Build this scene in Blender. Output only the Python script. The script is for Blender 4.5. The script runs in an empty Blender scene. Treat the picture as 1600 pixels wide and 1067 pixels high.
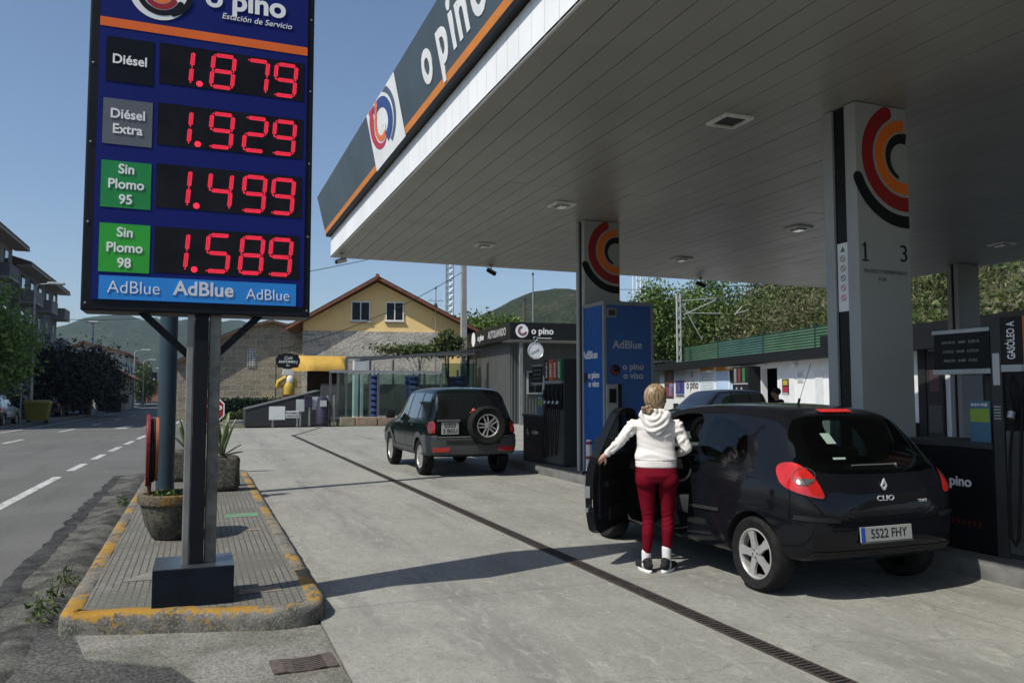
import bpy, bmesh, math, random
import numpy as np
from mathutils import Vector, Matrix, Euler
from mathutils.geometry import delaunay_2d_cdt
from mathutils.bvhtree import BVHTree
PI = math.pi; R = math.radians
SC = bpy.context.scene; COL = SC.collection
random.seed(7); RNG = np.random.default_rng(7)

# ------------------------------------------------------------------ camera
F_PX = 1244.0                                     # focal length in pixels of the 1600 px wide photograph
YAW, PITCH, EYE = R(21.4582), R(3.7025), Vector((0, 0, 1.6))
cam = bpy.data.objects.new('camera', bpy.data.cameras.new('camera')); COL.objects.link(cam)
cam.data.sensor_width = 36; cam.data.lens = 36 * F_PX / 1600; cam.data.clip_end = 12000; cam.data.clip_start = .05
cam.location = EYE; cam.rotation_euler = (PI / 2 + PITCH, 0, -YAW)
SC.camera = cam
# ------------------------------------------------------------------ sky, sun, exposure
SUN_EL, SUN_AZ = R(51.6), R(18)                   # light travels towards (cos az, sin az) in plan
W = bpy.data.worlds.new('World'); SC.world = W; W.use_nodes = True
nt = W.node_tree; bg = nt.nodes['Background']
sky = nt.nodes.new('ShaderNodeTexSky'); sky.sky_type = 'NISHITA'; sky.sun_disc = False
sky.sun_elevation = SUN_EL; sky.sun_rotation = R(252); sky.altitude = 200; sky.air_density = 1.0; sky.dust_density = 1.3; sky.ozone_density = 3.2
nt.links.new(sky.outputs[0], bg.inputs[0]); bg.inputs[1].default_value = .124
sun = bpy.data.objects.new('sun', bpy.data.lights.new('sun', 'SUN')); COL.objects.link(sun)
sun.data.energy = 5.0; sun.data.angle = R(.5); sun.data.color = (1, .957, .855)
ld = Vector((math.cos(SUN_AZ) * math.cos(SUN_EL), math.sin(SUN_AZ) * math.cos(SUN_EL), -math.sin(SUN_EL)))
sun.rotation_euler = ld.to_track_quat('-Z', 'Y').to_euler(); sun.location = (-20, -5, 30)
SC.view_settings.view_transform = 'Standard'; SC.view_settings.look = 'None'
SC.view_settings.exposure = .03; SC.view_settings.gamma = 1
SC.cycles.max_bounces = 8; SC.cycles.diffuse_bounces = 4; SC.cycles.transparent_max_bounces = 12

# ------------------------------------------------------------------ photo measurements to metres
_F = Vector((math.sin(YAW) * math.cos(PITCH), math.cos(YAW) * math.cos(PITCH), math.sin(PITCH)))
_R = Vector((math.cos(YAW), -math.sin(YAW), 0)); _U = _R.cross(_F)
def ray(u, v): return _F + _R * ((u - 800) / F_PX) - _U * ((v - 533.5) / F_PX)
def at(u, v, x=None, y=None, z=None, d=None):
    r = ray(u, v)
    t = (x / r.x) if x is not None else (y / r.y) if y is not None else ((z - EYE.z) / r.z) if z is not None else d
    return EYE + r * t
def on_plane(u, v, p0, n):
    r = ray(u, v); n = Vector(n); return EYE + r * ((Vector(p0) - EYE).dot(n) / r.dot(n))

# ------------------------------------------------------------------ mesh helpers
class MB:
    def __init__(s): s.v = []; s.f = []; s.m = []
    def add(s, vs, fs, mi=0):
        n = len(s.v); s.v += [tuple(v) for v in vs]; s.f += [tuple(i + n for i in f) for f in fs]; s.m += [mi] * len(fs); return s
    def box(s, a, b, mi=0, M=None):
        x0, y0, z0 = a; x1, y1, z1 = b
        vs = [Vector(p) for p in ((x0,y0,z0),(x1,y0,z0),(x1,y1,z0),(x0,y1,z0),(x0,y0,z1),(x1,y0,z1),(x1,y1,z1),(x0,y1,z1))]
        if M is not None: vs = [M @ v for v in vs]
        return s.add(vs, [(0,3,2,1),(4,5,6,7),(0,1,5,4),(1,2,6,5),(2,3,7,6),(3,0,4,7)], mi)
    def beam(s, p, q, w, h, mi=0, up=(0,0,1)):
        p = Vector(p); q = Vector(q); d = q - p; L = d.length; d.normalize()
        sx = d.cross(Vector(up))
        if sx.length < 1e-4: sx = Vector((1,0,0))
        sx.normalize(); uz = sx.cross(d)
        M = Matrix(((sx.x,d.x,uz.x,p.x),(sx.y,d.y,uz.y,p.y),(sx.z,d.z,uz.z,p.z),(0,0,0,1)))
        return s.box((-w/2,0,-h/2),(w/2,L,h/2),mi,M)
    def tube(s, pts, r, n=8, mi=0, cap=True):
        pts = [Vector(p) for p in pts]; rs = r if isinstance(r, (list, tuple)) else [r] * len(pts)
        rings = []; prev = None
        for i, p in enumerate(pts):
            d = (pts[min(i+1,len(pts)-1)] - pts[max(i-1,0)]).normalized()
            if prev is None:
                a = d.cross(Vector((0,0,1)));
                if a.length < .05: a = d.cross(Vector((1,0,0)))
            else: a = prev - d * prev.dot(d)
            a.normalize(); prev = a; b = d.cross(a)
            rings.append([p + (a*math.cos(2*PI*k/n) + b*math.sin(2*PI*k/n)) * rs[i] for k in range(n)])
        vs = [v for r_ in rings for v in r_]
        fs = [(i*n+k, i*n+(k+1)%n, (i+1)*n+(k+1)%n, (i+1)*n+k) for i in range(len(pts)-1) for k in range(n)]
        if cap: fs += [tuple(range(n))[::-1], tuple((len(pts)-1)*n+k for k in range(n))]
        return s.add(vs, fs, mi)
    def lathe(s, prof, n=24, M=None, mi=0, closed=False, cap=True):      # prof: (r, z) list, spun round z
        vs = [Vector((r*math.cos(2*PI*k/n), r*math.sin(2*PI*k/n), z)) for r, z in prof for k in range(n)]
        if M is not None: vs = [M @ v for v in vs]
        m = len(prof); fs = []
        for i in range(m if closed else m-1):
            j = (i+1) % m
            fs += [(i*n+k, i*n+(k+1)%n, j*n+(k+1)%n, j*n+k) for k in range(n)]
        if not closed and cap:
            if prof[0][0] > 1e-4: fs.append(tuple(range(n))[::-1])
            if prof[-1][0] > 1e-4: fs.append(tuple((m-1)*n+k for k in range(n)))
        return s.add(vs, fs, mi)
    def prism(s, poly, M, t, mi=0):                            # 2-D polygon in frame M, extruded by t along the frame's z
        n = len(poly)
        vs = [M @ Vector((p[0],p[1],0)) for p in poly] + [M @ Vector((p[0],p[1],t)) for p in poly]
        fs = [tuple(range(n))[::-1], tuple(range(n,2*n))] + [(i,(i+1)%n,n+(i+1)%n,n+i) for i in range(n)]
        return s.add(vs, fs, mi)
    def sheet(s, polys, M, h=0, mi=0):
        for p in polys:
            if len(p) > 2: s.add([M @ Vector((q[0],q[1],h)) for q in p], [tuple(range(len(p)))], mi)
        return s
    def loft(s, rings, mi=0, cap=True, closed=True):
        n = len(rings[0]); vs = [v for r in rings for v in r]
        k = n if closed else n-1
        fs = [(i*n+j, i*n+(j+1)%n, (i+1)*n+(j+1)%n, (i+1)*n+j) for i in range(len(rings)-1) for j in range(k)]
        if cap: fs += [tuple(range(n))[::-1], tuple((len(rings)-1)*n+j for j in range(n))]
        return s.add(vs, fs, mi)
def obj(name, mb, mats, parent=None, smooth=None, bevel=0, recalc=True, seg=2):
    me = bpy.data.meshes.new(name)
    me.from_pydata(mb.v, [], mb.f)
    for m in (mats if isinstance(mats, (list, tuple)) else [mats]): me.materials.append(m)
    if any(mb.m): me.polygons.foreach_set('material_index', mb.m)
    if bevel or recalc:
        bm = bmesh.new(); bm.from_mesh(me)
        if recalc: bmesh.ops.recalc_face_normals(bm, faces=bm.faces)
        if bevel:
            es = [e for e in bm.edges if len(e.link_faces) == 2 and e.calc_face_angle(0) > .6]
            bmesh.ops.bevel(bm, geom=es, offset=bevel, segments=seg, affect='EDGES', profile=.6, clamp_overlap=True)
        bm.to_mesh(me); bm.free()
    if smooth is not None:
        me.polygons.foreach_set('use_smooth', [True]*len(me.polygons)); me.set_sharp_from_angle(angle=R(smooth))
    me.update()
    o = bpy.data.objects.new(name, me); COL.objects.link(o)
    if parent: o.parent = parent
    return o
def tag(o, label, cat, group=None):
    o['label'] = label; o['category'] = cat
    if group: o['group'] = group
    return o
def struct(o, kind='structure'): o['kind'] = kind; return o
def thing(name, label, cat, loc=(0,0,0), rz=0, group=None):
    o = bpy.data.objects.new(name, None); COL.objects.link(o); o.location = loc; o.rotation_euler = (0,0,rz); o.empty_display_size = .2
    return tag(o, label, cat, group)
def copy_tree(o, parent=None):
    kids = list(o.children)
    c = o.copy(); COL.objects.link(c)
    if parent: c.parent = parent
    for k in kids: copy_tree(k, c)
    return c
def frame(o, xd, yd):
    xd = Vector(xd).normalized(); yd = Vector(yd).normalized(); zd = xd.cross(yd); o = Vector(o)
    return Matrix(((xd.x,yd.x,zd.x,o.x),(xd.y,yd.y,zd.y,o.y),(xd.z,yd.z,zd.z,o.z),(0,0,0,1)))
def front(o): return frame(o, (1,0,0), (0,0,1))      # a face that looks towards -y
def left(o): return frame(o, (0,-1,0), (0,0,1))      # a face that looks towards -x
def text(s, size, M, mat, parent=None, name='lettering', align='CENTER', bold=0, ext=.0025, sx=1, shear=0, lines=1.0, res=4):
    cu = bpy.data.curves.new('t', 'FONT'); cu.body = s; cu.size = size; cu.align_x = align; cu.align_y = 'CENTER'
    cu.extrude = ext; cu.offset = bold * size; cu.resolution_u = res; cu.shear = shear; cu.space_line = lines
    t = bpy.data.objects.new('t', cu); me = bpy.data.meshes.new_from_object(t)
    me.transform(M @ Matrix.Translation((0,0,ext)) @ Matrix.Diagonal((sx,1,1,1)))
    bpy.data.objects.remove(t); bpy.data.curves.remove(cu)
    me.name = name; me.materials.clear(); me.materials.append(mat)
    o = bpy.data.objects.new(name, me); COL.objects.link(o)
    if parent: o.parent = parent
    return o
def band(c, r0, r1, a0, a1, n=28, round0=True, round1=True):   # ring band as convex quads, rounded ends
    q = []
    for i in range(n):
        b0 = R(a0 + (a1-a0)*i/n); b1 = R(a0 + (a1-a0)*(i+1)/n)
        q.append([(c[0]+r*math.cos(b), c[1]+r*math.sin(b)) for r, b in ((r0,b0),(r1,b0),(r1,b1),(r0,b1))])
    rm, h = (r0+r1)/2, (r1-r0)/2; sg = 1 if a1 > a0 else -1
    for on, a, d in ((round0, a0, -sg), (round1, a1, sg)):
        if on:
            cx, cy = c[0]+rm*math.cos(R(a)), c[1]+rm*math.sin(R(a))
            q.append([(cx+h*math.cos(R(a)+d*PI*k/10), cy+h*math.sin(R(a)+d*PI*k/10)) for k in range(11)])
    return q
def crescent(c, r0, r1, a0, a1, n=28, t0=0., t1=1.):           # band whose inner edge tapers from t0 to t1 of its width
    q = []
    f = lambda i: r1 - (r1-r0)*(t0+(t1-t0)*i/n)
    for i in range(n):
        b0 = R(a0+(a1-a0)*i/n); b1 = R(a0+(a1-a0)*(i+1)/n)
        q.append([(c[0]+r*math.cos(b), c[1]+r*math.sin(b)) for r, b in ((f(i),b0),(r1,b0),(r1,b1),(f(i+1),b1))])
    return q
def disc(c, r, n=32): return [[(c[0]+r*math.cos(2*PI*k/n), c[1]+r*math.sin(2*PI*k/n)) for k in range(n)]]
def rect(x0, y0, x1, y1): return [[(x0,y0),(x1,y0),(x1,y1),(x0,y1)]]
def clip(polys, ax, lim, keep_less=True):
    out = []
    for p in polys:
        r = []
        for i in range(len(p)):
            a, b = p[i], p[(i+1)%len(p)]; ia = (a[ax] <= lim) == keep_less; ib = (b[ax] <= lim) == keep_less
            if ia: r.append(a)
            if ia != ib:
                t = (lim-a[ax])/(b[ax]-a[ax]); r.append((a[0]+t*(b[0]-a[0]), a[1]+t*(b[1]-a[1])))
        if len(r) > 2: out.append(r)
    return out

# ------------------------------------------------------------------ materials
def N(nt, t, **kw):
    n = nt.nodes.new(t)
    for k, v in kw.items():
        if k.startswith('i_'): n.inputs[k[2:].replace('_', ' ')].default_value = v
        else: setattr(n, k, v)
    return n
def base_mat(name):
    m = bpy.data.materials.new(name); m.use_nodes = True
    return m, m.node_tree, m.node_tree.nodes['Principled BSDF']
def lerp_node(nt, fac, a, b):
    mx = nt.nodes.new('ShaderNodeMix'); mx.data_type = 'RGBA'
    if hasattr(fac, 'links'): nt.links.new(fac, mx.inputs[0])
    else: mx.inputs[0].default_value = fac
    for k, c in ((6, a), (7, b)):
        if hasattr(c, 'links'): nt.links.new(c, mx.inputs[k])
        else: mx.inputs[k].default_value = (*c[:3], 1)
    return mx.outputs[2]
def ramp(nt, fac, lo, hi, smooth=True):
    n = nt.nodes.new('ShaderNodeMapRange'); nt.links.new(fac, n.inputs[0]); n.inputs[1].default_value = lo; n.inputs[2].default_value = hi
    if smooth: n.interpolation_type = 'SMOOTHSTEP'
    return n.outputs[0]
def noise(nt, scale, detail=5, rough=.55, vec=None, dist=0):
    n = nt.nodes.new('ShaderNodeTexNoise'); n.inputs['Scale'].default_value = scale; n.inputs['Detail'].default_value = detail; n.inputs['Roughness'].default_value = rough; n.inputs['Distortion'].default_value = dist
    if vec is not None: nt.links.new(vec, n.inputs['Vector'])
    return n.outputs[0]
def coords(nt, scale=(1,1,1), kind='Object', rot=(0,0,0)):
    tc = nt.nodes.new('ShaderNodeTexCoord'); mp = nt.nodes.new('ShaderNodeMapping'); nt.links.new(tc.outputs[kind], mp.inputs[0])
    mp.inputs['Scale'].default_value = scale; mp.inputs['Rotation'].default_value = rot
    return mp.outputs[0]
def bump(nt, bsdf, h, strength, dist=.01):
    b = nt.nodes.new('ShaderNodeBump'); b.inputs['Strength'].default_value = strength; b.inputs['Distance'].default_value = dist
    nt.links.new(h, b.inputs['Height']); nt.links.new(b.outputs[0], bsdf.inputs['Normal']); return b
def mat(name, col, rough=.55, metal=0, var=.14, vs=3, bmp=0, bs=60, bd=.004, coat=0, spec=.5, emit=0, stain=None, st=(.55,.75), ss=1.2, rv=.08):
    if max(col) < .05 and not coat and not metal: spec = min(spec, .18)
    m, nt, b = base_mat(name); c = coords(nt)
    nf = noise(nt, vs, 6, .6, c)
    out = lerp_node(nt, ramp(nt, nf, .3, .7), [x*(1-var) for x in col], [min(1, x*(1+var)) for x in col])
    if stain:
        out = lerp_node(nt, ramp(nt, noise(nt, ss, 7, .65, c, .4), *st), out, stain)
    nt.links.new(out, b.inputs['Base Color'])
    b.inputs['Metallic'].default_value = metal; b.inputs['Coat Weight'].default_value = coat; b.inputs['Coat Roughness'].default_value = .04; b.inputs['Specular IOR Level'].default_value = spec
    mr = nt.nodes.new('ShaderNodeMapRange'); nt.links.new(noise(nt, vs*2.3, 4, .6, c), mr.inputs[0]); mr.inputs[3].default_value = max(0, rough-rv); mr.inputs[4].default_value = min(1, rough+rv)
    nt.links.new(mr.outputs[0], b.inputs['Roughness'])
    if bmp: bump(nt, b, noise(nt, bs, 5, .6, c), bmp, bd)
    if emit: b.inputs['Emission Color'].default_value = (*col, 1); b.inputs['Emission Strength'].default_value = emit
    return m
def flat(name, col, rough=.5, **k): return mat(name, col, rough, var=.06, **k)
def glass(name, tint=(.8,.9,.88), alpha=.75, rough=.02):
    m, nt, b = base_mat(name)
    tr = nt.nodes.new('ShaderNodeBsdfTransparent'); tr.inputs[0].default_value = (*tint, 1)
    gl = nt.nodes.new('ShaderNodeBsdfGlossy'); gl.inputs['Roughness'].default_value = rough
    lw = nt.nodes.new('ShaderNodeLayerWeight'); lw.inputs[0].default_value = .5; pw = nt.nodes.new('ShaderNodeMath'); pw.operation = 'POWER'; nt.links.new(lw.outputs['Facing'], pw.inputs[0]); pw.inputs[1].default_value = 4
    fr = nt.nodes.new('ShaderNodeMapRange'); nt.links.new(pw.outputs[0], fr.inputs[0]); fr.inputs[3].default_value = .05; fr.inputs[4].default_value = .9
    mx = nt.nodes.new('ShaderNodeMixShader'); nt.links.new(fr.outputs[0], mx.inputs[0]); nt.links.new(tr.outputs[0], mx.inputs[1]); nt.links.new(gl.outputs[0], mx.inputs[2])
    nt.links.new(mx.outputs[0], nt.nodes['Material Output'].inputs[0]); return m
def leaf_mat(name, cols, trans=.25):
    m, nt, b = base_mat(name)
    g = nt.nodes.new('ShaderNodeNewGeometry'); cr = nt.nodes.new('ShaderNodeValToRGB'); nt.links.new(g.outputs['Random Per Island'], cr.inputs[0])
    el = cr.color_ramp.elements
    while len(el) < len(cols): el.new(.5)
    for i, c in enumerate(cols): el[i].position = i/(len(cols)-1); el[i].color = (*c, 1)
    nt.links.new(cr.outputs[0], b.inputs['Base Color']); b.inputs['Roughness'].default_value = .55; b.inputs['Specular IOR Level'].default_value = .35
    tl = nt.nodes.new('ShaderNodeBsdfTranslucent'); nt.links.new(cr.outputs[0], tl.inputs[0])
    mx = nt.nodes.new('ShaderNodeMixShader'); mx.inputs[0].default_value = trans
    nt.links.new(b.outputs[0], mx.inputs[1]); nt.links.new(tl.outputs[0], mx.inputs[2]); nt.links.new(mx.outputs[0], nt.nodes['Material Output'].inputs[0]); return m

WHITE = mat('white_paint', (.74,.75,.75), .45, var=.06, vs=2, stain=(.5,.5,.47), st=(.58,.85))
WHITE_DECAL = flat('white_vinyl', (.78,.79,.8), .4)
BLACK = mat('black_paint', (.012,.013,.016), .35, var=.3)
BLACK_TRIM = mat('black_plastic', (.014,.014,.015), .6, var=.3)
RUBBER = mat('rubber', (.012,.012,.012), .85, var=.35, vs=20, bmp=.3, bs=150)
GREY_METAL = mat('grey_metal', (.28,.29,.3), .4, .6, var=.15)
DARK_METAL = mat('dark_metal', (.06,.065,.07), .4, .5, var=.2)
GALV = mat('galvanised_steel', (.34,.36,.37), .45, .7, var=.2, vs=8)
ORANGE = flat('orange_vinyl', (.8,.17,.012), .35)
RED_D = flat('red_vinyl', (.30,.006,.012), .35)
BLUE_D = flat('blue_vinyl', (.012,.06,.32), .35)
SIGNAL_RED = flat('signal_red', (.45,.015,.015), .4)
CHROME = mat('bright_metal', (.55,.56,.58), .18, 1, var=.08)
# ================================================================== THE SETTING: ground, road, forecourt
def shift(y): return .0008*y*y if y < 45 else 1.62 + .034*(y-45)       # the road bends a little to the right
def ground_mat(name, col, patch, rough_bump=.3, grain=180, streak=None, joints=None, spots=0, grainvar=.25, ps=.35, tyres=()):
    m, nt, b = base_mat(name); c = coords(nt)
    big = ramp(nt, noise(nt, ps, 8, .62, c, .6), .35, .68)
    out = lerp_node(nt, big, col, patch)
    g = noise(nt, grain, 3, .7, c)
    out2 = lerp_node(nt, ramp(nt, g, .3, .7), (1-grainvar,)*3, (1+grainvar,)*3)
    mul = nt.nodes.new('ShaderNodeMix'); mul.data_type = 'RGBA'; mul.blend_type = 'MULTIPLY'; mul.inputs[0].default_value = 1
    nt.links.new(out, mul.inputs[6]); nt.links.new(out2, mul.inputs[7]); out = mul.outputs[2]
    if streak:
        s = noise(nt, 1.6, 7, .7, coords(nt, (1.3, .14, 1)), .3); out = lerp_node(nt, ramp(nt, s, .5, .72), out, streak)
        s2 = noise(nt, 7, 8, .75, c, 1.2); out = lerp_node(nt, ramp(nt, s2, .56, .8), out, [x*.72 for x in streak])
    if spots:
        v = nt.nodes.new('ShaderNodeTexVoronoi'); v.inputs['Scale'].default_value = 2.1; nt.links.new(c, v.inputs['Vector'])
        sp = nt.nodes.new('ShaderNodeMapRange'); nt.links.new(v.outputs['Distance'], sp.inputs[0]); sp.inputs[1].default_value = .03; sp.inputs[2].default_value = .075; sp.inputs[3].default_value = spots; sp.inputs[4].default_value = 0
        wob = nt.nodes.new('ShaderNodeMath'); wob.operation = 'MULTIPLY'; nt.links.new(sp.outputs[0], wob.inputs[0]); nt.links.new(ramp(nt, noise(nt, 1.1, 3, .5, c), .42, .5), wob.inputs[1])
        out = lerp_node(nt, wob.outputs[0], out, (.03,.03,.03))
        vd = nt.nodes.new('ShaderNodeVectorMath'); vd.operation = 'MULTIPLY_ADD'; nz = nt.nodes.new('ShaderNodeTexNoise'); nz.inputs['Scale'].default_value = 1.3; nz.inputs['Detail'].default_value = 6; nt.links.new(c, nz.inputs['Vector']); nt.links.new(nz.outputs[1], vd.inputs[0]); vd.inputs[1].default_value = (1.1,1.1,0); nt.links.new(c, vd.inputs[2])
        vc = nt.nodes.new('ShaderNodeTexVoronoi'); vc.feature = 'DISTANCE_TO_EDGE'; vc.inputs['Scale'].default_value = .16; nt.links.new(vd.outputs[0], vc.inputs['Vector'])
        cr = nt.nodes.new('ShaderNodeMapRange'); nt.links.new(vc.outputs['Distance'], cr.inputs[0]); cr.inputs[1].default_value = .0006; cr.inputs[2].default_value = .0022; cr.inputs[3].default_value = .3; cr.inputs[4].default_value = 0
        out = lerp_node(nt, cr.outputs[0], out, (.06,.06,.055))
        oil = noise(nt, .55, 9, .75, c, 1.5); out = lerp_node(nt, ramp(nt, oil, .60, .80), out, (.105,.104,.098))
        pale = noise(nt, .9, 9, .75, c, 2.0); out = lerp_node(nt, ramp(nt, pale, .6, .85), out, (.33,.325,.3))
    if tyres:
        sep = nt.nodes.new('ShaderNodeSeparateXYZ'); nt.links.new(c, sep.inputs[0]); tot = None
        for xt in tyres:
            d1 = nt.nodes.new('ShaderNodeMath'); d1.operation = 'SUBTRACT'; nt.links.new(sep.outputs[0], d1.inputs[0]); d1.inputs[1].default_value = xt
            d2 = nt.nodes.new('ShaderNodeMath'); d2.operation = 'ABSOLUTE'; nt.links.new(d1.outputs[0], d2.inputs[0])
            d3 = nt.nodes.new('ShaderNodeMapRange'); d3.interpolation_type = 'SMOOTHSTEP'; nt.links.new(d2.outputs[0], d3.inputs[0]); d3.inputs[1].default_value = .05; d3.inputs[2].default_value = .42; d3.inputs[3].default_value = .75; d3.inputs[4].default_value = 0
            d4 = nt.nodes.new('ShaderNodeMath'); d4.operation = 'MULTIPLY'; nt.links.new(d3.outputs[0], d4.inputs[0]); nt.links.new(ramp(nt, noise(nt, 2.2, 7, .7, coords(nt, (1.5,.22,1)), .4), .38, .7), d4.inputs[1])
            out = lerp_node(nt, d4.outputs[0], out, (.13,.128,.12))
        out = lerp_node(nt, ramp(nt, noise(nt, 26, 8, .8, c, .6), .46, .68), out, (.165,.163,.146))
        out = lerp_node(nt, ramp(nt, noise(nt, 3.1, 9, .78, c, 1.1), .5, .78), out, (.165,.163,.147))
        out = lerp_node(nt, ramp(nt, noise(nt, 11, 9, .8, coords(nt, (1,.4,1)), .8), .5, .68), out, (.31,.307,.277))
    if joints:
        bt = nt.nodes.new('ShaderNodeTexBrick'); nt.links.new(coords(nt), bt.inputs['Vector'])
        bt.offset = 0; bt.inputs['Scale'].default_value = 1; bt.inputs['Brick Width'].default_value = joints[0]; bt.inputs['Row Height'].default_value = joints[1]; bt.inputs['Mortar Size'].default_value = .006; bt.inputs['Mortar Smooth'].default_value = .3
        out = lerp_node(nt, bt.outputs['Fac'], out, (.1,.1,.095))
    nt.links.new(out, b.inputs['Base Color']); b.inputs['Roughness'].default_value = .9; b.inputs['Specular IOR Level'].default_value = .3
    mixh = nt.nodes.new('ShaderNodeMath'); mixh.operation = 'ADD'; nt.links.new(g, mixh.inputs[0]); nt.links.new(noise(nt, grain*.25, 4, .6, c), mixh.inputs[1])
    bump(nt, b, mixh.outputs[0], rough_bump, .006)
    return m
EARTH = ground_mat('dry_earth', (.16,.15,.11), (.09,.1,.05), .4, 30)
ASPHALT = ground_mat('worn_asphalt', (.118,.118,.112), (.096,.096,.091), .4, 110, streak=(.082,.082,.078), grainvar=.3)
ROUGH_ASPHALT = ground_mat('rough_asphalt', (.05,.05,.048), (.09,.09,.082), 1.0, 45, grainvar=.65, ps=1.1)
CONCRETE = ground_mat('forecourt_concrete', (.275,.273,.246), (.212,.211,.188), .2, 90, streak=(.172,.17,.157), joints=(5.2, 6.1), spots=.8, grainvar=.2, ps=.5, tyres=(4.1,5.75,1.9,9.2))
GUTTER = ground_mat('broken_gutter', (.10,.098,.086), (.022,.022,.02), .8, 40, grainvar=.5, ps=2.6)
PAVING = ground_mat('old_pavement', (.18,.178,.165), (.13,.13,.12), .3, 60)

mb = MB(); S = 5000
mb.add([(-S,-S,-.09),(S,-S,-.09),(S,S,-.09),(-S,S,-.09)], [(0,1,2,3)])
struct(obj('ground', mb, EARTH, recalc=False))
mb = MB(); ys = [-30 + 3*i for i in range(60)]
L_, R_ = lambda y: -9.6+shift(max(y,0)), lambda y: (-1.15 if y < 17 else -.6)+shift(max(y,0))*.9
mb.v = [p for y in ys for p in ((L_(y), y, -.04), (R_(y), y, -.04))]
mb.f = [(2*i, 2*i+1, 2*i+3, 2*i+2) for i in range(len(ys)-1)]; mb.m = [0]*len(mb.f)
struct(obj('road', mb, ASPHALT, recalc=False))
# kerbed pavement along the far side of the road
mb = MB(); z0, z1 = -.09, .08
for i in range(len(ys)-1):
    a, b = ys[i], ys[i+1]
    mb.add([(L_(a)-4,a,z1),(L_(a),a,z1),(L_(b),b,z1),(L_(b)-4,b,z1),(L_(a),a,z0),(L_(b),b,z0)], [(0,1,2,3),(1,4,5,2)])
struct(obj('pavement', mb, PAVING, recalc=False))
# forecourt slab, one sheet with a thin real edge
mb = MB()
poly = [(.84,-9),(32,-9),(32,38.5),(-.55+shift(38.5)*.9,38.5),(-.6+shift(17)*.9,17.2),(-.95,16.9),(.84,16.9)]
mb.prism(poly, Matrix.Translation((0,0,-.09)), .09)
struct(obj('forecourt', mb, CONCRETE))
# rough asphalt wedge in front of the island
mb = MB(); mb.prism([(-3.2,-9),(.836,-9),(.836,5.9),(-.9,6.3),(-1.25,6.1),(-2.0,4.6)], Matrix.Translation((0,0,-.09)), .075)
struct(obj('asphalt_patch', mb, ROUGH_ASPHALT))
mb = MB()                                                                # lighter concrete apron round the gully grate
mb.prism([(.3,4.2),(.83,4.2),(.83,5.75),(.1,5.95),(-.75,6.2),(-.6,5.55),(-.1,5.2)], Matrix.Translation((0,0,-.05)), .043)
struct(obj('concrete_apron', mb, ground_mat('mossy_concrete', (.12,.12,.1), (.2,.195,.175), .7, 55, grainvar=.4, ps=1.6)))
# broken gutter between road and island
mb = MB(); r_ = random.Random(3); pts = []
yy = [3.4+.22*i for i in range(66)]
for i, y in enumerate(yy):
    w = .05*r_.uniform(-1,1); pts.append([(-1.42+w, y, -.037), (-1.2+w*.5, y, -.036+.006*r_.random()), (-1.12, y, -.012+.01*r_.random()), (-1.0+.03*r_.uniform(-1,1), y, -.008+.012*r_.random()), (-.93, y, -.03), (-.86, y, -.06)])
mb.loft([[Vector(p) for p in row] for row in pts], cap=False, closed=False)
struct(obj('gutter', mb, GUTTER, smooth=60))
# worn tar seam between the asphalt and the gutter
mb = MB(); row = []
for y in yy: row.append([Vector((-1.53+.04*r_.uniform(-1,1)-.12*max(0,(8-y))/3, y, -.036)), Vector((-1.36+.03*r_.uniform(-1,1), y, -.034))])
mb.loft(row, cap=False, closed=False)
struct(obj('tar_seam', mb, ground_mat('dark_tar', (.014,.014,.014), (.05,.05,.048), 1, 30, grainvar=.5, ps=3), recalc=False))

# painted markings
PAINT = mat('road_paint', (.42,.42,.41), .8, var=.1, vs=9, stain=(.14,.14,.135), st=(.5,.66), ss=7)
mb = MB()
def mark(xc, y0, y1, w=.15, z=-.036):
    n = max(1, int((y1-y0)/4)); p = []
    for i in range(n+1):
        y = y0+(y1-y0)*i/n; p.append([Vector((xc+shift(y)-w/2,y,z)), Vector((xc+shift(y)+w/2,y,z))])
    mb.loft(p, cap=False, closed=False)
for a, b in ((4,8.5),(10.5,17.9),(19.2,21),(22.3,24),(25.2,27.2),(28.4,30.2),(31.5,34),(36,90)): mark(-2.78, a, b, .16)
for a, b in ((10,13),(20,24.5),(30.2,32.8),(38.4,41.4),(45.8,48.4),(54,57),(62,66),(72,77)): mark(-6.6, a, b)
for a, b in ((41,44),(56,60)): mark(-4.7, a, b, .5)
mark(-8.75, 30, 75, .13)
struct(obj('road_markings', mb, PAINT, recalc=False))

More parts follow.
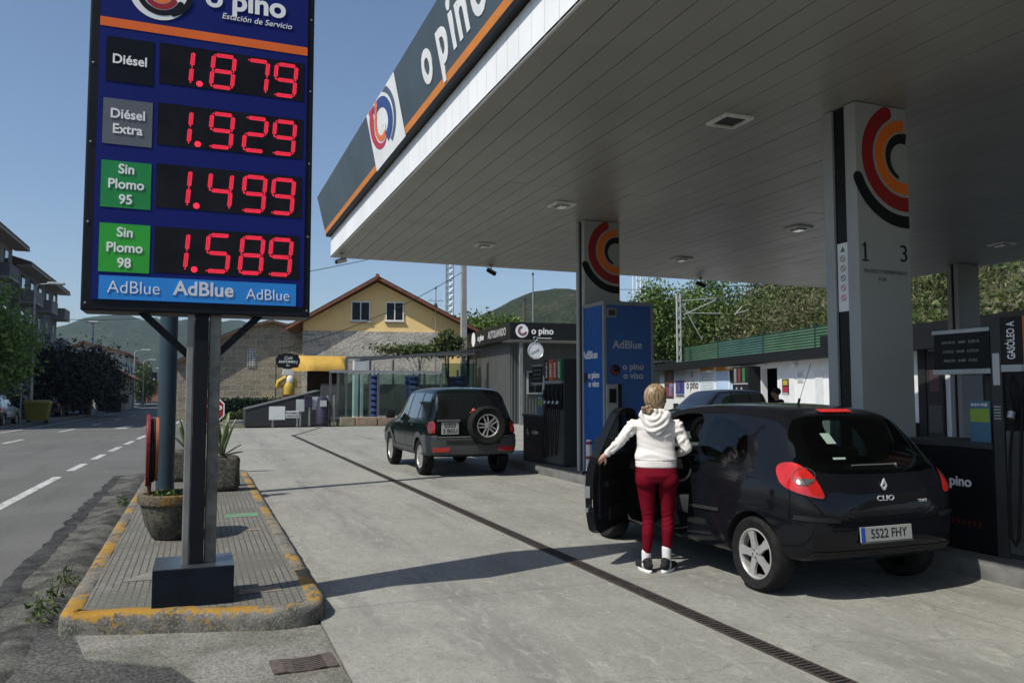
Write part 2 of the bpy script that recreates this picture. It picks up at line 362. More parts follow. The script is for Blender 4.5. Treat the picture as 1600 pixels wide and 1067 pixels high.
# ------------------------------------------------------------------ traffic island with worn yellow kerb
def kerb_mat(name, bias):
    m, nt, b = base_mat(name); c = coords(nt)
    con = lerp_node(nt, ramp(nt, noise(nt, 5, 7, .65, c), .35, .65), (.15,.142,.12), (.045,.043,.03))
    con = lerp_node(nt, ramp(nt, noise(nt, 60, 3, .7, c), .45, .75), con, (.24,.235,.22))
    yel = lerp_node(nt, noise(nt, 25, 4, .6, c), (.38,.19,.008), (.24,.14,.02))
    big = noise(nt, 1.1, 3, .5, c); fine = noise(nt, 13, 7, .7, c, .5)
    ad = nt.nodes.new('ShaderNodeMath'); ad.operation = 'MULTIPLY_ADD'; nt.links.new(big, ad.inputs[0]); ad.inputs[1].default_value = .9; nt.links.new(fine, ad.inputs[2])
    g = nt.nodes.new('ShaderNodeNewGeometry'); sx = nt.nodes.new('ShaderNodeSeparateXYZ'); nt.links.new(g.outputs['Normal'], sx.inputs[0])
    up = nt.nodes.new('ShaderNodeMath'); up.operation = 'MULTIPLY_ADD'; nt.links.new(sx.outputs[2], up.inputs[0]); up.inputs[1].default_value = .22; nt.links.new(ad.outputs[0], up.inputs[2])
    k = ramp(nt, up.outputs[0], bias, bias+.06)
    nt.links.new(lerp_node(nt, k, con, yel), b.inputs['Base Color']); b.inputs['Roughness'].default_value = .85
    bump(nt, b, noise(nt, 35, 6, .7, c), .8, .012); return m
def tile_mat():
    m, nt, b = base_mat('grooved_tiles'); c = coords(nt, rot=(0,0,PI/2))
    bt = nt.nodes.new('ShaderNodeTexBrick'); nt.links.new(c, bt.inputs['Vector']); bt.offset = .5
    for k, v in (('Scale',1),('Brick Width',.105),('Row Height',.052),('Mortar Size',.0045),('Mortar Smooth',.2)): bt.inputs[k].default_value = v
    bt.inputs['Color1'].default_value = (.165,.158,.135,1); bt.inputs['Color2'].default_value = (.132,.128,.11,1); bt.inputs['Mortar'].default_value = (.035,.034,.03,1)
    c2 = coords(nt); d = lerp_node(nt, ramp(nt, noise(nt, 1.1, 8, .65, c2, .5), .4, .66), bt.outputs['Color'], (.1,.097,.08))
    d = lerp_node(nt, ramp(nt, noise(nt, 3.5, 8, .7, c2, 1), .56, .74), d, (.2,.195,.175))
    nt.links.new(d, b.inputs['Base Color']); b.inputs['Roughness'].default_value = .85
    inv = nt.nodes.new('ShaderNodeMath'); inv.operation = 'SUBTRACT'; inv.inputs[0].default_value = 1; nt.links.new(bt.outputs['Fac'], inv.inputs[1])
    bump(nt, b, inv.outputs[0], .8, .006); return m
def rounded(poly, rad, n=6):
    out = []; m = len(poly)
    for i in range(m):
        p = Vector(poly[i]).to_2d(); a = (Vector(poly[i-1]).to_2d()-p).normalized(); b = (Vector(poly[(i+1)%m]).to_2d()-p).normalized(); r = rad[i] if isinstance(rad,(list,tuple)) else rad
        ang = a.angle(b); t = r/math.tan(ang/2); c = p + (a+b).normalized()*(r/math.sin(ang/2)); s = p+a*t; e = p+b*t
        v0 = s-c; v1 = e-c; tot = v0.angle_signed(v1)
        for k in range(n+1):
            q = v0.copy(); q.rotate(Matrix.Rotation(-tot*k/n, 2)); out.append(c+q)
    return out
def inset(poly, d):
    m = len(poly); out = []
    for i in range(m):
        a = (poly[i]-poly[i-1]); b = (poly[(i+1)%m]-poly[i])
        n = (Vector((-a.y,a.x)).normalized() if a.length > 1e-6 else Vector((0,0))) + (Vector((-b.y,b.x)).normalized() if b.length > 1e-6 else Vector((0,0)))
        out.append(poly[i]+n.normalized()*d)
    return out
isl = rounded([(-.84,6.12),(.9,5.62),(.9,16.5),(-.84,16.1)], [.12,.3,.3,.2])
def densify(p, d=.18):
    out = []
    for i in range(len(p)):
        a, b = p[i], p[(i+1)%len(p)]; n = max(1, int((b-a).length/d))
        out += [a.lerp(b, k/n) for k in range(n)]
    return out
isl = densify(isl); r_ = random.Random(5); wob = [r_.uniform(-.008,.008) for _ in isl]
rings = []
for d, z in ((0,-.09),(.0,.07),(.008,.108),(.025,.127),(.05,.133),(.125,.132),(.135,.126)):
    rings.append([Vector((q.x,q.y,z+(wob[i] if .05<z else 0))) for i, q in enumerate(inset(isl, d+0.0))])
mb = MB().loft(rings, cap=False); struct(obj('kerb', mb, kerb_mat('worn_yellow_kerb', 1.16), smooth=50))
mb = MB(); q = inset(isl, .132); mb.add([(p.x,p.y,.127) for p in q], [tuple(range(len(q)))]); struct(obj('island_paving', mb, tile_mat(), recalc=False))
mb = MB()                                                                  # patches of repair mortar, a cover plate and green paint
for pl, mi in (([(-.52,7.0),(-.33,7.35),(.1,7.32),(.05,7.0)],0),([(.3,6.25),(.62,6.28),(.6,6.42),(.32,6.4)],1),([(.45,9.1),(.68,9.12),(.66,9.2),(.47,9.2)],1),([(.33,10.1),(.7,10.12),(.73,10.42),(.36,10.4)],2)):
    mb.add([(x,y,.131) for x, y in pl], [tuple(range(len(pl)))], mi)
struct(obj('paving_patches', mb, [mat('mortar', (.165,.16,.14), .9, vs=8, bmp=.5), mat('old_orange_paint', (.26,.18,.12), .9, stain=(.2,.19,.16), st=(.4,.6), ss=9), mat('green_spray_paint', (.05,.22,.1), .9, stain=(.2,.19,.16), st=(.42,.58), ss=11)], recalc=False))
# pump island
mb = MB(); pi = rounded([(6.32,1.5),(8.2,1.5),(8.2,17.6),(6.32,17.6)], .35)
pr = []
for d, z in ((0,-.05),(0,.12),(.015,.155),(.05,.17)): pr.append([Vector((p.x,p.y,z)) for p in inset(densify(pi), d)])
mb.loft(pr)
struct(obj('pump_island', mb, mat('island_concrete', (.12,.12,.114), .85, var=.25, vs=5, bmp=.5, stain=(.09,.09,.085)), smooth=50))

# drainage channel across the forecourt
dr = thing('drain_channel', 'long narrow rusty drainage channel running across the grey concrete', 'drain', (3.36,0,0))
RUST = mat('rusty_iron', (.05,.04,.036), .8, .2, var=.35, vs=14, bmp=.5, bs=120)
mb = MB(); mb.add([(-.075,-4,.003),(.075,-4,.003),(.075,31,.003),(-.075,31,.003)], [(0,1,2,3)]); obj('channel_bed', mb, flat('drain_dark', (.006,.006,.006), .9), dr, recalc=False)
mb = MB(); mb.box((-.088,-4,.001),(-.07,31,.009)); mb.box((.07,-4,.001),(.088,31,.009)); obj('frame', mb, RUST, dr)
mb = MB()
for i in range(700): y = 2.2+.042*i; mb.box((-.07,y,.004),(.07,y+.02,.0085))
obj('grating', mb, RUST, dr, recalc=False)
mb = MB(); p0, p1 = Vector((3.36,31,.004)), Vector((5.3,37.8,.004)); w = Vector((.07,0,0)); mb.add([p0-w,p0+w,p1+w,p1-w],[(0,1,2,3)]); struct(obj('concrete_joint', mb, flat('dark_joint', (.05,.05,.047), .9), recalc=False))
# gully grate
dr.scale = (.78,1,1)
gg = thing('gully_grate', 'rusty iron gully grate with wavy slots in front of the yellow kerb', 'grate', (.62,4.96,-.004), R(2)); gg.scale = (.66,.62,1)
mb = MB(); mb.prism(rounded([(-.28,-.2),(.28,-.2),(.28,.2),(-.28,.2)], .02, 2), Matrix.Translation((0,0,-.012)), .014); obj('grate_pit', mb, flat('gully_dark', (.004,.004,.004), .9), gg)
mb = MB(); RUST2 = mat('reddish_cast_iron', (.105,.082,.072), .75, .2, var=.3, vs=18, bmp=.5, bs=90)
mb.box((-.28,-.2,-.01),(-.18,.2,.01)); mb.box((.18,-.2,-.01),(.28,.2,.01))
for i in range(8):
    y = -.185+.05*i; pts = [(-.185,y+.02),(-.09,y-.014),(.07,y-.014),(.185,y+.02)]
    for a, b in zip(pts[:-1], pts[1:]): mb.beam((a[0],a[1],0),(b[0],b[1],0),.026,.018)
obj('grate_bars', mb, RUST2, gg)
# ================================================================== THE CANOPY
XL, XR, YN, YF, ZS = 2.83, 18.42, -5.2, 18.95, 4.8
can = thing('station_canopy', 'large white slatted filling station canopy with dark fascia and orange edge', 'canopy', (10.6,7,0)); off = Vector((-10.6,-7,0)); TC = Matrix.Translation(off)
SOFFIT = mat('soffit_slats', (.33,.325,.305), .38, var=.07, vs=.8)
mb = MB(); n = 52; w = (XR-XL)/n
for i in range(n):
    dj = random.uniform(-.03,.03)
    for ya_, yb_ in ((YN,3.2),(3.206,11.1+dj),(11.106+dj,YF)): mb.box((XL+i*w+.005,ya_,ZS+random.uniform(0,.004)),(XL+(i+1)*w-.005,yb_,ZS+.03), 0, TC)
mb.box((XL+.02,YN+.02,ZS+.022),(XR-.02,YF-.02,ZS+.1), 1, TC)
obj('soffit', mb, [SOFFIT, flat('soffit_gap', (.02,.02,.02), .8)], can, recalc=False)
mb = MB()
def wallp(x0,y0,x1,y1,z0,z1,t,step,mi=0):
    d = Vector((x1-x0,y1-y0,0)); L = d.length; k = max(1,int(L/step)); d /= k
    for i in range(k):
        p = Vector((x0,y0,0))+d*i; q = p+d; e = d.normalized()*.004
        mb.beam(p+e+Vector((0,0,(z0+z1)/2)), q-e+Vector((0,0,(z0+z1)/2)), t, z1-z0, mi)
wallp(XL+.02,YN,XL+.02,YF,ZS-.001,5.3,.03,.31); wallp(XR-.02,YN,XR-.02,YF,ZS-.001,5.3,.03,.31); wallp(XL+.04,YF-.02,XR-.04,YF-.02,ZS-.001,5.3,.03,.31); wallp(XL+.04,YN+.02,XR-.04,YN+.02,ZS-.001,5.3,.03,.31)
for i in range(len(mb.v)): mb.v[i] = tuple(Vector(mb.v[i])+off)
obj('valance', mb, mat('valance_panels', (.78,.79,.8), .4, var=.05, vs=1), can, recalc=False)
# leaning fascia: bottom edge at x 2.62, top edge at 2.5
FB, FT, Z0, Z1 = .09, .29, 5.3, 6.28
def fring(g, z): return [Vector((XL-g,YN-g,z))+off, Vector((XR+g,YN-g,z))+off, Vector((XR+g,YF+g,z))+off, Vector((XL-g,YF+g,z))+off]
lean = lambda z: FB+(FT-FB)*(z-Z0)/(Z1-Z0)
mb = MB().loft([fring(-.01,Z0+.01), fring(lean(Z0),Z0), fring(lean(Z0+.06),Z0+.06)], cap=False); obj('fascia_underside', mb, flat('fascia_black', (.012,.013,.014), .5), can)
mb = MB().loft([fring(lean(5.36),5.361), fring(lean(5.46),5.46)], cap=False); obj('orange_band', mb, mat('orange_edge_paint', (.62,.2,.012), .4, var=.1, vs=1.5), can)
FASCIA = mat('fascia_slate', (.055,.075,.085), .42, var=.12, vs=.8, stain=(.085,.105,.115), st=(.6,.8), ss=.9)
mb = MB().loft([fring(lean(5.46),5.461), fring(FT,Z1), fring(FT-.2,Z1+.01), fring(FT-.2,Z1-.4)], cap=True); obj('fascia', mb, FASCIA, can)
def FM(y, z): return frame(Vector((XL-lean(z),y,z))+off, (0,-1,0), (-(FT-FB),0,Z1-Z0))
def fy(u, v): return at(u, v, x=2.66).y
ya, yb = fy(584,168), fy(628,100); wp = ya-yb
M = FM(ya, 5.34)
mb = MB().sheet(rect(0,.0,wp,.95), M, .006); obj('logo_panel', mb, WHITE_DECAL, can, recalc=False)
cx, cy = wp*.46, .49; fit = lambda P: clip(clip(clip([[(cx+(p[0]-cx)*1.62,cy+(p[1]-cy)*.9) for p in q] for q in P],0,wp-.03),0,.03,False),1,.94)
sw = [(RED_D,[]),(ORANGE,[]),(BLUE_D,[])]
def swirl(a_in, a_out, r_in, r_out, t0, t1, n=40):     # spiral arm between two spirals
    q = []
    for i in range(n):
        k0, k1 = i/n, (i+1)/n
        f = lambda k, r: (cx+r*math.cos(R(t0+(t1-t0)*k))*1.0, cy+r*math.sin(R(t0+(t1-t0)*k))*1.0)
        ri = lambda k: r_in+(a_in-r_in)*k; ro = lambda k: r_out+(a_out-r_out)*k
        q.append([f(k0,ri(k0)),f(k0,ro(k0)),f(k1,ro(k1)),f(k1,ri(k1))])
    return q
GREYB = flat('grey_blue_vinyl', (.07,.1,.16), .4); RED_B = flat('bright_red_vinyl', (.5,.015,.035), .35); BLUE_B = flat('royal_blue_vinyl', (.015,.05,.22), .35)
for mt, P, h in ((RED_B, swirl(.42,.62,.17,.19,-60,-225),.010), (RED_B, swirl(.6,.9,.44,.66,-225,-262),.010), (ORANGE, swirl(.3,.4,.06,.16,-75,-235),.012), (ORANGE, swirl(.42,.56,.3,.4,-235,-262),.012), (BLUE_B, swirl(.13,.32,.36,.52,125,-75),.010), (GREYB, swirl(.36,.44,.56,.66,95,-60),.010), (WHITE_DECAL, swirl(.03,.13,.0,.05,130,-70),.013)):
    obj('logo_swirl', MB().sheet(fit(P), M, h), mt, can, recalc=False)
# lettering "o pino": letters centred at measured pixels, growing towards the camera
zc = at(674,95,x=2.64).z+.06
for ch, u, v, sz in (('o',670,96,.84),('p',694,55,.84),('i',710,29,.84),('n',725,4,.84),('o',750,-38,.84)):
    text(ch, sz, FM(fy(u,v), zc), WHITE_DECAL, can, 'lettering', bold=.025, ext=.004)
mb = MB(); mb.box((XL-.1,YN-.1,Z1-.5),(XR+.1,YF+.1,Z1-.35),0,TC); obj('roof_deck', mb, GREY_METAL, can)
# gutters streaks are left to the material; ceiling lights
for (lx, ly), lab in (((5.73,7.59),'recessed ceiling light with an open dark housing, nearest to the numbered column'), ((5.67,12.11),'recessed ceiling light left of the column above the blue cabinet'), ((5.67,16.06),'recessed ceiling light closest to the far left corner of the canopy'), ((10.65,16.04),'recessed ceiling light near the far edge above the green trees'), ((10.77,12.19),'recessed ceiling light left of the numbered column, above the shop'), ((16.0,11.92),'recessed ceiling light right of the numbered column in deep shade')):
    t = thing('ceiling_light', lab, 'ceiling light', (lx,ly,ZS), 0, 'ceiling lights under the canopy')
    mb = MB(); s, b_ = .195, .04
    for a in ((-s,-s,s,-s+b_),(-s,s-b_,s,s),(-s,-s+b_,-s+b_,s-b_),(s-b_,-s+b_,s,s-b_)): mb.box((a[0],a[1],-.035),(a[2],a[3],-.002))
    obj('frame', mb, mat('light_frame', (.8,.8,.79), .35), t)
    mb = MB(); mb.box((-s+b_,-s+b_,-.012),(s-b_,s-b_,-.003)); obj('lens', mb, flat('dark_lens', (.02,.02,.02), .2) if ly < 9 else flat('light_lens', (.55,.56,.55), .25), t)
    if ly > 9:
        mb = MB(); mb.box((-.08,-.12,-.065),(.08,.12,-.03)); obj('reflector', mb, CHROME, t, bevel=.02)

# columns with the cropped ring emblem
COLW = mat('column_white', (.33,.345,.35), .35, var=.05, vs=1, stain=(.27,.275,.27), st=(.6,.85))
def column(name, label, A, wid, dep, writing=False):
    x0, y0 = A
    t = thing(name, label, 'column', (x0+wid/2, y0+dep/2, .16), 0, 'canopy columns')
    h = ZS-.17; hx, hy = wid/2, dep/2; g = .3*dep
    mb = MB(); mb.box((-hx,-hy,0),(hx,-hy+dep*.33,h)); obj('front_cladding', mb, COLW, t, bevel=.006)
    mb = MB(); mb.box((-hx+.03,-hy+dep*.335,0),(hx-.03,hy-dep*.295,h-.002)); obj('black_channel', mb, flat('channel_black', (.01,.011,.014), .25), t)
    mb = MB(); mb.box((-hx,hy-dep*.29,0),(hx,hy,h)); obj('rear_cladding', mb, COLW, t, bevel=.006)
    M = front((-hx,-hy,0)); k = wid/.7; c = (wid-.05*k, h-.52*k)
    def fitc(P): return clip(clip(clip(P,0,wid-.004),1,h-.01),1,.2,False)
    for r0, r1, a0, a1, mt, nm, e0, e1 in ((.425,.575,118,300,RED_D,'red_ring',True,True),(.275,.395,90,300,ORANGE,'orange_ring',False,True),(.62,.75,203,320,BLACK,'black_ring',True,True)):
        obj(nm, MB().sheet(fitc(band(c, r0*k, r1*k, a0, a1, 40, e0, e1)), M, .003), mt, t, recalc=False)
    obj('inner_ring', MB().sheet(fitc(crescent(c, .1*k, .255*k, 80, 250, 40, .75, .25)), M, .003), BLACK, t, recalc=False)
    if writing:
        zl = at(1350,393,y=y0).z - .16; zt = at(1375,425,y=y0).z-.16
        text('1', .27, M @ Matrix.Translation((.09,zl,.002)), BLACK, t, 'column_number', bold=-.005); obj('column_number', MB().sheet(rect(.045,zl-.105,.135,zl-.085), M, .004).sheet([[(.045,zl+.05),(.08,zl+.075),(.08,zl+.095),(.045,zl+.07)]], M, .004), BLACK, t, recalc=False)
        text('3', .27, M @ Matrix.Translation((wid-.1,zl-.0,.002)), BLACK, t, 'column_number', bold=-.005)
        GREYT = flat('grey_print', (.18,.18,.18), .5)
        text('PRODUCTO SUMINISTRADO', .062, M @ Matrix.Translation((wid/2,zt,.002)), GREYT, t, 'notice_text', sx=.78, bold=.0); text('POR', .06, M @ Matrix.Translation((wid/2-.05,zt-.085,.002)), GREYT, t, 'notice_text')
        ML = left((-hx+.03,hy-dep*.295-.012,0)); wd = dep*.37-.024
        zs0, zs1 = at(1313,487,x=x0).z-.16, at(1313,380,x=x0).z-.16
        obj('warning_strip', MB().sheet(rect(0,zs0,wd,zs1), ML, .004), WHITE_DECAL, t, recalc=False)
        mb = MB(); dz = (zs1-zs0)/7
        for i in range(5):
            q = (wd/2, zs1-dz*(1.6+i)); mb.sheet(band(q, .028, .036, 0, 360, 20, False, False), ML, .006, 0 if i < 3 else 1); mb.sheet([[(q[0]-.024,q[1]+.018),(q[0]-.018,q[1]+.024),(q[0]+.024,q[1]-.018),(q[0]+.018,q[1]-.024)]], ML, .0062, 0 if i < 3 else 1)
        mb.sheet([[(wd/2-.036,zs1-.1),(wd/2+.036,zs1-.1),(wd/2,zs1-.035)]], ML, .006, 2)
        obj('warning_pictograms', mb, [flat('picto_black', (.05,.05,.05)), SIGNAL_RED, flat('picto_green', (.06,.2,.06))], t, recalc=False)
    return t
A2 = at(1335,157,z=ZS); B2 = at(1415,168,y=A2.y); C2 = at(1284,172,x=A2.x)
A1 = at(912.6,343,z=ZS); B1 = at(967.6,347,y=A1.y); C1 = at(899.5,345,x=A1.x)
print('cols', A2, B2, C2, A1, B1, C1)
column('canopy_column', 'wide white column numbered 1 and 3 with red, orange and black rings', (A2.x,A2.y), B2.x-A2.x, C2.y-A2.y, True)
column('canopy_column', 'slim white column with ring emblem rising above the blue cabinet', (A1.x,A1.y), B1.x-A1.x, C1.y-A1.y)
t = thing('canopy_column', 'plain dark column in deep shade at the canopy far right edge', 'column', (17.75,14.3,0), 0, 'canopy columns')
mb = MB(); mb.box((-.36,-.16,0),(.36,-.04,ZS-.005)); obj('front_cladding', mb, COLW, t, bevel=.006)
mb = MB(); mb.box((-.33,-.035,0),(.33,.035,ZS-.007)); obj('black_channel', mb, BLACK, t)
mb = MB(); mb.box((-.36,.04,0),(.36,.16,ZS-.005)); obj('rear_cladding', mb, COLW, t, bevel=.006)
# cameras under the canopy edge
def sec_cam(p, label, d):
    t = thing('security_camera', label, 'camera', p)
    mb = MB(); mb.tube([(0,0,0),(0,0,-.14)], .015, 8); mb.box((-.05,-.05,-.02),(.05,.05,0)); obj('bracket', mb, GREY_METAL, t)
    d = Vector(d).normalized(); c = Vector((0,0,-.18))
    mb = MB(); mb.tube([c-d*.13,c+d*.13], .05, 12); obj('housing', mb, WHITE if 'pale' in label else BLACK_TRIM, t, smooth=40)
    mb = MB(); mb.tube([c+d*.13,c+d*.155], .038, 12); obj('camera_lens', mb, BLACK, t, smooth=40)
    mb = MB(); mb.beam(c-d*.13+Vector((0,0,.06)), c+d*.19+Vector((0,0,.06)), .11, .01); obj('sun_shield', mb, GREY_METAL, t)
sec_cam((2.98,18.3,ZS), 'pale twin security camera hanging from the canopy corner above the cafe', (-1,-.5,-.35))
sec_cam((6.75,18.6,ZS), 'small black dome camera under the canopy edge beside the concrete pole', (.5,-1,-.6))
sec_cam((12.96,18.6,ZS), 'small black camera under the canopy edge in front of the trees', (1,-.8,-.6))

# ================================================================== PRICE SIGN
YS = 6.1
ps = thing('price_sign', 'tall blue fuel price sign with four red digital prices on the kerbed island', 'price sign', (0,6.25,.13)); so = Vector((0,-6.25,-.13)); TS = Matrix.Translation(so)
def sp(u, v): p = at(u, v, y=YS); return p.x, p.z-.13
FRAMEB = mat('sign_frame_black', (.007,.009,.013), .45, var=.2)
ZB, ZT = 2.165, 4.92
mb = MB(); mb.box((-.765,6.1,ZB),(.765,6.42,ZT),0,TS); obj('sign_box', mb, FRAMEB, ps, bevel=.012)
M0 = front((0,YS-6.25,0))                       # sign face: x, height above the plinth's foot
BLUE_S = mat('sign_blue', (.006,.013,.13), .45, var=.06, vs=2, spec=.15)
obj('blue_face', MB().prism([(-.70,ZB+.075-.13),(.715,ZB+.075-.13),(.715,ZT-.2),(-.70,ZT-.2)], M0, .008), BLUE_S, ps)
z1_ = sp(150,25)[1]; z2_ = sp(150,39)[1]
obj('orange_stripe', MB().prism([(-.70,z2_),(.715,z2_),(.715,z1_),(-.70,z1_)], M0, .011), flat('sign_orange', (.75,.13,.008), .3), ps)
rows = [((167,57),(239,136),(250,68),(474,160),'1.879',['Diésel'],(.006,.007,.009)),
        ((162,153),(237,232),(247,161),(472,250),'1.929',['Diésel','Extra'],(.105,.112,.125)),
        ((159,250),(235,329),(245,256),(470,342),'1.499',['Sin','Plomo','95'],(.008,.22,.045)),
        ((156,348),(233,428),(242,354),(466,437),'1.589',['Sin','Plomo','98'],(.02,.33,.02))]
LED = mat('red_led', (1,.025,.07), .5, var=0, emit=1.0); DISP = mat('display_black', (.008,.007,.008), .3, var=.4, vs=6)
SEG = {'0':'abcdef','1':'bc','2':'abged','4':'fgbc','5':'afgcd','7':'abc','8':'abcdefg','9':'abcdfg'}
def seg_dots(ch, w, h):
    p = {'a':((0,h),(w,h)),'d':((0,0),(w,0)),'g':((0,h/2),(w,h/2)),'f':((0,h/2),(0,h)),'e':((0,0),(0,h/2)),'b':((w,h/2),(w,h)),'c':((w,0),(w,h/2))}
    pts = []
    for sgm in SEG[ch]:
        (xa,ya),(xb,yb) = p[sgm]; hor = ya == yb; L = (xb-xa) if hor else (yb-ya); m = int(L/.0125)
        for k in range(3):
            o_ = (k-1)*.0102; ins = .004+abs(o_)*.9
            for i in range(m+1):
                s_ = (i+(.5 if k == 1 else 0))*.0125
                if s_ < ins or s_ > L-ins: continue
                x, z = (xa+s_, ya+o_) if hor else (xa+o_, ya+s_)
                pts.append((x + (z-h/2)*.07, z))
    return pts
for (la,lb,da,db,price,words,lc) in rows:
    x0, zt = sp(*la); x1, zb = sp(*lb); dx0, dzt = sp(*da); dx1, dzb = sp(*db)
    # row heights from the left-hand corners: the panel is level in the place itself
    lbp = MB().prism([(x0,zb),(x1,zb),(x1,zt),(x0,zt)], M0, .012)
    lo = obj('fuel_label', lbp, flat('label_colour', lc, .3), ps); lo['label'] = {'1.879':'black label reading Diésel','1.929':'grey label reading Diésel Extra','1.499':'dark green label reading Sin Plomo 95','1.589':'bright green label reading Sin Plomo 98'}[price]
    zc = (zt+zb)/2; sz = .094; st_ = .107
    for i, wd in enumerate(words):
        text(wd, sz, M0 @ Matrix.Translation(((x0+x1)/2, zc+((len(words)-1)/2-i)*st_, .012)), WHITE_DECAL, lo, 'label_text', bold=.02, sx=.95)
    dp = obj('price_display', MB().prism([(dx0,dzb),(dx1,dzb),(dx1,dzt),(dx0,dzt)], M0, .011), DISP, ps)
    dp['label'] = 'display showing '+price
    digs = price.replace('.',''); hh = (dzt-dzb)*.80; ww = .145; zb0 = dzb+(dzt-dzb)*.09; WD = dx1-dx0
    cx = [dx0+WD*.215-ww, dx0+WD*.425-ww/2, dx0+WD*.66-ww/2, dx0+WD*.865-ww/2]
    for ch, xx in zip(digs, cx):
        mb = MB()
        for (px, pz) in seg_dots(ch, ww, hh):
            q = [M0 @ Vector((xx+px+.0046*math.cos(PI/3*k), zb0+pz+.0046*math.sin(PI/3*k), .0135)) for k in range(6)]; mb.add(q, [(0,1,2,3,4,5)])
        obj('digit', mb, LED, dp, recalc=False)
    mb = MB()
    for i in range(5):
        for j in range(5):
            if (i-2)**2+(j-2)**2 <= 5:
                q = [M0 @ Vector((dx0+WD*.268+(i-2)*.0085+.0044*math.cos(PI/3*k), zb0+.004+(j-2)*.0085+.0044*math.sin(PI/3*k), .0135)) for k in range(6)]; mb.add(q, [(0,1,2,3,4,5)])
    obj('decimal_point', mb, LED, dp, recalc=False)
xa, zta = sp(155,430); xb, zbb = sp(462,476); _, zba = sp(153,467)
ab = obj('additive_strip', MB().prism([(xa,zba),(xb,zba),(xb,zta),(xa,zta)], M0, .012), flat('sky_blue_vinyl', (.012,.21,.62), .3), ps)
zc = (zba+zta)/2
text('AdBlue', .125, M0 @ Matrix.Translation((xa+.22,zc,.012)), WHITE_DECAL, ab, 'label_text', bold=-.012, sx=.92)
text('AdBlue', .14, M0 @ Matrix.Translation((xa+.675,zc+.01,.012)), flat('silver_vinyl', (.62,.63,.66), .3), ab, 'label_text', bold=.02, sx=.98)
text('AdBlue', .115, M0 @ Matrix.Translation((xb-.2,zc-.01,.012)), WHITE_DECAL, ab, 'label_text', bold=-.012, sx=.92)
# round emblem and name above the stripe
cx, cz = sp(250,-14)[0], z1_+.235
em = obj('emblem', MB().sheet(disc((cx,cz),.2,48), M0, .012), WHITE_DECAL, ps, recalc=False)
for r0, r1, a0, a1, mt in ((.125,.165,200,335,BLACK),(.08,.12,150,330,RED_D),(.045,.075,120,330,ORANGE)): obj('emblem_ring', MB().sheet(band((cx+.01,cz),r0,r1,a0,a1), M0, .014), mt, em, recalc=False)
obj('emblem_ring', MB().sheet(band((cx+.035,cz+.02),.15,.19,290,345), M0, .0145), BLACK, em, recalc=False)
text('o pino', .215, M0 @ Matrix.Translation((.265,z1_+.265,.01)), WHITE_DECAL, ps, 'station_name', bold=.03, sx=1.02)
text('Estación de Servicio', .062, M0 @ Matrix.Translation((.345,z1_+.14,.01)), WHITE_DECAL, ps, 'station_name', bold=.0, shear=.2)
# rivets round the frame
for sx_ in (-.735,.742):
    for i in range(5): obj('rivet', MB().lathe([(.009,0),(.007,.006),(0,.008)], 8, M0 @ Matrix.Translation((sx_, ZB-.08+i*.56, 0))), GREY_METAL, ps)
POSTB = mat('post_navy', (.007,.008,.011), .45, var=.15, vs=6)
mb = MB(); mb.box((-.085,6.16,.36),(-.037,6.31,ZB+.01),0,TS); obj('post', mb, mat('post_steel_pale', (.2,.2,.19), .5, .3, var=.2, vs=4), ps, bevel=.008)
mb = MB(); mb.box((-.035,6.15,.36),(.06,6.168,ZB),0,TS); mb.box((.003,6.169,.36),(.06,6.31,ZB+.01),0,TS); obj('post', mb, POSTB, ps, bevel=.005)
mb = MB(); mb.box((.064,6.2,.36),(.145,6.33,ZB+.01),0,TS); obj('post', mb, mat('post_steel', (.16,.155,.14), .42, .5, var=.35, vs=9), ps, bevel=.008)
for s_, xx in ((-1,-.40),(1,.42)):
    mb = MB(); mb.beam(Vector((xx,6.23,ZB+.02))+so, Vector((s_*.05+.02,6.23,1.83))+so, .05, .05); obj('brace', mb, POSTB, ps)
mb = MB(); mb.box((-.265,6.04,.1),(.265,6.5,.385),0,TS); obj('plinth', mb, mat('plinth_navy', (.008,.012,.018), .5, var=.2, vs=5, spec=.1, stain=(.02,.023,.027), st=(.62,.85), ss=4), ps, bevel=.006)
mb = MB(); mb.box((-.265,6.04,.385),(.265,6.5,.392),0,TS); obj('plinth_cover', mb, mat('plinth_top', (.06,.07,.08), .3, .4, var=.2, vs=6), ps)
# ================================================================== VEHICLES
def car_paint(name, col, rough=.14):
    m = mat(name, col, rough, var=.25, vs=1.2, coat=.5, rv=.04, spec=.04); return m
PAINT_BLACK = car_paint('black_car_paint', (.0055,.0062,.0085)); PAINT_GREEN = car_paint('green_black_car_paint', (.004,.0085,.0075))
TINT = mat('tinted_glass', (.006,.008,.009), .03, var=.2, coat=1, spec=.9, rv=.01); GREY_CLAD = mat('grey_bumper_plastic', (.052,.056,.058), .55, var=.12, vs=5)
ALLOY = mat('alloy_rim', (.46,.455,.44), .38, .55, var=.1, vs=8); TAIL_RED = mat('tail_lamp_red', (.42,.012,.01), .12, var=.2, vs=14, coat=1); TAIL_CLEAR = mat('lamp_clear', (.16,.14,.13), .1, .6, var=.35, vs=50, coat=1); PLATE = flat('plate_white', (.27,.27,.265), .5); SEAM = flat('panel_gap', (.002,.002,.002), .9)
LAMP_GLASS = mat('headlamp_glass', (.5,.52,.55), .1, .3, coat=1)
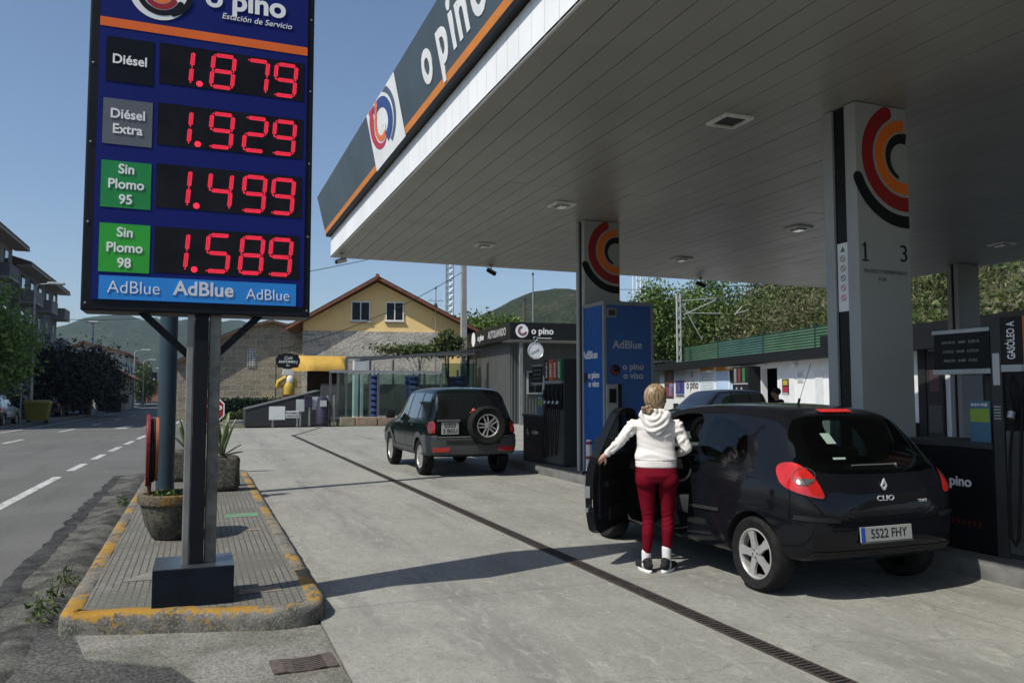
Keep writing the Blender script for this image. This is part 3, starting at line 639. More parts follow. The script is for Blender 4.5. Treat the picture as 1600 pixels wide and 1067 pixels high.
def car_body(st, L, sub=2):
    rings = []
    for (s, zb, wm, zbelt, wr, zr) in st:
        zbelt = min(zbelt, zr-.05); y = s-L/2
        half = [(0,zb),(wm*.62,zb),(wm*.93,zb+.03),(wm*.985,zb+.12),(wm,zb+.5*(zbelt-zb)),(wm*.985,zbelt-.09),(wm*.945,zbelt),(wm*.945+(wr-wm*.945)*.5,zbelt+.5*(zr-.06-zbelt)),(wr,zr-.06),(wr*.86,zr-.02),(wr*.45,zr-.003),(0,zr)]
        ring = [Vector((x,y,z)) for x, z in half] + [Vector((-x,y,z)) for x, z in half[-2:0:-1]]
        rings.append(ring)
    o = obj('tmp', MB().loft(rings), PAINT_BLACK)
    md = o.modifiers.new('s', 'SUBSURF'); md.levels = md.render_levels = sub
    dg = bpy.context.evaluated_depsgraph_get(); me = bpy.data.meshes.new_from_object(o.evaluated_get(dg)); bpy.data.objects.remove(o)
    return me
def bvh_of(me): return BVHTree.FromPolygons([v.co.copy() for v in me.vertices], [tuple(p.vertices) for p in me.polygons])
def bool_cut(me, cutter_mb, mats):
    o = bpy.data.objects.new('tmp', me); COL.objects.link(o); c = obj('tmpc', cutter_mb, mats[0])
    md = o.modifiers.new('b', 'BOOLEAN'); md.operation = 'DIFFERENCE'; md.object = c; md.solver = 'EXACT'
    dg = bpy.context.evaluated_depsgraph_get(); r = bpy.data.meshes.new_from_object(o.evaluated_get(dg)); bpy.data.objects.remove(o); bpy.data.objects.remove(c); return r
def inside(p, poly):
    c = False; x, y = p
    for i in range(len(poly)):
        (x1,y1),(x2,y2) = poly[i-1], poly[i]
        if (y1 > y) != (y2 > y) and x < (x2-x1)*(y-y1)/(y2-y1)+x1: c = not c
    return c
def resample(poly, d, closed=True):
    out = []; n = len(poly)
    for i in range(n if closed else n-1):
        a, b = Vector(poly[i]), Vector(poly[(i+1)%n]); k = max(1, round((b-a).length/d)); out += [tuple(a.lerp(b,j/k)) for j in range(k)]
    if not closed: out.append(tuple(poly[-1]))
    return out
def smooth_poly(poly, it=2):
    for _ in range(it):
        q = []
        for i in range(len(poly)):
            a, b = poly[i], poly[(i+1)%len(poly)]; q += [(a[0]*.75+b[0]*.25, a[1]*.75+b[1]*.25), (a[0]*.25+b[0]*.75, a[1]*.25+b[1]*.75)]
        poly = q
    return poly
def fill(poly, d=.04, holes=()):
    ps = resample(poly, d); loops = [list(range(len(ps)))]; pts = list(ps)
    for h in holes:
        hs = resample(h, d); loops.append(list(range(len(pts), len(pts)+len(hs)))); pts += hs
    es = [(l[i], l[(i+1)%len(l)]) for l in loops for i in range(len(l))]
    xs = [p[0] for p in ps]; zs = [p[1] for p in ps]
    x = min(xs)+d/2
    while x < max(xs):
        z = min(zs)+d/2
        while z < max(zs):
            if inside((x,z), ps) and not any(inside((x,z), h) for h in holes) and min((x-q[0])**2+(z-q[1])**2 for q in pts[:sum(map(len,loops))]) > (d*.45)**2: pts.append((x,z))
            z += d
        x += d
    v, e, f, *_ = delaunay_2d_cdt([Vector(p) for p in pts], es, [], 1, 1e-5)
    v = [(p.x,p.y) for p in v]; out = []
    for t in f:
        c = (sum(v[i][0] for i in t)/len(t), sum(v[i][1] for i in t)/len(t))
        if inside(c, ps) and not any(inside(c, h) for h in holes): out.append(tuple(t))
    return v, out
class Skin:
    """Lays flat outlines on a car body: 'L'/'R' side views (y, z), 'B'/'F' back and front views (x, z), 'P' photo pixels."""
    def __init__(s, bvh, origin=(0,0,0), rz=0): s.b = bvh; s.inv = (Matrix.Translation(origin) @ Matrix.Rotation(rz,4,'Z')).inverted()
    def hit(s, p, view):
        if view == 'P':
            o = s.inv @ EYE; d = (s.inv.to_3x3() @ ray(p[0], p[1])).normalized()
        else:
            o, d = {'L':(Vector((-3,p[0],p[1])),Vector((1,0,0))),'R':(Vector((3,p[0],p[1])),Vector((-1,0,0))),'B':(Vector((p[0],-5,p[1])),Vector((0,1,0))),'F':(Vector((p[0],5,p[1])),Vector((0,-1,0))),'T':(Vector((p[0],p[1],4)),Vector((0,0,-1)))}[view]
        h = s.b.ray_cast(o, d)
        if h[0] is None:
            q = s.b.find_nearest(o+d*((s.inv@Vector((5,6,.8))-o).length if view == 'P' else 2.5)); return q[0], (q[1] if q[1].dot(d) < 0 else -q[1])
        n = h[1] if h[1].dot(d) < 0 else -h[1]
        return h[0], n
    def panel(s, poly, view, off=.004, d=.04, holes=(), mb=None, mi=0, mirror=False):
        mb = mb or MB(); v, f = fill(poly, d, holes); P = []
        for p in v:
            c, n = s.hit(p, view); P.append(c+n*off)
        if mirror: P = [Vector((-q.x,q.y,q.z)) for q in P]
        return mb.add(P, f, mi)
    def strip(s, line, view, w=.008, off=.003, closed=False, d=.03, mb=None, mi=0):
        mb = mb or MB(); pts = resample(line, d, closed); n = len(pts); rows = []
        for i in range(n):
            a = Vector(pts[i-1 if closed else max(i-1,0)]); b = Vector(pts[(i+1)%n if closed else min(i+1,n-1)]); t = (b-a).normalized(); q = Vector((-t.y,t.x))*w/2
            c = Vector(pts[i]); r = []
            for k in (-1,1):
                h, nn = s.hit(c+q*k, view); r.append(h+nn*off)
            rows.append(r)
        if closed: rows.append(rows[0])
        return mb.loft(rows, cap=False, closed=False) if not mi else mb
def wheel(parent, loc, r=.3, w=.19, rim=.2, spokes=5, side=-1, style='star', name='wheel'):
    M = Matrix.Rotation(side*PI/2, 4, 'Y')                       # local z of the lathe looks outwards
    h = w/2; prof = [(rim*.98,-h*.9),(r*.9,-h),(r*.975,-h*.82),(r,-h*.5),(r,0),(r,h*.5),(r*.975,h*.82),(r*.9,h),(rim*1.04,h*.86),(rim*.98,h*.8)]
    mb = MB().lathe(prof, 40, M, closed=True)
    o = obj(name, mb, RUBBER, parent, smooth=40); o.location = loc
    mb = MB().lathe([(rim*.99,h*.82),(rim*.93,h*.84),(rim*.88,h*.7),(rim*.86,h*.1),(rim*.84,h*.1),(rim*.86,h*.6)], 40, M, cap=False)
    mb.lathe([(0,h*.78),(rim*.16,h*.8),(rim*.24,h*.74),(rim*.26,h*.45)], 24, M)
    for i in range(spokes):
        a0 = 2*PI*i/spokes+.3
        if style == 'star':
            poly = [(rim*.12,-rim*.17),(rim*.55,-rim*.13),(rim*.92,-rim*.2),(rim*.92,rim*.2),(rim*.55,rim*.13),(rim*.12,rim*.17)]
            mb.prism(poly, M @ Matrix.Rotation(a0,4,'Z') @ Matrix.Translation((0,0,h*.5)), h*.26)
        else:
            for k in (-1,1):
                poly = [(rim*.15,k*rim*.04),(rim*.15,k*rim*.16),(rim*.92,k*rim*.24),(rim*.92,k*rim*.13)]
                mb.prism(poly, M @ Matrix.Rotation(a0,4,'Z') @ Matrix.Translation((0,0,h*.5)), h*.26)
    obj('rim', mb, ALLOY, o, smooth=35)
    mb = MB().lathe([(0,h*.05),(rim*.93,h*.05)], 32, M); obj('brake_disc', mb, DARK_METAL, o, smooth=40)
    mb = MB()
    for i in range(4 if style == 'star' else 5): a = 2*PI*i/(4 if style == 'star' else 5)+.2; mb.lathe([(rim*.035,h*.74),(rim*.035,h*.82),(0,h*.83)], 8, M @ Matrix.Translation((rim*.14*math.cos(a), rim*.14*math.sin(a), 0)))
    obj('wheel_nuts', mb, BLACK_TRIM, o)
    return o
def arch_cutters(ys, r, z, W):
    mb = MB()
    for y in ys:
        for s in (-1,1):
            mb.lathe([(r,0),(r,.34)], 28, Matrix.Translation((s*(W/2+.1),y,z)) @ Matrix.Rotation(-s*PI/2,4,'Y'))
    return mb
def finish_body(me, bvh, root, paint, inner, name='body'):
    me.materials.clear(); me.materials.append(paint); me.materials.append(inner)
    for p in me.polygons:
        q = bvh.find_nearest(p.center); p.material_index = 1 if q[3] > .012 else 0
    me.polygons.foreach_set('use_smooth', [True]*len(me.polygons)); me.set_sharp_from_angle(angle=R(42)); me.name = name
    o = bpy.data.objects.new(name, me); COL.objects.link(o); o.parent = root; return o
def panel_obj(name, sk, parent, material, poly, view, off=.004, d=.04, holes=(), mirror=False):
    return obj(name, sk.panel(poly, view, off, d, holes, None, 0, mirror), material, parent, smooth=60, recalc=False)

# ------------------------------------------------------------------ black three-door hatchback with its driver's door open
L = 3.99; CX, CY = 5.06, 6.765
st = [(0,.44,.50,.62,.40,.70),(.035,.36,.66,.72,.52,.84),(.09,.31,.765,.88,.60,1.0),(.20,.27,.82,.945,.62,1.13),(.38,.24,.845,.96,.61,1.30),(.53,.22,.852,.965,.60,1.44),(.74,.21,.857,.96,.595,1.485),(1.2,.2,.86,.95,.595,1.515),(1.8,.2,.86,.94,.595,1.51),(2.25,.2,.86,.93,.58,1.455),(2.6,.2,.86,.92,.56,1.33),(2.95,.2,.86,.91,.58,1.13),(3.2,.2,.855,.88,.63,.985),(3.5,.21,.83,.82,.62,.91),(3.75,.23,.76,.72,.58,.82),(3.92,.28,.62,.6,.48,.7),(3.99,.34,.46,.5,.36,.58)]
clio = thing('hatchback', 'black three-door hatchback parked at the pump with its left door open', 'car', (CX,CY,0))
me = car_body(st, L); cb = bvh_of(me); sk = Skin(cb, (CX,CY,0))
yr, yf = .62-L/2, 3.195-L/2
cut = arch_cutters((yr,yf), .345, .30, 1.72)
me = bool_cut(me, cut, [PAINT_BLACK])
door_poly = [(-.47,.46),(-.44,.33),(-.36,.295),(.60,.29),(.70,.42),(.745,.70),(.745,.93),(.60,1.03),(.28,1.27),(.06,1.375),(-.12,1.405),(-.36,1.405),(-.44,1.36),(-.50,1.0),(-.5,.7)]
def side_prism(poly, x0, x1): return MB().prism([(p[0],p[1]) for p in poly], Matrix(((0,0,1,x0),(1,0,0,0),(0,1,0,0),(0,0,0,1))), x1-x0)
me = bool_cut(me, side_prism(door_poly, -1.2, -.5), [PAINT_BLACK])
cab = [(-1.42,.93),(-1.12,1.33),(-.5,1.435),(.1,1.43),(.38,1.27),(.80,.97),(.78,.42),(-.6,.40),(-.75,.62),(-1.4,.66)]
wx = lambda z: .66 if z < .95 else .66-(z-.95)*.30
mbc = MB().loft([[Vector((s_*wx(z),y,z)) for y, z in cab] for s_ in (-1,1)]); me = bool_cut(me, mbc, [PAINT_BLACK])
q_win = smooth_poly([(-.56,1.0),(-.5,1.40),(-.78,1.385),(-1.05,1.32),(-1.17,1.2),(-1.22,1.04),(-1.12,.985)],1)
f_win = smooth_poly([(.56,.99),(.24,1.24),(.02,1.345),(-.12,1.375),(-.34,1.375),(-.44,.98)],1)
rg = smooth_poly([(-.70,1.0),(-.3,.965),(.3,.965),(.70,1.0),(.68,1.12),(.60,1.31),(.48,1.40),(0,1.42),(-.48,1.40),(-.60,1.31),(-.68,1.12)],1)
ws = smooth_poly([(-.66,.98),(-.6,1.0),(-.49,1.40),(.49,1.40),(.6,1.0),(.66,.98),(.3,.96),(-.3,.96)],1)
def shrink(P, k): cx_ = sum(p[0] for p in P)/len(P); cy_ = sum(p[1] for p in P)/len(P); return [(cx_+(p[0]-cx_)*k, cy_+(p[1]-cy_)*k) for p in P]
me = bool_cut(me, side_prism(shrink(q_win,.9), -1.2, 1.2), [PAINT_BLACK]); me = bool_cut(me, side_prism(shrink(f_win,.9), .4, 1.2), [PAINT_BLACK])
XZ = lambda y: Matrix(((1,0,0,0),(0,0,1,y),(0,1,0,0),(0,0,0,1)))
me = bool_cut(me, MB().prism(shrink(rg,.86), XZ(-2.6), 1.6), [PAINT_BLACK]); me = bool_cut(me, MB().prism(shrink(ws,.86), XZ(.2), 1.3), [PAINT_BLACK])
CABIN = mat('cabin_dark', (.012,.012,.013), .7, var=.3)
finish_body(me, cb, clio, PAINT_BLACK, CABIN)
SEAT = mat('seat_cloth', (.03,.03,.033), .9, var=.25, vs=30)
for k in (-1,1):
    sb = MB(); sb.box((k*.34-.22,-.32,.42),(k*.34+.22,.2,.58)); sb.beam((k*.34,-.28,.55),(k*.34,-.46,1.10),.42,.13); sb.beam((k*.34,-.47,1.13),(k*.34,-.51,1.30),.22,.08)
    obj('seat', sb, SEAT, clio, bevel=.035, smooth=50)
    sb = MB(); sb.beam((k*.32,-1.18,1.0),(k*.32,-1.22,1.12),.24,.08); obj('headrest', sb, SEAT, clio, bevel=.03, smooth=50)
sb = MB(); sb.box((-.6,-1.2,.66),(.6,-.72,.74)); sb.beam((0,-1.1,.7),(0,-1.24,1.0),1.2,.12); obj('rear_bench', sb, SEAT, clio, bevel=.03, smooth=50)
obj('dashboard', MB().box((-.62,.5,.6),(.62,.79,.93)), BLACK_TRIM, clio, bevel=.05, smooth=50)
mb = MB(); c = Vector((-.42,.38,.86)); ax = Matrix.Translation(c) @ Matrix.Rotation(R(68),4,'X')
mb.tube([ax @ Vector((.18*math.cos(2*PI*k/24), .18*math.sin(2*PI*k/24), 0)) for k in range(25)], .015, 8, cap=False); mb.box((-.06,-.05,-.02),(.06,.05,.03),0,ax)
obj('steering_wheel', mb, BLACK_TRIM, clio, smooth=40)
for s_, side in ((-1,'L'),(1,'R')):
    for y in (yr, yf): wheel(clio, (s_*.745,y,.30), .30, .19, .205, 5, s_, 'star')
# panes
CGLASS = glass('car_glass', (.30,.37,.35))
panel_obj('side_window', sk, clio, CGLASS, q_win, 'L', .004); panel_obj('side_window', sk, clio, CGLASS, q_win, 'R', .004)
panel_obj('side_window', sk, clio, CGLASS, smooth_poly([(.56,.99),(.24,1.24),(.02,1.345),(-.12,1.375),(-.34,1.375),(-.44,.98)],1), 'R', .004)
panel_obj('windscreen', sk, clio, CGLASS, smooth_poly([(-.66,.98),(-.6,1.0),(-.49,1.40),(.49,1.40),(.6,1.0),(.66,.98),(.3,.96),(-.3,.96)],1), 'F', .004, .06)
rg = smooth_poly([(-.70,1.0),(-.3,.965),(.3,.965),(.70,1.0),(.68,1.12),(.60,1.31),(.48,1.40),(0,1.42),(-.48,1.40),(-.60,1.31),(-.68,1.12)],1)
rgo = panel_obj('rear_window', sk, clio, CGLASS, rg, 'B', .004)
SMUDGE = flat('window_sticker', (.25,.33,.28), .4)
for P_ in ([(-.37,1.19),(-.28,1.19),(-.28,1.27),(-.37,1.27)],[(-.41,1.075),(-.29,1.075),(-.29,1.09),(-.41,1.09)]): obj('window_sticker', sk.panel(P_,'B',.007), SMUDGE, rgo, recalc=False)
# lamps
tl = [(1213,737),(1215,727),(1226,722),(1246,724),(1267,739),(1282,762),(1290,781),(1268,777),(1240,768),(1220,757)]
for mir in (False, True):
    o = panel_obj('tail_light', sk, clio, TAIL_RED, smooth_poly(tl,2), 'P', .011, 6, mirror=mir)
    panel_obj('reverse_lamp', sk, o, TAIL_CLEAR, [(1241,749),(1271,749),(1267,756),(1258,759),(1248,757)], 'P', .014, 4, mirror=mir)
    obj('lamp_ring', sk.strip([(1256+17*math.cos(R(a)),746+14*math.sin(R(a))) for a in range(0,360,20)],'P',1.0,.0145,True,5) if not mir else MB(), TAIL_CLEAR, o, recalc=False) if not mir else None
    hl = [(.42,.66),(.68,.70),(.74,.80),(.66,.84),(.48,.76)]
    panel_obj('headlight', sk, clio, LAMP_GLASS, hl if mir else [(-a,b) for a,b in hl], 'F', .01)
panel_obj('brake_light', sk, clio, flat('brake_lamp_red', (.55,.02,.015), .25), [(-.17,1.428),(.17,1.428),(.17,1.452),(-.17,1.452)], 'B', .014)
for s_ in (-1,1): obj('bumper_strip', sk.strip([(s_*.80,.655),(s_*.5,.63)],'B',.035,.008), BLACK_TRIM, clio, recalc=False)
obj('bumper_sill', sk.panel([(-.72,.345),(.72,.345),(.70,.40),(-.70,.40)],'B',.006), BLACK_TRIM, clio, recalc=False)
# panel gaps
mb = MB(); sk.strip([(-.72,.98),(-.77,.85),(-.62,.66),(-.4,.62),(.4,.62),(.62,.66),(.77,.85),(.72,.98)],'B',.009,.003,mb=mb); sk.strip([(-1.3,.69),(-1.45,.7),(-1.7,.73)],'L',.006,.003,mb=mb); sk.strip([(-1.02,.66),(-1.3,.69)],'L',.006,.003,mb=mb)
sk.strip(door_poly,'R',.008,.003,True,mb=mb)
obj('panel_gap', mb, SEAM, clio, recalc=False)
obj('side_moulding', sk.strip([(-.95,.60),(-.52,.585)],'L',.03,.012), mat('moulding_black', (.03,.031,.033), .3), clio, recalc=False)
# plate, badges, wiper, aerial
c, n = sk.hit((1383,832),'P'); pl = thing('x','x x x x','x'); bpy.data.objects.remove(pl)
rot = math.atan2(n.x, -n.y)*.6; FM_ = Matrix.Translation(c+Vector((.0,-.012,0))) @ Matrix.Rotation(rot,4,'Z') @ front((0,0,0)) @ Matrix.Rotation(R(-4),4,'X')
mb = MB().box((-.26,-.057,-.006),(.26,.057,.006),0,FM_); po = obj('number_plate', mb, PLATE, clio, bevel=.004)
text('5522 FHY', .098, FM_ @ Matrix.Translation((.02,0,.006)), BLACK, po, 'plate_text', sx=.92, bold=.004, ext=.001)
obj('plate_band', MB().box((-.258,-.055,.006),(-.218,.055,.0075),0,FM_), BLUE_D, po)
obj('plate_frame', MB().box((-.265,-.068,-.008),(.265,-.058,.008),0,FM_), CHROME, po)
c, n = sk.hit((1380,758),'P'); FB_ = frame(c+n*.003, Vector((-n.y*-1,n.x*-1*-1,0)).cross(Vector((0,0,1))).cross(Vector((0,0,1))) if False else Vector((0,0,1)).cross(n), Vector((0,0,1)))
em = MB()
for a, b in (((0,.055),(-.032,0)),((-.032,0),(0,-.055)),((0,-.055),(.032,0)),((.032,0),(0,.055))):
    a_ = Vector(a); b_ = Vector(b); em.prism([a_, b_, b_*.45, a_*.45], FB_, .008)
BADGE = flat('badge_silver', (.5,.51,.52), .3); obj('badge', em, BADGE, clio)
c, n = sk.hit((1383,778),'P'); text('CLIO', .058, frame(c+n*.004, Vector((0,0,1)).cross(n), (0,0,1)), BADGE, clio, 'model_lettering', sx=1.35, bold=.0)
c, n = sk.hit((1440,781),'P'); text('tdci'.upper(), .03, frame(c+n*.004, Vector((0,0,1)).cross(n), (0,0,1)), BADGE, clio, 'model_lettering', sx=1.4)
mb = MB(); a, na = sk.hit((-.05,.985),'B'); b, nb = sk.hit((.35,1.06),'B'); a2, _ = sk.hit((-.28,1.035),'B'); b2, nb2 = sk.hit((.16,1.035),'B')
mb.tube([a2+Vector((0,-.02,0)), b2+Vector((0,-.022,0))], .006, 6); mb.tube([b2+Vector((0,-.025,0)), b2+Vector((.03,-.01,-.03))], .012, 6)
obj('rear_wiper', mb, mat('wiper_grey', (.1,.1,.1), .4), clio)
rf, _ = sk.hit((.0,-.98),'T'); mb = MB().tube([rf, rf+Vector((.01,-.16,.36))], .0025, 6); mb.tube([rf, rf+Vector((0,-.02,.05))], .011, 8); obj('aerial', mb, BLACK_TRIM, clio)
# open door, hinged at its front edge
hinge = Vector((-.862,.745,0)); win = smooth_poly([(.53,1.0),(.24,1.235),(.03,1.335),(-.12,1.362),(-.33,1.362),(-.40,1.3),(-.45,.975),(.3,.965)],1)
def door_shell(poly, holes, th, inner=0):
    v, f = fill(poly, .05, holes); P = []
    for p in v: c, n = sk.hit(p,'L'); P.append(Vector((min(c.x,-.3),c.y,c.z))-hinge)
    m = len(P); Q = [p+Vector((th,0,0)) for p in P]; ed = {}
    for t in f:
        for i in range(len(t)):
            e = (t[i],t[(i+1)%len(t)]); k = tuple(sorted(e)); ed.setdefault(k,[]).append(e)
    fs = list(f)+[tuple(i+m for i in t[::-1]) for t in f]+[(e[0][1],e[0][0],e[0][0]+m,e[0][1]+m) for e in ed.values() if len(e) == 1]
    return MB().add(P+Q, fs)
DA = R(-45)
dmb = door_shell(door_poly, [win], .075)
do = obj('door', dmb, [PAINT_BLACK, BLACK_TRIM], clio, smooth=40); do.location = hinge; do.rotation_euler = (0,0,DA); do.scale = (1,1,1.04);  do['label'] = 'opened left door'
for p in do.data.polygons:
    if p.normal.x > .6: p.material_index = 1
wmb = MB(); v, f = fill(win, .06)
wmb.add([sk.hit(p,'L')[0]-hinge+Vector((.02,0,0)) for p in v], f); obj('window', wmb, glass('door_glass', (.35,.42,.4)), do, recalc=False)
tr = MB(); tr.box((.075,-1.12,.42),(.115,-.12,.93)); tr.beam((.13,-1.0,.72),(.13,-.4,.72),.06,.06); tr.box((.115,-.9,.38),(.15,-.3,.5)); obj('inner_trim', tr, mat('door_trim', (.016,.016,.017), .55, var=.3, vs=20), do, bevel=.02)
mb = MB(); mb.box((.0755,-1.238,.535),(.0775,-1.16,.605)); obj('sticker', mb, flat('sticker_cream', (.6,.58,.45), .5), do)
mb = MB(); mb.box((.01,-1.262,.62),(.06,-1.243,.72)); mb.box((.02,-1.29,.50),(.05,-1.24,.53)); obj('latch', mb, GREY_METAL, do)
mb = MB(); mb.lathe([(.0,-.0),(.07,.02),(.09,.09),(.075,.15),(0,.17)], 16, Matrix.Translation((-.13,-.2,.95)) @ Matrix.Diagonal((1.15,.8,.9,1))); mb.beam((-.02,-.14,.97),(-.13,-.2,1.0),.05,.04); obj('wing_mirror', mb, BLACK_TRIM, do, smooth=50)
mb = MB(); mb.tube([Vector((-.025,-1.2,.83)),Vector((-.05,-1.17,.83)),Vector((-.05,-1.05,.82)),Vector((-.025,-1.02,.82))], .014, 8); obj('handle', mb, PAINT_BLACK, do, smooth=50)

# ------------------------------------------------------------------ dark green off-roader with the spare wheel on its tail
L = 4.37; SX, SY = 4.95, 14.62+4.37/2
st2 = [(0,.42,.80,.98,.62,1.02),(.045,.39,.875,1.06,.70,1.13),(.15,.37,.888,1.08,.695,1.42),(.25,.36,.892,1.085,.68,1.645),(.42,.35,.895,1.085,.672,1.71),(1.2,.34,.898,1.075,.675,1.735),(2.15,.34,.898,1.06,.672,1.705),(2.42,.34,.898,1.05,.665,1.62),(2.75,.34,.895,1.04,.68,1.36),(3.05,.34,.89,1.02,.73,1.13),(3.3,.34,.885,1.0,.76,1.06),(4.0,.36,.86,.92,.76,.98),(4.25,.40,.82,.8,.72,.86),(4.37,.45,.72,.7,.62,.74)]
def make_suv(name, label, loc, rz, paint, detail=True, group=None):
    root = thing(name, label, 'car', loc, rz, group)
    me = car_body(st2, L); b = bvh_of(me); sk = Skin(b, loc, rz)
    yr, yf = .74-L/2, 3.3-L/2
    me = bool_cut(me, arch_cutters((yr,yf), .40, .36, 1.79), [paint]); finish_body(me, b, root, paint, BLACK_TRIM)
    for s_ in (-1,1):
        for y in (yr,yf): wheel(root, (s_*.775,y,.355), .355, .22, .225, 6, s_, 'twin')
    for V in 'LR':
        for w_ in ([(-1.80,1.11),(-1.76,1.58),(-1.25,1.60),(-1.22,1.11)],[(-1.15,1.10),(-1.17,1.60),(-.42,1.60),(-.40,1.09)],[(-.33,1.09),(-.35,1.60),(.10,1.58),(.50,1.25),(.62,1.09)]):
            panel_obj('side_window', sk, root, TINT, smooth_poly(w_,1) if False else w_, V, .005, .06)
        for yy_ in (yr,yf):
            arc = [(yy_+.43*math.cos(R(a)), .36+.43*math.sin(R(a))) for a in range(-8,190,12)]
            obj('wheel_arch', sk.strip(arc, V, .10, .022), GREY_CLAD, root, smooth=60, recalc=False)
        obj('side_sill', sk.panel([(-1.0,.37),(.72,.37),(.70,.52),(-1.0,.52)],V,.018), GREY_CLAD, root, recalc=False)
        obj('door_gap', sk.strip([(-.37,1.62),(-.36,.55)],V,.012,.003,mb=sk.strip([(-1.2,1.6),(-1.18,1.0),(-1.05,.8),(-1.0,.55)],V,.012,.003,mb=sk.strip([(.66,1.05),(.70,.9),(.66,.55)],V,.012,.003))), SEAM, root, recalc=False)
        obj('bumper_corner', sk.panel([(-2.17,.44),(-2.17,.80),(-1.72,.80),(-1.74,.68),(-1.80,.44)],V,.025), GREY_CLAD, root, smooth=60, recalc=False)
        m2 = MB()
        for y0 in (-1.05,-.22): m2.beam((-.9 if V == 'L' else .9, y0, .97),(-.9 if V == 'L' else .9, y0+.16, .97),.03,.03)
        obj('door_handle', m2, paint, root, bevel=.008)
        sg = -1 if V == 'L' else 1
        m2 = MB(); m2.box((sg*.9,.52,1.06),(sg*1.10,.62,1.24)); obj('wing_mirror', m2, BLACK_TRIM, root, bevel=.03, smooth=50)
    panel_obj('windscreen', sk, root, TINT, [(-.7,1.12),(-.62,1.6),(.62,1.6),(.7,1.12)], 'F', .005, .08)
    panel_obj('rear_window', sk, root, TINT, smooth_poly([(-.74,1.12),(-.68,1.56),(-.6,1.60),(.6,1.60),(.68,1.56),(.74,1.12),(.7,1.09),(-.7,1.09)],1), 'B', .006)
    panel_obj('rear_bumper', sk, root, GREY_CLAD, [(-.86,.44),(.86,.44),(.86,.70),(.75,.74),(-.75,.74),(-.86,.70)], 'B', .035)
    panel_obj('bumper_tread', sk, root, mat('bumper_dark', (.025,.026,.027), .6), [(-.55,.62),(.55,.62),(.55,.70),(-.55,.70)], 'B', .039)
    for s_ in (-1,1):
        f = lambda P: [(s_*a, b_) for a, b_ in P]
        panel_obj('tail_light', sk, root, TAIL_RED, f([(.76,.84),(.87,.84),(.87,1.05),(.80,1.06),(.76,1.04)]), 'B', .014, .03)
        panel_obj('fog_light', sk, root, TAIL_RED, f([(.48,.49),(.80,.49),(.80,.57),(.48,.57)]), 'B', .043, .03)
        panel_obj('headlight', sk, root, LAMP_GLASS, f([(.45,.70),(.72,.72),(.76,.86),(.5,.86)]), 'F', .012)
    if detail:
        w = wheel(root, (.22,-L/2-.14,.98), .37, .23, .225, 5, -1, 'twin', 'spare_wheel'); w.rotation_euler = (0,0,PI/2)
        m2 = MB(); m2.beam((.22,-L/2+.1,.98),(.22,-L/2-.1,.98),.2,.2); obj('spare_bracket', m2, BLACK_TRIM, root)
        c, n = sk.hit((703,669),'P'); FM_ = front(c+Vector((0,-.02,0)))
        po = obj('number_plate', MB().box((-.17,-.115,-.012),(.17,.115,.004),0,FM_), flat('plate_pale', (.36,.36,.35), .4), root, bevel=.004)
        text('0303', .115, FM_ @ Matrix.Translation((0,.052,.004)), BLACK, po, 'plate_text', ext=.001, bold=.02); text('3 BGU', .105, FM_ @ Matrix.Translation((0,-.055,.004)), BLACK, po, 'plate_text', ext=.001, bold=.02)
        obj('plate_light', MB().box((-.26,.125,-.01),(.2,.165,.02),0,FM_), mat('plate_trim', (.09,.09,.09), .35), root, bevel=.006)
        m2 = MB(); sk.strip([(-.70,1.08),(-.72,.78),(.72,.78),(.70,1.08)],'B',.012,.004,mb=m2); obj('panel_gap', m2, SEAM, root, recalc=False)
        panel_obj('rear_step', sk, root, mat('step_grey', (.16,.165,.17), .5), [(-.72,.755),(.72,.755),(.72,.775),(-.72,.775)], 'B', .03)
        c, n = sk.hit((.02,1.2),'B'); m2 = MB(); m2.lathe([(0,0),(.05,.01),(.02,.05),(0,.06)], 8, Matrix.Translation(c+Vector((0,-.01,.05)))); m2.beam(c+Vector((-.08,-.012,.03)), c+Vector((.14,-.012,.0)), .012, .03); obj('window_toy', m2, flat('toy_red', (.4,.05,.03), .6), root, smooth=50)
    return root
make_suv('off_roader', 'dark green off-roader with a spare wheel on its tail, driving past the far pump', (SX,SY,0), 0, PAINT_GREEN)
p = at(1106,613,d=27.5)
make_suv('parked_car', 'dark high car with roof bars half hidden behind the hatchback roof', (p.x,p.y,0), R(98), PAINT_BLACK, False)
# ================================================================== PEOPLE
def ball_tube(mb, pts, rs, n=14):
    """Chain of tapered limbs with round ends; radii may be (across, deep) pairs."""
    for i in range(len(pts)-1):
        a, b = Vector(pts[i]), Vector(pts[i+1]); ra, rb = rs[i], rs[i+1]
        k = 6; mb.tube([a.lerp(b,j/k) for j in range(k+1)], [ra+(rb-ra)*j/k for j in range(k+1)], n)
    for p, r in zip(pts, rs): ellip(mb, p, (r,r,r), n)
def ellip(mb, c, r, n=14, M=None):
    prof = [(math.sin(PI*i/9), -math.cos(PI*i/9)) for i in range(10)]
    T = Matrix.Translation(c) @ (M or Matrix.Identity(4)) @ Matrix.Diagonal((*r,1)); mb.lathe([(max(p[0],0),p[1]) for p in prof], n, T)
def rings_loft(mb, secs, n=20, M=None):                # (cx, cy, z, rx, ry)
    R_ = []
    for cx, cy, z, rx, ry in secs:
        R_.append([Vector((cx+rx*math.copysign(abs(math.cos(2*PI*k/n))**.85,math.cos(2*PI*k/n)), cy+ry*math.copysign(abs(math.sin(2*PI*k/n))**.85,math.sin(2*PI*k/n)), z)) for k in range(n)])
    mb.loft(R_)
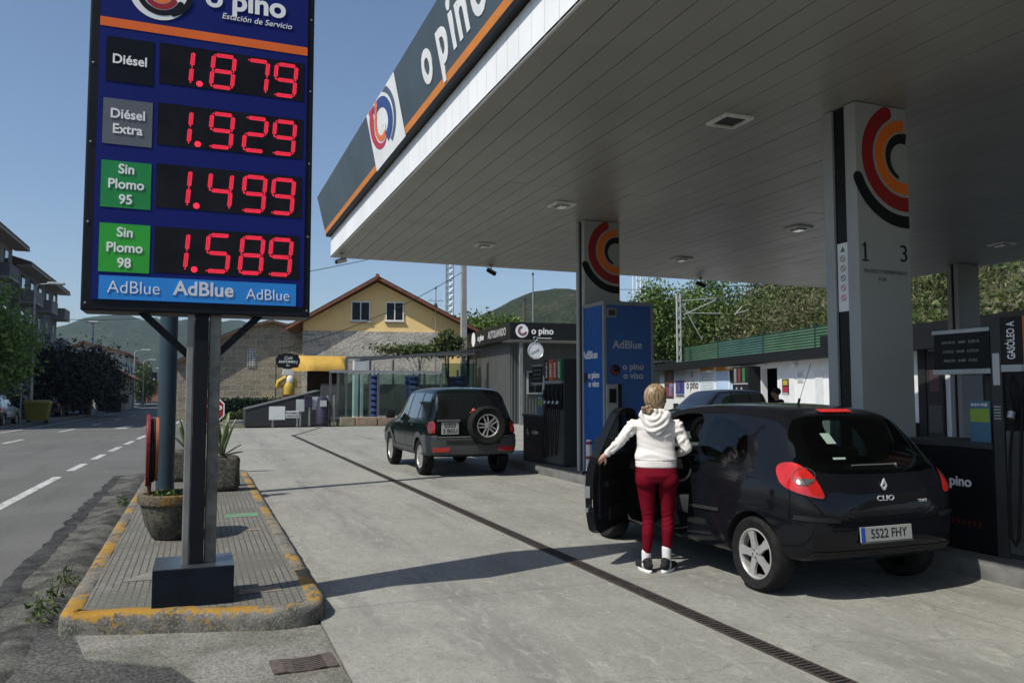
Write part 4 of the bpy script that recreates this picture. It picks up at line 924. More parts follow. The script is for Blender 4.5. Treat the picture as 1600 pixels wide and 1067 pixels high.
def fuse(mb, name, mats, parent, voxel=.008, smooth=6, disp=None):
    o = obj('tmp', mb, mats if not isinstance(mats,(list,tuple)) else mats[0])
    m = o.modifiers.new('r','REMESH'); m.mode = 'VOXEL'; m.voxel_size = voxel
    s = o.modifiers.new('s','SMOOTH'); s.iterations = smooth; s.factor = .5
    dg = bpy.context.evaluated_depsgraph_get(); me = bpy.data.meshes.new_from_object(o.evaluated_get(dg)); bpy.data.objects.remove(o)
    if disp:
        co = np.empty(len(me.vertices)*3, 'f'); no = np.empty_like(co); me.vertices.foreach_get('co', co); me.vertices.foreach_get('normal', no)
        co = co.reshape(-1,3); no = no.reshape(-1,3); co = co+no*disp(co,no)[:,None]; me.vertices.foreach_set('co', co.ravel())
    me.materials.clear()
    for mm in (mats if isinstance(mats,(list,tuple)) else [mats]): me.materials.append(mm)
    me.polygons.foreach_set('use_smooth', [True]*len(me.polygons)); me.name = name; me.update()
    r = bpy.data.objects.new(name, me); COL.objects.link(r)
    if parent: r.parent = parent
    return r
SKIN = mat('skin', (.40,.23,.165), .5, var=.1, vs=12, spec=.4)
def hand(mb, wrist, d, palm_n, thumb_side, size=.17, curl=.5):
    """palm and five separate bent fingers; d points along the hand, palm_n out of the palm"""
    d = Vector(d).normalized(); pn = (Vector(palm_n)-d*Vector(palm_n).dot(d)).normalized(); s = d.cross(pn)*thumb_side
    w = Vector(wrist); pl = size*.5
    ball_tube(mb, [w, w+d*pl*.5, w+d*pl], [.023,.026,.024]); 
    for k in (-1.5,-.5,.5,1.5): ball_tube(mb, [w+d*.02+s*k*.009, w+d*pl+s*k*.0175], [.013,.0115])
    for k, L_, in ((-1.5,.36),(-.5,.44),(.5,.47),(1.5,.42)):
        p = w+d*pl+s*k*.0185; a = p+ (d*math.cos(curl*.6)+pn*math.sin(curl*.6))*L_*size*.42; b = a+(d*math.cos(curl*1.6)+pn*math.sin(curl*1.6))*L_*size*.32; c = b+(d*math.cos(curl*2.3)+pn*math.sin(curl*2.3))*L_*size*.26
        ball_tube(mb, [p,a,b,c], [.0095,.009,.0082,.007], 8)
    p = w+d*.03+s*.026; a = p+(d*.6+s*.7+pn*.35).normalized()*.036; b = a+(d*.85+s*.25+pn*.5).normalized()*.03; ball_tube(mb, [p,a,b], [.012,.0105,.0085], 8)
def head_mesh(mb, c, yaw, s=1.0):
    M = Matrix.Translation(c) @ Matrix.Rotation(yaw,4,'Z') @ Matrix.Scale(s,4)
    E_ = lambda p, r: ellip(mb, (0,0,0), (1,1,1), 16, M @ Matrix.Translation(p) @ Matrix.Diagonal((*r,1)))
    E_((0,-.012,.02),(.074,.092,.092)); E_((0,.022,-.045),(.056,.066,.066)); E_((0,.058,-.085),(.026,.024,.02))          # skull, jaw, chin
    E_((0,.092,-.018),(.011,.016,.024)); E_((0,.100,-.03),(.014,.012,.010))                                                # nose
    E_((0,.076,-.062),(.022,.012,.007)); E_((0,.074,-.072),(.019,.012,.007))                                               # lips
    for k in (-1,1):
        E_((k*.029,.070,.004),(.014,.012,.010)); E_((k*.03,.073,.022),(.022,.012,.006)); E_((k*.04,.05,-.03),(.025,.026,.022)); E_((k*.074,-.008,-.012),(.008,.02,.03))   # eye, brow, cheek, ear
    return M
def make_person(name, label, loc, rz, J, body_h=1.0):
    """J: joints in the person's frame (x right, y ahead, z up). The body is one continuous skin; clothes are children."""
    mb = MB(); M = head_mesh(mb, J['head'], J['head_yaw'])
    ball_tube(mb, [J['head']+Vector((0,-.02,-.05)), J['neck']], [.05,.053])
    rings_loft(mb, [(0,-.005,.82,.155,.10),(0,0,.95,.15,.09),(0,0,1.08,.125,.085),(0,.0,1.22,.155,.095),(0,0,1.33,.16,.08),(0,0,1.39,.08,.06)])
    for s in 'LR':
        ball_tube(mb, [J['sh'+s], J['el'+s], J['wr'+s]], [.045,.036,.024]); ball_tube(mb, [J['hip'+s], J['kn'+s], J['an'+s]], [.08,.05,.033])
        f = J['ft'+s]; ball_tube(mb, [J['an'+s], J['an'+s].lerp(f,.1)+Vector((0,0,-.02)), f], [.033,.032,.022])
        hand(mb, J['wr'+s], J['hd'+s], J['pn'+s], J['ts'+s], curl=J['cu'+s])
    o = fuse(mb, name, SKIN, None, .0055, 4); o.location = loc; o.rotation_euler = (0,0,rz)
    return tag(o, label, 'person'), M
V = Vector
PX = .00583
def e(u, v, y=0): return V(((u-1022)*PX, y, 1.6+(614-v)*PX))
J = dict(head=e(1026,622,.02), head_yaw=R(-52), neck=e(1022,650,-.01),
         shL=e(989,664,0), elL=e(966,692,-.03), wrL=e(947,710,.0), hdL=V((-.75,.25,-.6)), pnL=V((.25,.95,-.1)), tsL=1, cuL=.75,
         shR=e(1056,664,0), elR=V((.285,-.03,1.105)), wrR=V((.215,.17,1.035)), hdR=V((-.35,.9,.05)), pnR=V((-.8,-.2,-.5)), tsR=-1, cuR=.6,
         hipL=V((-.085,0,.88)), knL=e(1011,808,.0), anL=e(1007,878,-.01), ftL=V((-.15,.13,.03)),
         hipR=V((.11,0,.88)), knR=e(1041,806,.03), anR=e(1038,872,.0), ftR=V((.175,.15,.03)))
RZ = R(-28)
woman, HM = make_person('person', 'woman in a white hoodie and burgundy leggings holding the open car door', (3.87,6.30,0), RZ, J)
HOOD = mat('white_sweatshirt', (.66,.625,.60), .9, var=.05, vs=6, bmp=.25, bs=260, bd=.002, spec=.2)
mb = MB()
rings_loft(mb, [(.008,.0,.93,.184,.13),(.008,.0,.985,.185,.13),(.008,.0,1.0,.19,.136),(.010,0,1.04,.180,.124),(.010,0,1.10,.167,.110),(.006,0,1.20,.170,.108),(.004,0,1.29,.183,.106),(.003,-.003,1.345,.180,.096),(.003,-.005,1.39,.11,.08),(.003,-.005,1.42,.075,.068)], 28)
for s in 'LR':
    a, b, c = J['sh'+s], J['el'+s], J['wr'+s]; ball_tube(mb, [a+V((0,0,-.01)), a.lerp(b,.5), b, b.lerp(c,.5), c.lerp(b,.06)], [.064,.051,.045,.040,.032], 16)
def folds(co, no):
    x, y, z = co.T; t = np.clip((1.36-z)/.1,0,1)*np.clip((z-.99)/.04,0,1)*(np.abs(x-.005) < .25)
    ph = z*62+2.6*np.sin(x*11+1.3*np.sin(z*17))+1.5*np.sin(y*13+z*9)
    d = .0105*np.sin(ph)*np.abs(np.sin(ph))**.3*(.45+.55*np.sin(x*7.3+z*21))*t
    arm = (np.abs(x-.005) > .2); dl = np.sqrt((x-.005)**2+y*y)
    d += arm*.0045*np.sin(dl*95+3*np.sin(z*40))*np.sin(dl*17+1)
    d += -.005*np.exp(-((z-.993)/.006)**2)*(np.abs(x) < .25) - .0025*np.exp(-((z-1.262)/.005)**2)*(y < 0)*(np.abs(x) < .2)
    return d
sw = fuse(mb, 'hoodie', HOOD, woman, .0065, 5, folds)
mb = MB()                                                # the hood, folded down on the back
for k in range(9):
    t = k/8; ellip(mb, V((.0+(.118*(1-t)**.7)*-1, -.085-.035*t, 1.405-.145*t)), (.03+.03*t,.032,.04)); ellip(mb, V((.0+.118*(1-t)**.7, -.085-.035*t, 1.405-.145*t)), (.03+.03*t,.032,.04))
ellip(mb, V((0,-.10,1.345)), (.105,.05,.075)); ellip(mb, V((0,-.118,1.275)), (.05,.03,.04))
for k in range(-4,9): a = PI*k/4-PI/2; ellip(mb, V((.085*math.cos(a),-.012+.075*math.sin(a),1.425-.012*math.sin(a))), (.034,.034,.03))
def hfold(co, no): x, y, z = co.T; r = np.sqrt(x**2+(z-1.43)**2); return .0055*np.sin(r*125+2.2*np.sin(x*22))*(y < -.05)
fuse(mb, 'hood', HOOD, sw, .006, 5, hfold)
LEG = mat('burgundy_leggings', (.115,.0015,.009), .8, var=.12, vs=5, bmp=.12, bs=200, spec=.1)
mb = MB()
rings_loft(mb, [(.01,-.005,.80,.175,.125),(.01,-.012,.86,.192,.138),(.01,-.008,.92,.18,.122),(.01,0,.955,.166,.11),(.01,0,.985,.16,.105)], 24)
for s, sg in (('L',-1),('R',1)):
    h, k, a = J['hip'+s], J['kn'+s], J['an'+s]
    ball_tube(mb, [h+V((0,-.02,.01)), h.lerp(k,.25)+V((0,-.012,0)), h.lerp(k,.6), k, k.lerp(a,.3)+V((0,-.02,0)), k.lerp(a,.62)+V((0,-.012,0)), a+V((0,0,.085))], [.092,.09,.074,.055,.055,.043,.034], 18)
    ellip(mb, h+V((-.0,-.05,-.06)), (.098,.088,.095), 18)
fuse(mb, 'leggings', LEG, woman, .007, 7, lambda co, no: .0014*np.sin(co[:,2]*150+2*np.sin(co[:,0]*30))*(np.abs(co[:,2]-.47) < .09)+.0016*np.sin(co[:,2]*190)*(co[:,2] < .24))
SOCK = mat('white_sock', (.62,.61,.62), .9, var=.05, bmp=.3, bs=180); SHOE = mat('black_knit_shoe', (.018,.018,.02), .8, var=.3, vs=30, bmp=.4, bs=200); SOLE = mat('white_sole', (.68,.68,.67), .6, var=.06)
for s in 'LR':
    a, f = J['an'+s], J['ft'+s]
    mb = MB(); ball_tube(mb, [a+V((0,0,.11)), a+V((0,0,.02)), V((a.x,a.y,.06))], [.043,.041,.044]); fuse(mb, 'sock', SOCK, woman, .006, 3)
    d = V((f.x-a.x, f.y-a.y, 0)).normalized(); q = V((-d.y,d.x,0)); h = V((a.x,a.y,0))-d*.055
    sh = bpy.data.objects.new('x', None)
    mb = MB(); ball_tube(mb, [h+V((0,0,.06)), h+d*.06+V((0,0,.062)), h+d*.14+V((0,0,.05)), h+d*.215+V((0,0,.042))], [.036,.043,.038,.03]); ball_tube(mb, [h+d*.03+V((0,0,.095)), h+d*.055+V((0,0,.09))], [.042,.042])
    so_ = fuse(mb, 'shoe', SHOE, woman, .006, 4)
    for k in ():pass
    out = []
    for i in range(24):
        t = 2*PI*i/24; L2 = .125*math.cos(t); wv = .037*math.sin(t)*(1.1-.12*math.cos(t-.5)); out.append(h+d*(.088+L2)+q*wv)
    mb = MB().loft([[p+V((0,0,z))+(p-(h+d*.088))*k for p in out] for z, k in ((.001,-.06),(.010,-.03),(.021,-.03),(.026,-.08))]); obj('sole', mb, SOLE, so_, smooth=50)
# hair: a ridged cap open at the face, pulled into a low bun
HAIR = None
m, nt, b = base_mat('dark_blonde_hair'); c = coords(nt, (55,55,5)); n1 = noise(nt, 1.3, 5, .65, c, .4)
hc = lerp_node(nt, ramp(nt, n1, .35, .66), (.10,.058,.03), (.42,.30,.17)); nt.links.new(hc, b.inputs['Base Color']); b.inputs['Roughness'].default_value = .42; bump(nt, b, n1, .7, .006); HAIR = m
mb = MB(); H = HM
vs = []; nu, nv = 44, 22
for i in range(nv+1):
    for j in range(nu):
        th = PI*i/nv*.80; ph = 2*PI*j/nu; front_ = max(0, math.sin(ph))**1.2
        th2 = th*(1-.36*front_); rid = 1+.012*math.sin(ph*17+3*math.sin(th*3))
        vs.append(H @ V((.083*math.sin(th2)*math.cos(ph)*rid, -.014+.104*math.sin(th2)*math.sin(ph)*rid*(1 if math.sin(ph) < 0 else .9), .018+.105*math.cos(th2)*rid-.02*(th/2.3)**2*(1 if math.sin(ph) < .2 else 0))))
mb.add(vs, [(i*nu+j, i*nu+(j+1)%nu, (i+1)*nu+(j+1)%nu, (i+1)*nu+j) for i in range(nv) for j in range(nu)])
hr = obj('hair', mb, HAIR, woman, smooth=60)
md = hr.modifiers.new('t','SOLIDIFY'); md.thickness = .012; md.offset = 1
mb = MB(); bc = e(1010,640,-.10)
for k in range(14): a = 2*PI*k/7; rr = .024+.01*math.sin(k*2.1); ellip(mb, bc+V((rr*math.cos(a)*1.2, .012*math.sin(k*1.7)-.008, rr*math.sin(a)+.004*(k%3))), (.019,.02,.016))
ellip(mb, bc, (.03,.03,.026)); ball_tube(mb, [bc+V((.005,.04,.012)), bc+V((0,.01,.0))], [.03,.022])
fuse(mb, 'hair_bun', HAIR, hr, .004, 2, lambda co, no: .002*np.sin(co[:,0]*260+co[:,2]*190))
mb = MB().tube([H @ V((.076+.004*math.sin(t*3), .045-.035*t, .02-.075*t)) for t in [0,.3,.6,1,1.4,1.75]], [.004,.006,.007,.006,.005,.003], 6); obj('hair_strand', mb, HAIR, hr, smooth=60)
# a man seen in the shop doorway, only head and shoulders above the car roof
p = at(1213,604,d=18); p.z = 0
J2 = dict(head=V((0,.02,1.60)), head_yaw=R(20), neck=V((0,-.01,1.43)), shL=V((-.19,0,1.39)), elL=V((-.25,-.02,1.11)), wrL=V((-.22,.12,.9)), hdL=V((.1,.3,-.9)), pnL=V((1,0,0)), tsL=1, cuL=.5, shR=V((.19,0,1.39)), elR=V((.25,-.02,1.11)), wrR=V((.22,.12,.9)), hdR=V((-.1,.3,-.9)), pnR=V((-1,0,0)), tsR=-1, cuR=.5, hipL=V((-.09,0,.9)), knL=V((-.1,.02,.48)), anL=V((-.1,-.02,.09)), ftL=V((-.12,.13,.03)), hipR=V((.09,0,.9)), knR=V((.1,.02,.48)), anR=V((.1,-.02,.09)), ftR=V((.12,.13,.03)))
man, HM2 = make_person('person', 'dark clothed man in the shop doorway seen above the hatchback roof', p, R(20), J2)
DARKC = mat('dark_jacket', (.03,.012,.012), .85, var=.2); mb = MB()
rings_loft(mb, [(0,0,.88,.19,.13),(0,0,1.05,.19,.13),(0,0,1.25,.215,.135),(0,0,1.37,.195,.10),(0,0,1.43,.08,.075)], 24)
for s in 'LR': ball_tube(mb, [J2['sh'+s], J2['el'+s], J2['wr'+s]], [.075,.058,.042])
fuse(mb, 'jacket', DARKC, man, .012, 4); mb = MB()
rings_loft(mb, [(0,0,.82,.17,.12),(0,0,.95,.175,.12)], 20)
for s in 'LR': ball_tube(mb, [J2['hip'+s], J2['kn'+s], J2['an'+s]+V((0,0,.02))], [.1,.07,.055]); 
fuse(mb, 'trousers', mat('dark_trousers', (.015,.016,.02), .85), man, .012, 4)
for s in 'LR':
    mb = MB(); a, f = J2['an'+s], J2['ft'+s]; ball_tube(mb, [V((a.x,a.y-.03,.045)), V((f.x,f.y,.04))], [.043,.036]); fuse(mb, 'shoe', SHOE, man, .01, 3)
mb = MB(); ellip(mb, (0,0,0), (1,1,1), 20, HM2 @ Matrix.Translation((0,-.022,.035)) @ Matrix.Diagonal((.083,.098,.09,1))); obj('hair', mb, mat('black_hair', (.012,.01,.009), .5), man, smooth=60)
# ================================================================== STATION FURNITURE
BLUEP = flat('cabinet_blue', (.006,.075,.30), .3); CABG = mat('cabinet_grey', (.21,.225,.235), .45, var=.08); SCREEN = flat('dark_screen', (.006,.007,.008), .35, spec=.15)
# blue cabinet against the slim column
tx0, tx1, ty0, ty1, th = 6.5, 7.50, 12.2, 13.04, 3.03
tm = thing('dispenser_cabinet', 'tall blue additive cabinet with grey edges standing on the pump island', 'dispenser', (tx0,ty0,.17)); w_, d_ = tx1-tx0, ty1-ty0
obj('body', MB().box((.012,.012,0),(w_-.012,d_-.012,th-.02)), BLUEP, tm)
mb = MB(); e_ = .055
for x in (0,w_-e_):
    for y in (0,d_-e_): mb.box((x,y,.0),(x+e_,y+e_,th-.07))
mb.box((0,0,th-.068),(w_,d_,th)); obj('edge_trim', mb, CABG, tm, bevel=.006)
obj('base', MB().box((.02,.008,0.001),(w_-.02,d_,.09)), BLACK_TRIM, tm)
FT_ = front((0,.012,0)); LT_ = left((.012,d_,0))
def tpx(u, v): p = at(u, v, y=ty0); return p.x-tx0, p.z-.17
def tlx(u, v): p = at(u, v, x=tx0); return ty1-p.y, p.z-.17
a = tpx(981,539); text('AdBlue', .2, FT_ @ Matrix.Translation((*a,0)), flat('pale_lettering', (.42,.46,.52), .5), tm, 'cabinet_text', bold=.012)
a = tpx(990,580); text('o pino\no viso', .165, FT_ @ Matrix.Translation((*a,0)), flat('pale_lettering_2', (.42,.46,.52), .5), tm, 'cabinet_text', bold=.015, lines=.95)
a = tpx(962,578); obj('cabinet_emblem', MB().sheet(disc(a,.10), FT_, .004).sheet(band(a,.045,.08,150,320), FT_, .006, 1), [flat('emblem_dark', (.02,.015,.03)), RED_D], tm, recalc=False)
a = tlx(921,555); text('AdBlue', .2, LT_ @ Matrix.Translation((*a,0)), WHITE_DECAL, tm, 'cabinet_text', bold=.012)
a = tlx(927,593); text('o pino\no viso', .165, LT_ @ Matrix.Translation((*a,0)), WHITE_DECAL, tm, 'cabinet_text', bold=.015, lines=.95)
a = tlx(914,590); obj('cabinet_emblem', MB().sheet(disc(a,.09), LT_, .004), flat('emblem_dark_2', (.02,.015,.03)), tm, recalc=False)
x0, z1 = tpx(948,481); x1, z0 = tpx(963,496); o = obj('window', MB().box((x0,-.01,z0),(x1,.011,z1)), CABG, tm); obj('pane', MB().box((x0+.03,-.014,z0+.03),(x1-.03,-.0101,z1-.03)), flat('brown_glass', (.04,.03,.025), .1), o)
x0, z1 = tpx(947,600); x1, z0 = tpx(966,690); o = obj('filling_niche', MB().box((x0,-.02,z0),(x1,.011,z1)), mat('niche_grey', (.3,.31,.31), .5), tm, bevel=.01)
obj('niche_screen', MB().box((x0+.05,-.026,z1-.32),(x1-.04,-.0201,z1-.08)), SCREEN, o); obj('niche_side', MB().box((x1+.001,-.05,z0),(x1+.05,.011,z1)), BLACK_TRIM, tm)
# red and white bollards
def bollard(p, r, h, label):
    t = thing('bollard', label, 'bollard', p, 0, 'red and white bollards')
    obj('post', MB().lathe([(r,0),(r,h-.04),(r*.8,h)], 20), mat('bollard_white', (.5,.51,.52), .45, stain=(.3,.3,.29)), t, smooth=40)
    for z in (.28*h, .62*h, .93*h): obj('band', MB().lathe([(r+.003,z-.025),(r+.004,z),(r+.003,z+.025)], 20, cap=False), flat('bollard_red', (.16,.008,.01), .5), t, smooth=40)
    obj('foot', MB().lathe([(r*1.9,0),(r*1.9,.012),(r,.016)], 20), GREY_METAL, t)
p = at(898,744,z=.0); bollard((6.28,12.35,0), .055, .80, 'thin red and white bollard at the left edge of the blue cabinet')
p = at(939,745,y=11.7); bollard((p.x,11.7,.17 if p.x > 6.35 else 0), .09, .78, 'thick red and white bollard between blue cabinet and open car door')

# fuel pumps: long low cabinet, display above it, tall hose tower at the near end
PGREY = mat('pump_grey', (.042,.045,.048), .45, var=.12); PDARK = mat('pump_dark', (.009,.0095,.011), .4, var=.2); SILVER = mat('pump_silver', (.3,.32,.33), .35, .4)
def pump(loc, label):
    t = thing('fuel_pump', label, 'fuel pump', loc, 0, 'fuel pumps on the island')
    D = .62
    obj('cabinet', MB().box((0,.003,0),(D,1.05,.93)), PDARK, t, bevel=.01)
    obj('cabinet_top', MB().box((-.02,.003,.932),(D,1.07,.985)), PGREY, t, bevel=.008)
    LM = left((0,0,0))
    text('o pino', .13, LM @ Matrix.Translation((-.40,.62,.001)), WHITE_DECAL, t, 'pump_text', bold=.02)
    em = MB(); c = (-.78,.62); em.sheet(band(c,.055,.075,120,330), LM, .003); em.sheet(band(c,.03,.048,100,330), LM, .003); obj('emblem', em, WHITE_DECAL, t, recalc=False)
    ch = MB()
    for k in range(9): x = -.62+.055*k; ch.sheet([[(x,.28),(x+.02,.28),(x+.04,.255),(x+.02,.23),(x,.23),(x+.02,.255)]], LM, .003)
    obj('chevron_stripe', ch, flat('chevron_red', (.12,.012,.008), .5), t, recalc=False)
    obj('display_post', MB().box((.18,.08,.985),(.34,.2,1.66)), PGREY, t)
    db = obj('display_box', MB().box((.02,.02,1.63),(.5,.60,2.0)), SCREEN, t, bevel=.008)
    obj('display_rim', MB().box((.01,.012,1.605),(.51,.61,1.65)), SILVER, db); obj('display_rim', MB().box((.01,.012,1.985),(.51,.61,2.02)), SILVER, db)
    dm = flat('display_print', (.2,.22,.2), .5)
    for i, s_ in enumerate(('IMPORTE   0000   EUROS','LITROS   00.00   LITROS','PRECIO   0.000   EUR/L')): text(s_, .036, left((.018,0,0)) @ Matrix.Translation((-.31,1.90-.085*i,.001)), dm, db, 'display_text')
    # tower
    obj('tower', MB().box((.05,-.92,0),(D,0,2.1)), PGREY, t, bevel=.012)
    obj('tower_pillar', MB().box((0,-.10,0),(.05,-.001,2.1)), PGREY, t, bevel=.006)
    obj('label_strip', MB().box((-.004,-.085,1.5),(-.0005,-.02,1.78)), flat('strip_white', (.42,.44,.45), .5), t)
    for k in range(5): obj('button', MB().box((-.008,-.085,1.20+.026*k),(-.001,-.02,1.213+.026*k)), SILVER, t)
    cols = [((.01,.01,.012),'GASÓLEO A'),((.42,.09,.012),'GASOLEO'),((.25,.015,.015),'GASOLINA'),((.015,.16,.05),'SIN PLOMO')]
    for k, (c_, s_) in enumerate(cols):
        y1 = -.105-.2*k; y0 = y1-.195
        o = obj('product_panel', MB().box((.0,y0,1.68),(.0485,y1,2.09)), flat('product_colour', c_, .35), t)
        text(s_, .1, left((0,(y0+y1)/2,0)) @ Matrix.Translation((0,1.885,.001)) @ Matrix.Rotation(PI/2,4,'Z'), WHITE_DECAL, o, 'product_text', sx=.6, bold=.01)
        obj('product_ledge', MB().box((-.012,y0,1.615),(.0485,y1,1.675)), SILVER, t)
        obj('nozzle_bay', MB().box((.02,y0+.01,1.12),(.0485,y1-.01,1.605)), PDARK, t)
        ym = (y0+y1)/2
        nz = MB(); nz.tube([(-.01,ym,1.2),(-.045,ym,1.32),(-.05,ym+.01,1.43)], [.02,.026,.02], 10); nz.tube([(-.05,ym+.01,1.43),(-.03,ym+.02,1.53),(.02,ym+.02,1.58)], .013, 8); nz.tube([(-.045,ym,1.3),(-.085,ym,1.36),(-.07,ym,1.42)], .008, 6)
        nzo = obj('nozzle', nz, BLACK_TRIM, t, smooth=50)
        obj('nozzle_collar', MB().tube([(-.048,ym,1.215),(-.03,ym,1.27)], .03, 12), SILVER, nzo, smooth=40)
        h = MB(); z_lo = .14+.03*k
        h.tube([(-.02,ym,1.2),(-.05,ym+.015,.9),(-.07,ym+.02,.5),(-.085,ym+.005,z_lo+.06),(-.085,ym-.03,z_lo),(-.08,ym-.06,z_lo+.07),(-.06,ym-.07,.6),(-.03,ym-.075,1.05),(.03,ym-.075,1.5)], .0135, 8); obj('hose', h, RUBBER, t, smooth=60)
    obj('hose_guard', MB().box((.02,-.9,.05),(.0485,-.105,1.1)), mat('guard_grey', (.11,.115,.12), .4, .4), t)
    pr = obj('promo_card', MB().box((-.005,.02,.99),(.0,.22,1.36)), flat('card_blue', (.05,.13,.2), .5), t)
    obj('card_header', MB().box((-.007,.025,1.17),(-.0052,.215,1.29)), flat('card_green', (.2,.3,.03), .5), pr); text('BUEN VIAJE', .032, left((-.005,.12,0)) @ Matrix.Translation((0,1.325,.0005)), WHITE_DECAL, pr, 'card_text')
    return t
pump((6.55,5.03,.17), 'dark fuel pump with low cabinet and hose tower right behind the hatchback')
pump((6.55,14.95,.17), 'dark fuel pump with green product panel left of the slim column')
t = thing('dispenser_cabinet', 'small blue cabinet in the shade behind the slim column', 'dispenser', (7.05,13.75,.17))
obj('body', MB().box((0,0,0),(.6,.45,1.3)), BLUEP, t, bevel=.015)
text('AdBlue', .13, front((.3,0,1.0)), WHITE_DECAL, t, 'cabinet_text'); text('o pino', .13, front((.3,0,.4)), WHITE_DECAL, t, 'cabinet_text'); text('AdBlue', .13, left((0,.225,1.0)), WHITE_DECAL, t, 'cabinet_text')

# ------------------------------------------------------------------ things on the island
t = thing('steel_pole', 'thick round blue grey steel pole standing behind the price sign', 'pole', (-.44,13.25,.12))
obj('shaft', MB().lathe([(.13,0),(.128,2.7),(.115,5),(.10,7.2)], 24), mat('pole_blue_grey', (.022,.042,.062), .4, .2, var=.12, vs=2, stain=(.04,.06,.075)), t, smooth=40)
obj('base_flange', MB().lathe([(.19,0),(.19,.015),(.131,.02)], 24), DARK_METAL, t); obj('cap', MB().lathe([(.16,7.2),(.16,7.5),(0,7.6)], 16), DARK_METAL, t)
ROCK = ground_mat('mossy_stone', (.085,.08,.062), (.04,.04,.032), 1, 22, grainvar=.55, ps=4); RIMM = ground_mat('lichen_rim', (.15,.09,.03), (.085,.08,.065), 1, 30, grainvar=.5, ps=6)
pt = thing('planter', 'round stone bowl planter with an orange lichen rim on the tiled island', 'planter', (-.21,8.95,.127))
obj('bowl', MB().lathe([(.17,0),(.20,.02),(.27,.16),(.31,.33),(.315,.36)], 36), ROCK, pt, smooth=50)
obj('rim', MB().lathe([(.30,.352),(.335,.36),(.345,.39),(.34,.45),(.31,.46),(.285,.455),(.28,.38)], 36, cap=False), RIMM, pt, smooth=50)
obj('soil', MB().lathe([(.283,.40),(0,.42)], 30, cap=False), mat('planter_soil', (.06,.05,.035), .95, var=.4, vs=30, bmp=1, bs=60), pt)
# round double sign seen edge on, planted in the bowl
rs = thing('road_sign', 'red round sign seen edge on with a rusty back, stuck in the stone bowl', 'sign', (-.43,9.0,.53), R(4))
RUSTB = mat('rust_brown', (.10,.035,.02), .7, var=.3, vs=9, bmp=.3)
def plate_disc(r, zc, x, t_, taper): # flat plate in the y-z plane
    pts = []
    for k in range(36):
        a = 2*PI*k/36; y = r*math.sin(a); z = r*math.cos(a)
        if z < 0: z *= taper; y *= (1-.35*(z/(r*taper))**2)
        pts.append((y, zc+z))
    return MB().prism(pts, Matrix(((0,0,1,x),(1,0,0,0),(0,1,0,0),(0,0,0,1))), t_)
obj('front_plate', plate_disc(.27,.58,-.055,.035,1.7), flat('sign_red_rim', (.17,.012,.016), .5), rs, bevel=.006); obj('back_plate', plate_disc(.25,.56,-.018,.045,1.6), BLACK_TRIM, rs, bevel=.004); obj('rear_plate', plate_disc(.26,.56,.03,.03,1.5), mat('rust_orange', (.28,.08,.03), .6, var=.2), rs, bevel=.005)
obj('stem', MB().tube([(-.02,0,-.12),(-.01,0,.6)], .022, 10), RUSTB, rs)
LEAFD = leaf_mat('weed_green', [(.03,.06,.012),(.07,.11,.02),(.11,.13,.03)])
def leaves_mesh(P, size, M_, name, parent=None, up=.3, aspect=.55):
    n = len(P); d = RNG.normal(size=(n,3)); d /= np.linalg.norm(d,axis=1)[:,None]; nn = RNG.normal(size=(n,3)); nn[:,2] += up*2; s_ = np.cross(d,nn); s_ /= np.linalg.norm(s_,axis=1)[:,None]+1e-9
    L_ = (np.broadcast_to(size,(n,))*RNG.uniform(.65,1.35,n))[:,None]
    v = np.stack([P, P+d*L_*.5+s_*L_*aspect*.5, P+d*L_, P+d*L_*.5-s_*L_*aspect*.5], 1).reshape(-1,3)
    me = bpy.data.meshes.new(name); me.vertices.add(4*n); me.vertices.foreach_set('co', v.astype('f').ravel()); me.loops.add(4*n); me.loops.foreach_set('vertex_index', np.arange(4*n,dtype='i'))
    me.polygons.add(n); me.polygons.foreach_set('loop_start', np.arange(0,4*n,4,dtype='i')); me.update(calc_edges=True); me.materials.append(M_)
    o = bpy.data.objects.new(name, me); COL.objects.link(o)
    if parent: o.parent = parent
    return o
q = RNG.normal(size=(260,3))*np.array([.11,.11,.02]); q = q[np.hypot(q[:,0],q[:,1]) < .25]+np.array([0,0,.43]); leaves_mesh(q, .05, LEAFD, 'moss_tuft', pt)
def blade_plant(name, label, loc, blades, group=None, mats=None):
    t = thing(name, label, 'plant', loc, 0, group); r_ = random.Random(hash(label) % 999)
    for (az, tilt, L_, w_) in blades:
        d = Vector((math.cos(R(az))*math.sin(R(tilt)), math.sin(R(az))*math.sin(R(tilt)), math.cos(R(tilt)))); s_ = d.cross(Vector((0,0,1))).normalized(); n_ = s_.cross(d); rows = []
        for k in range(9):
            f = k/8; c = d*L_*f - n_*0 + Vector((0,0,-.12*L_*f*f*math.sin(R(tilt)))); ww = w_*(.55+1.1*f)*(1-f**2.2)+.004
            rows.append([c-s_*ww+n_*ww*.35, c-s_*ww*.5+n_*ww*.08, c, c+s_*ww*.5+n_*ww*.08, c+s_*ww+n_*ww*.35])
        mb = MB().loft(rows, cap=False, closed=False); o = obj('leaf', mb, AGAVE if w_ > .03 else AGDRY, t, smooth=80, recalc=False); m = o.modifiers.new('t','SOLIDIFY'); m.thickness = .012
    return t
AGAVE = mat('agave_leaf', (.16,.2,.09), .55, var=.35, vs=5, stain=(.33,.34,.22), st=(.5,.62)); AGDRY = mat('dry_agave_leaf', (.09,.07,.045), .7, var=.3)
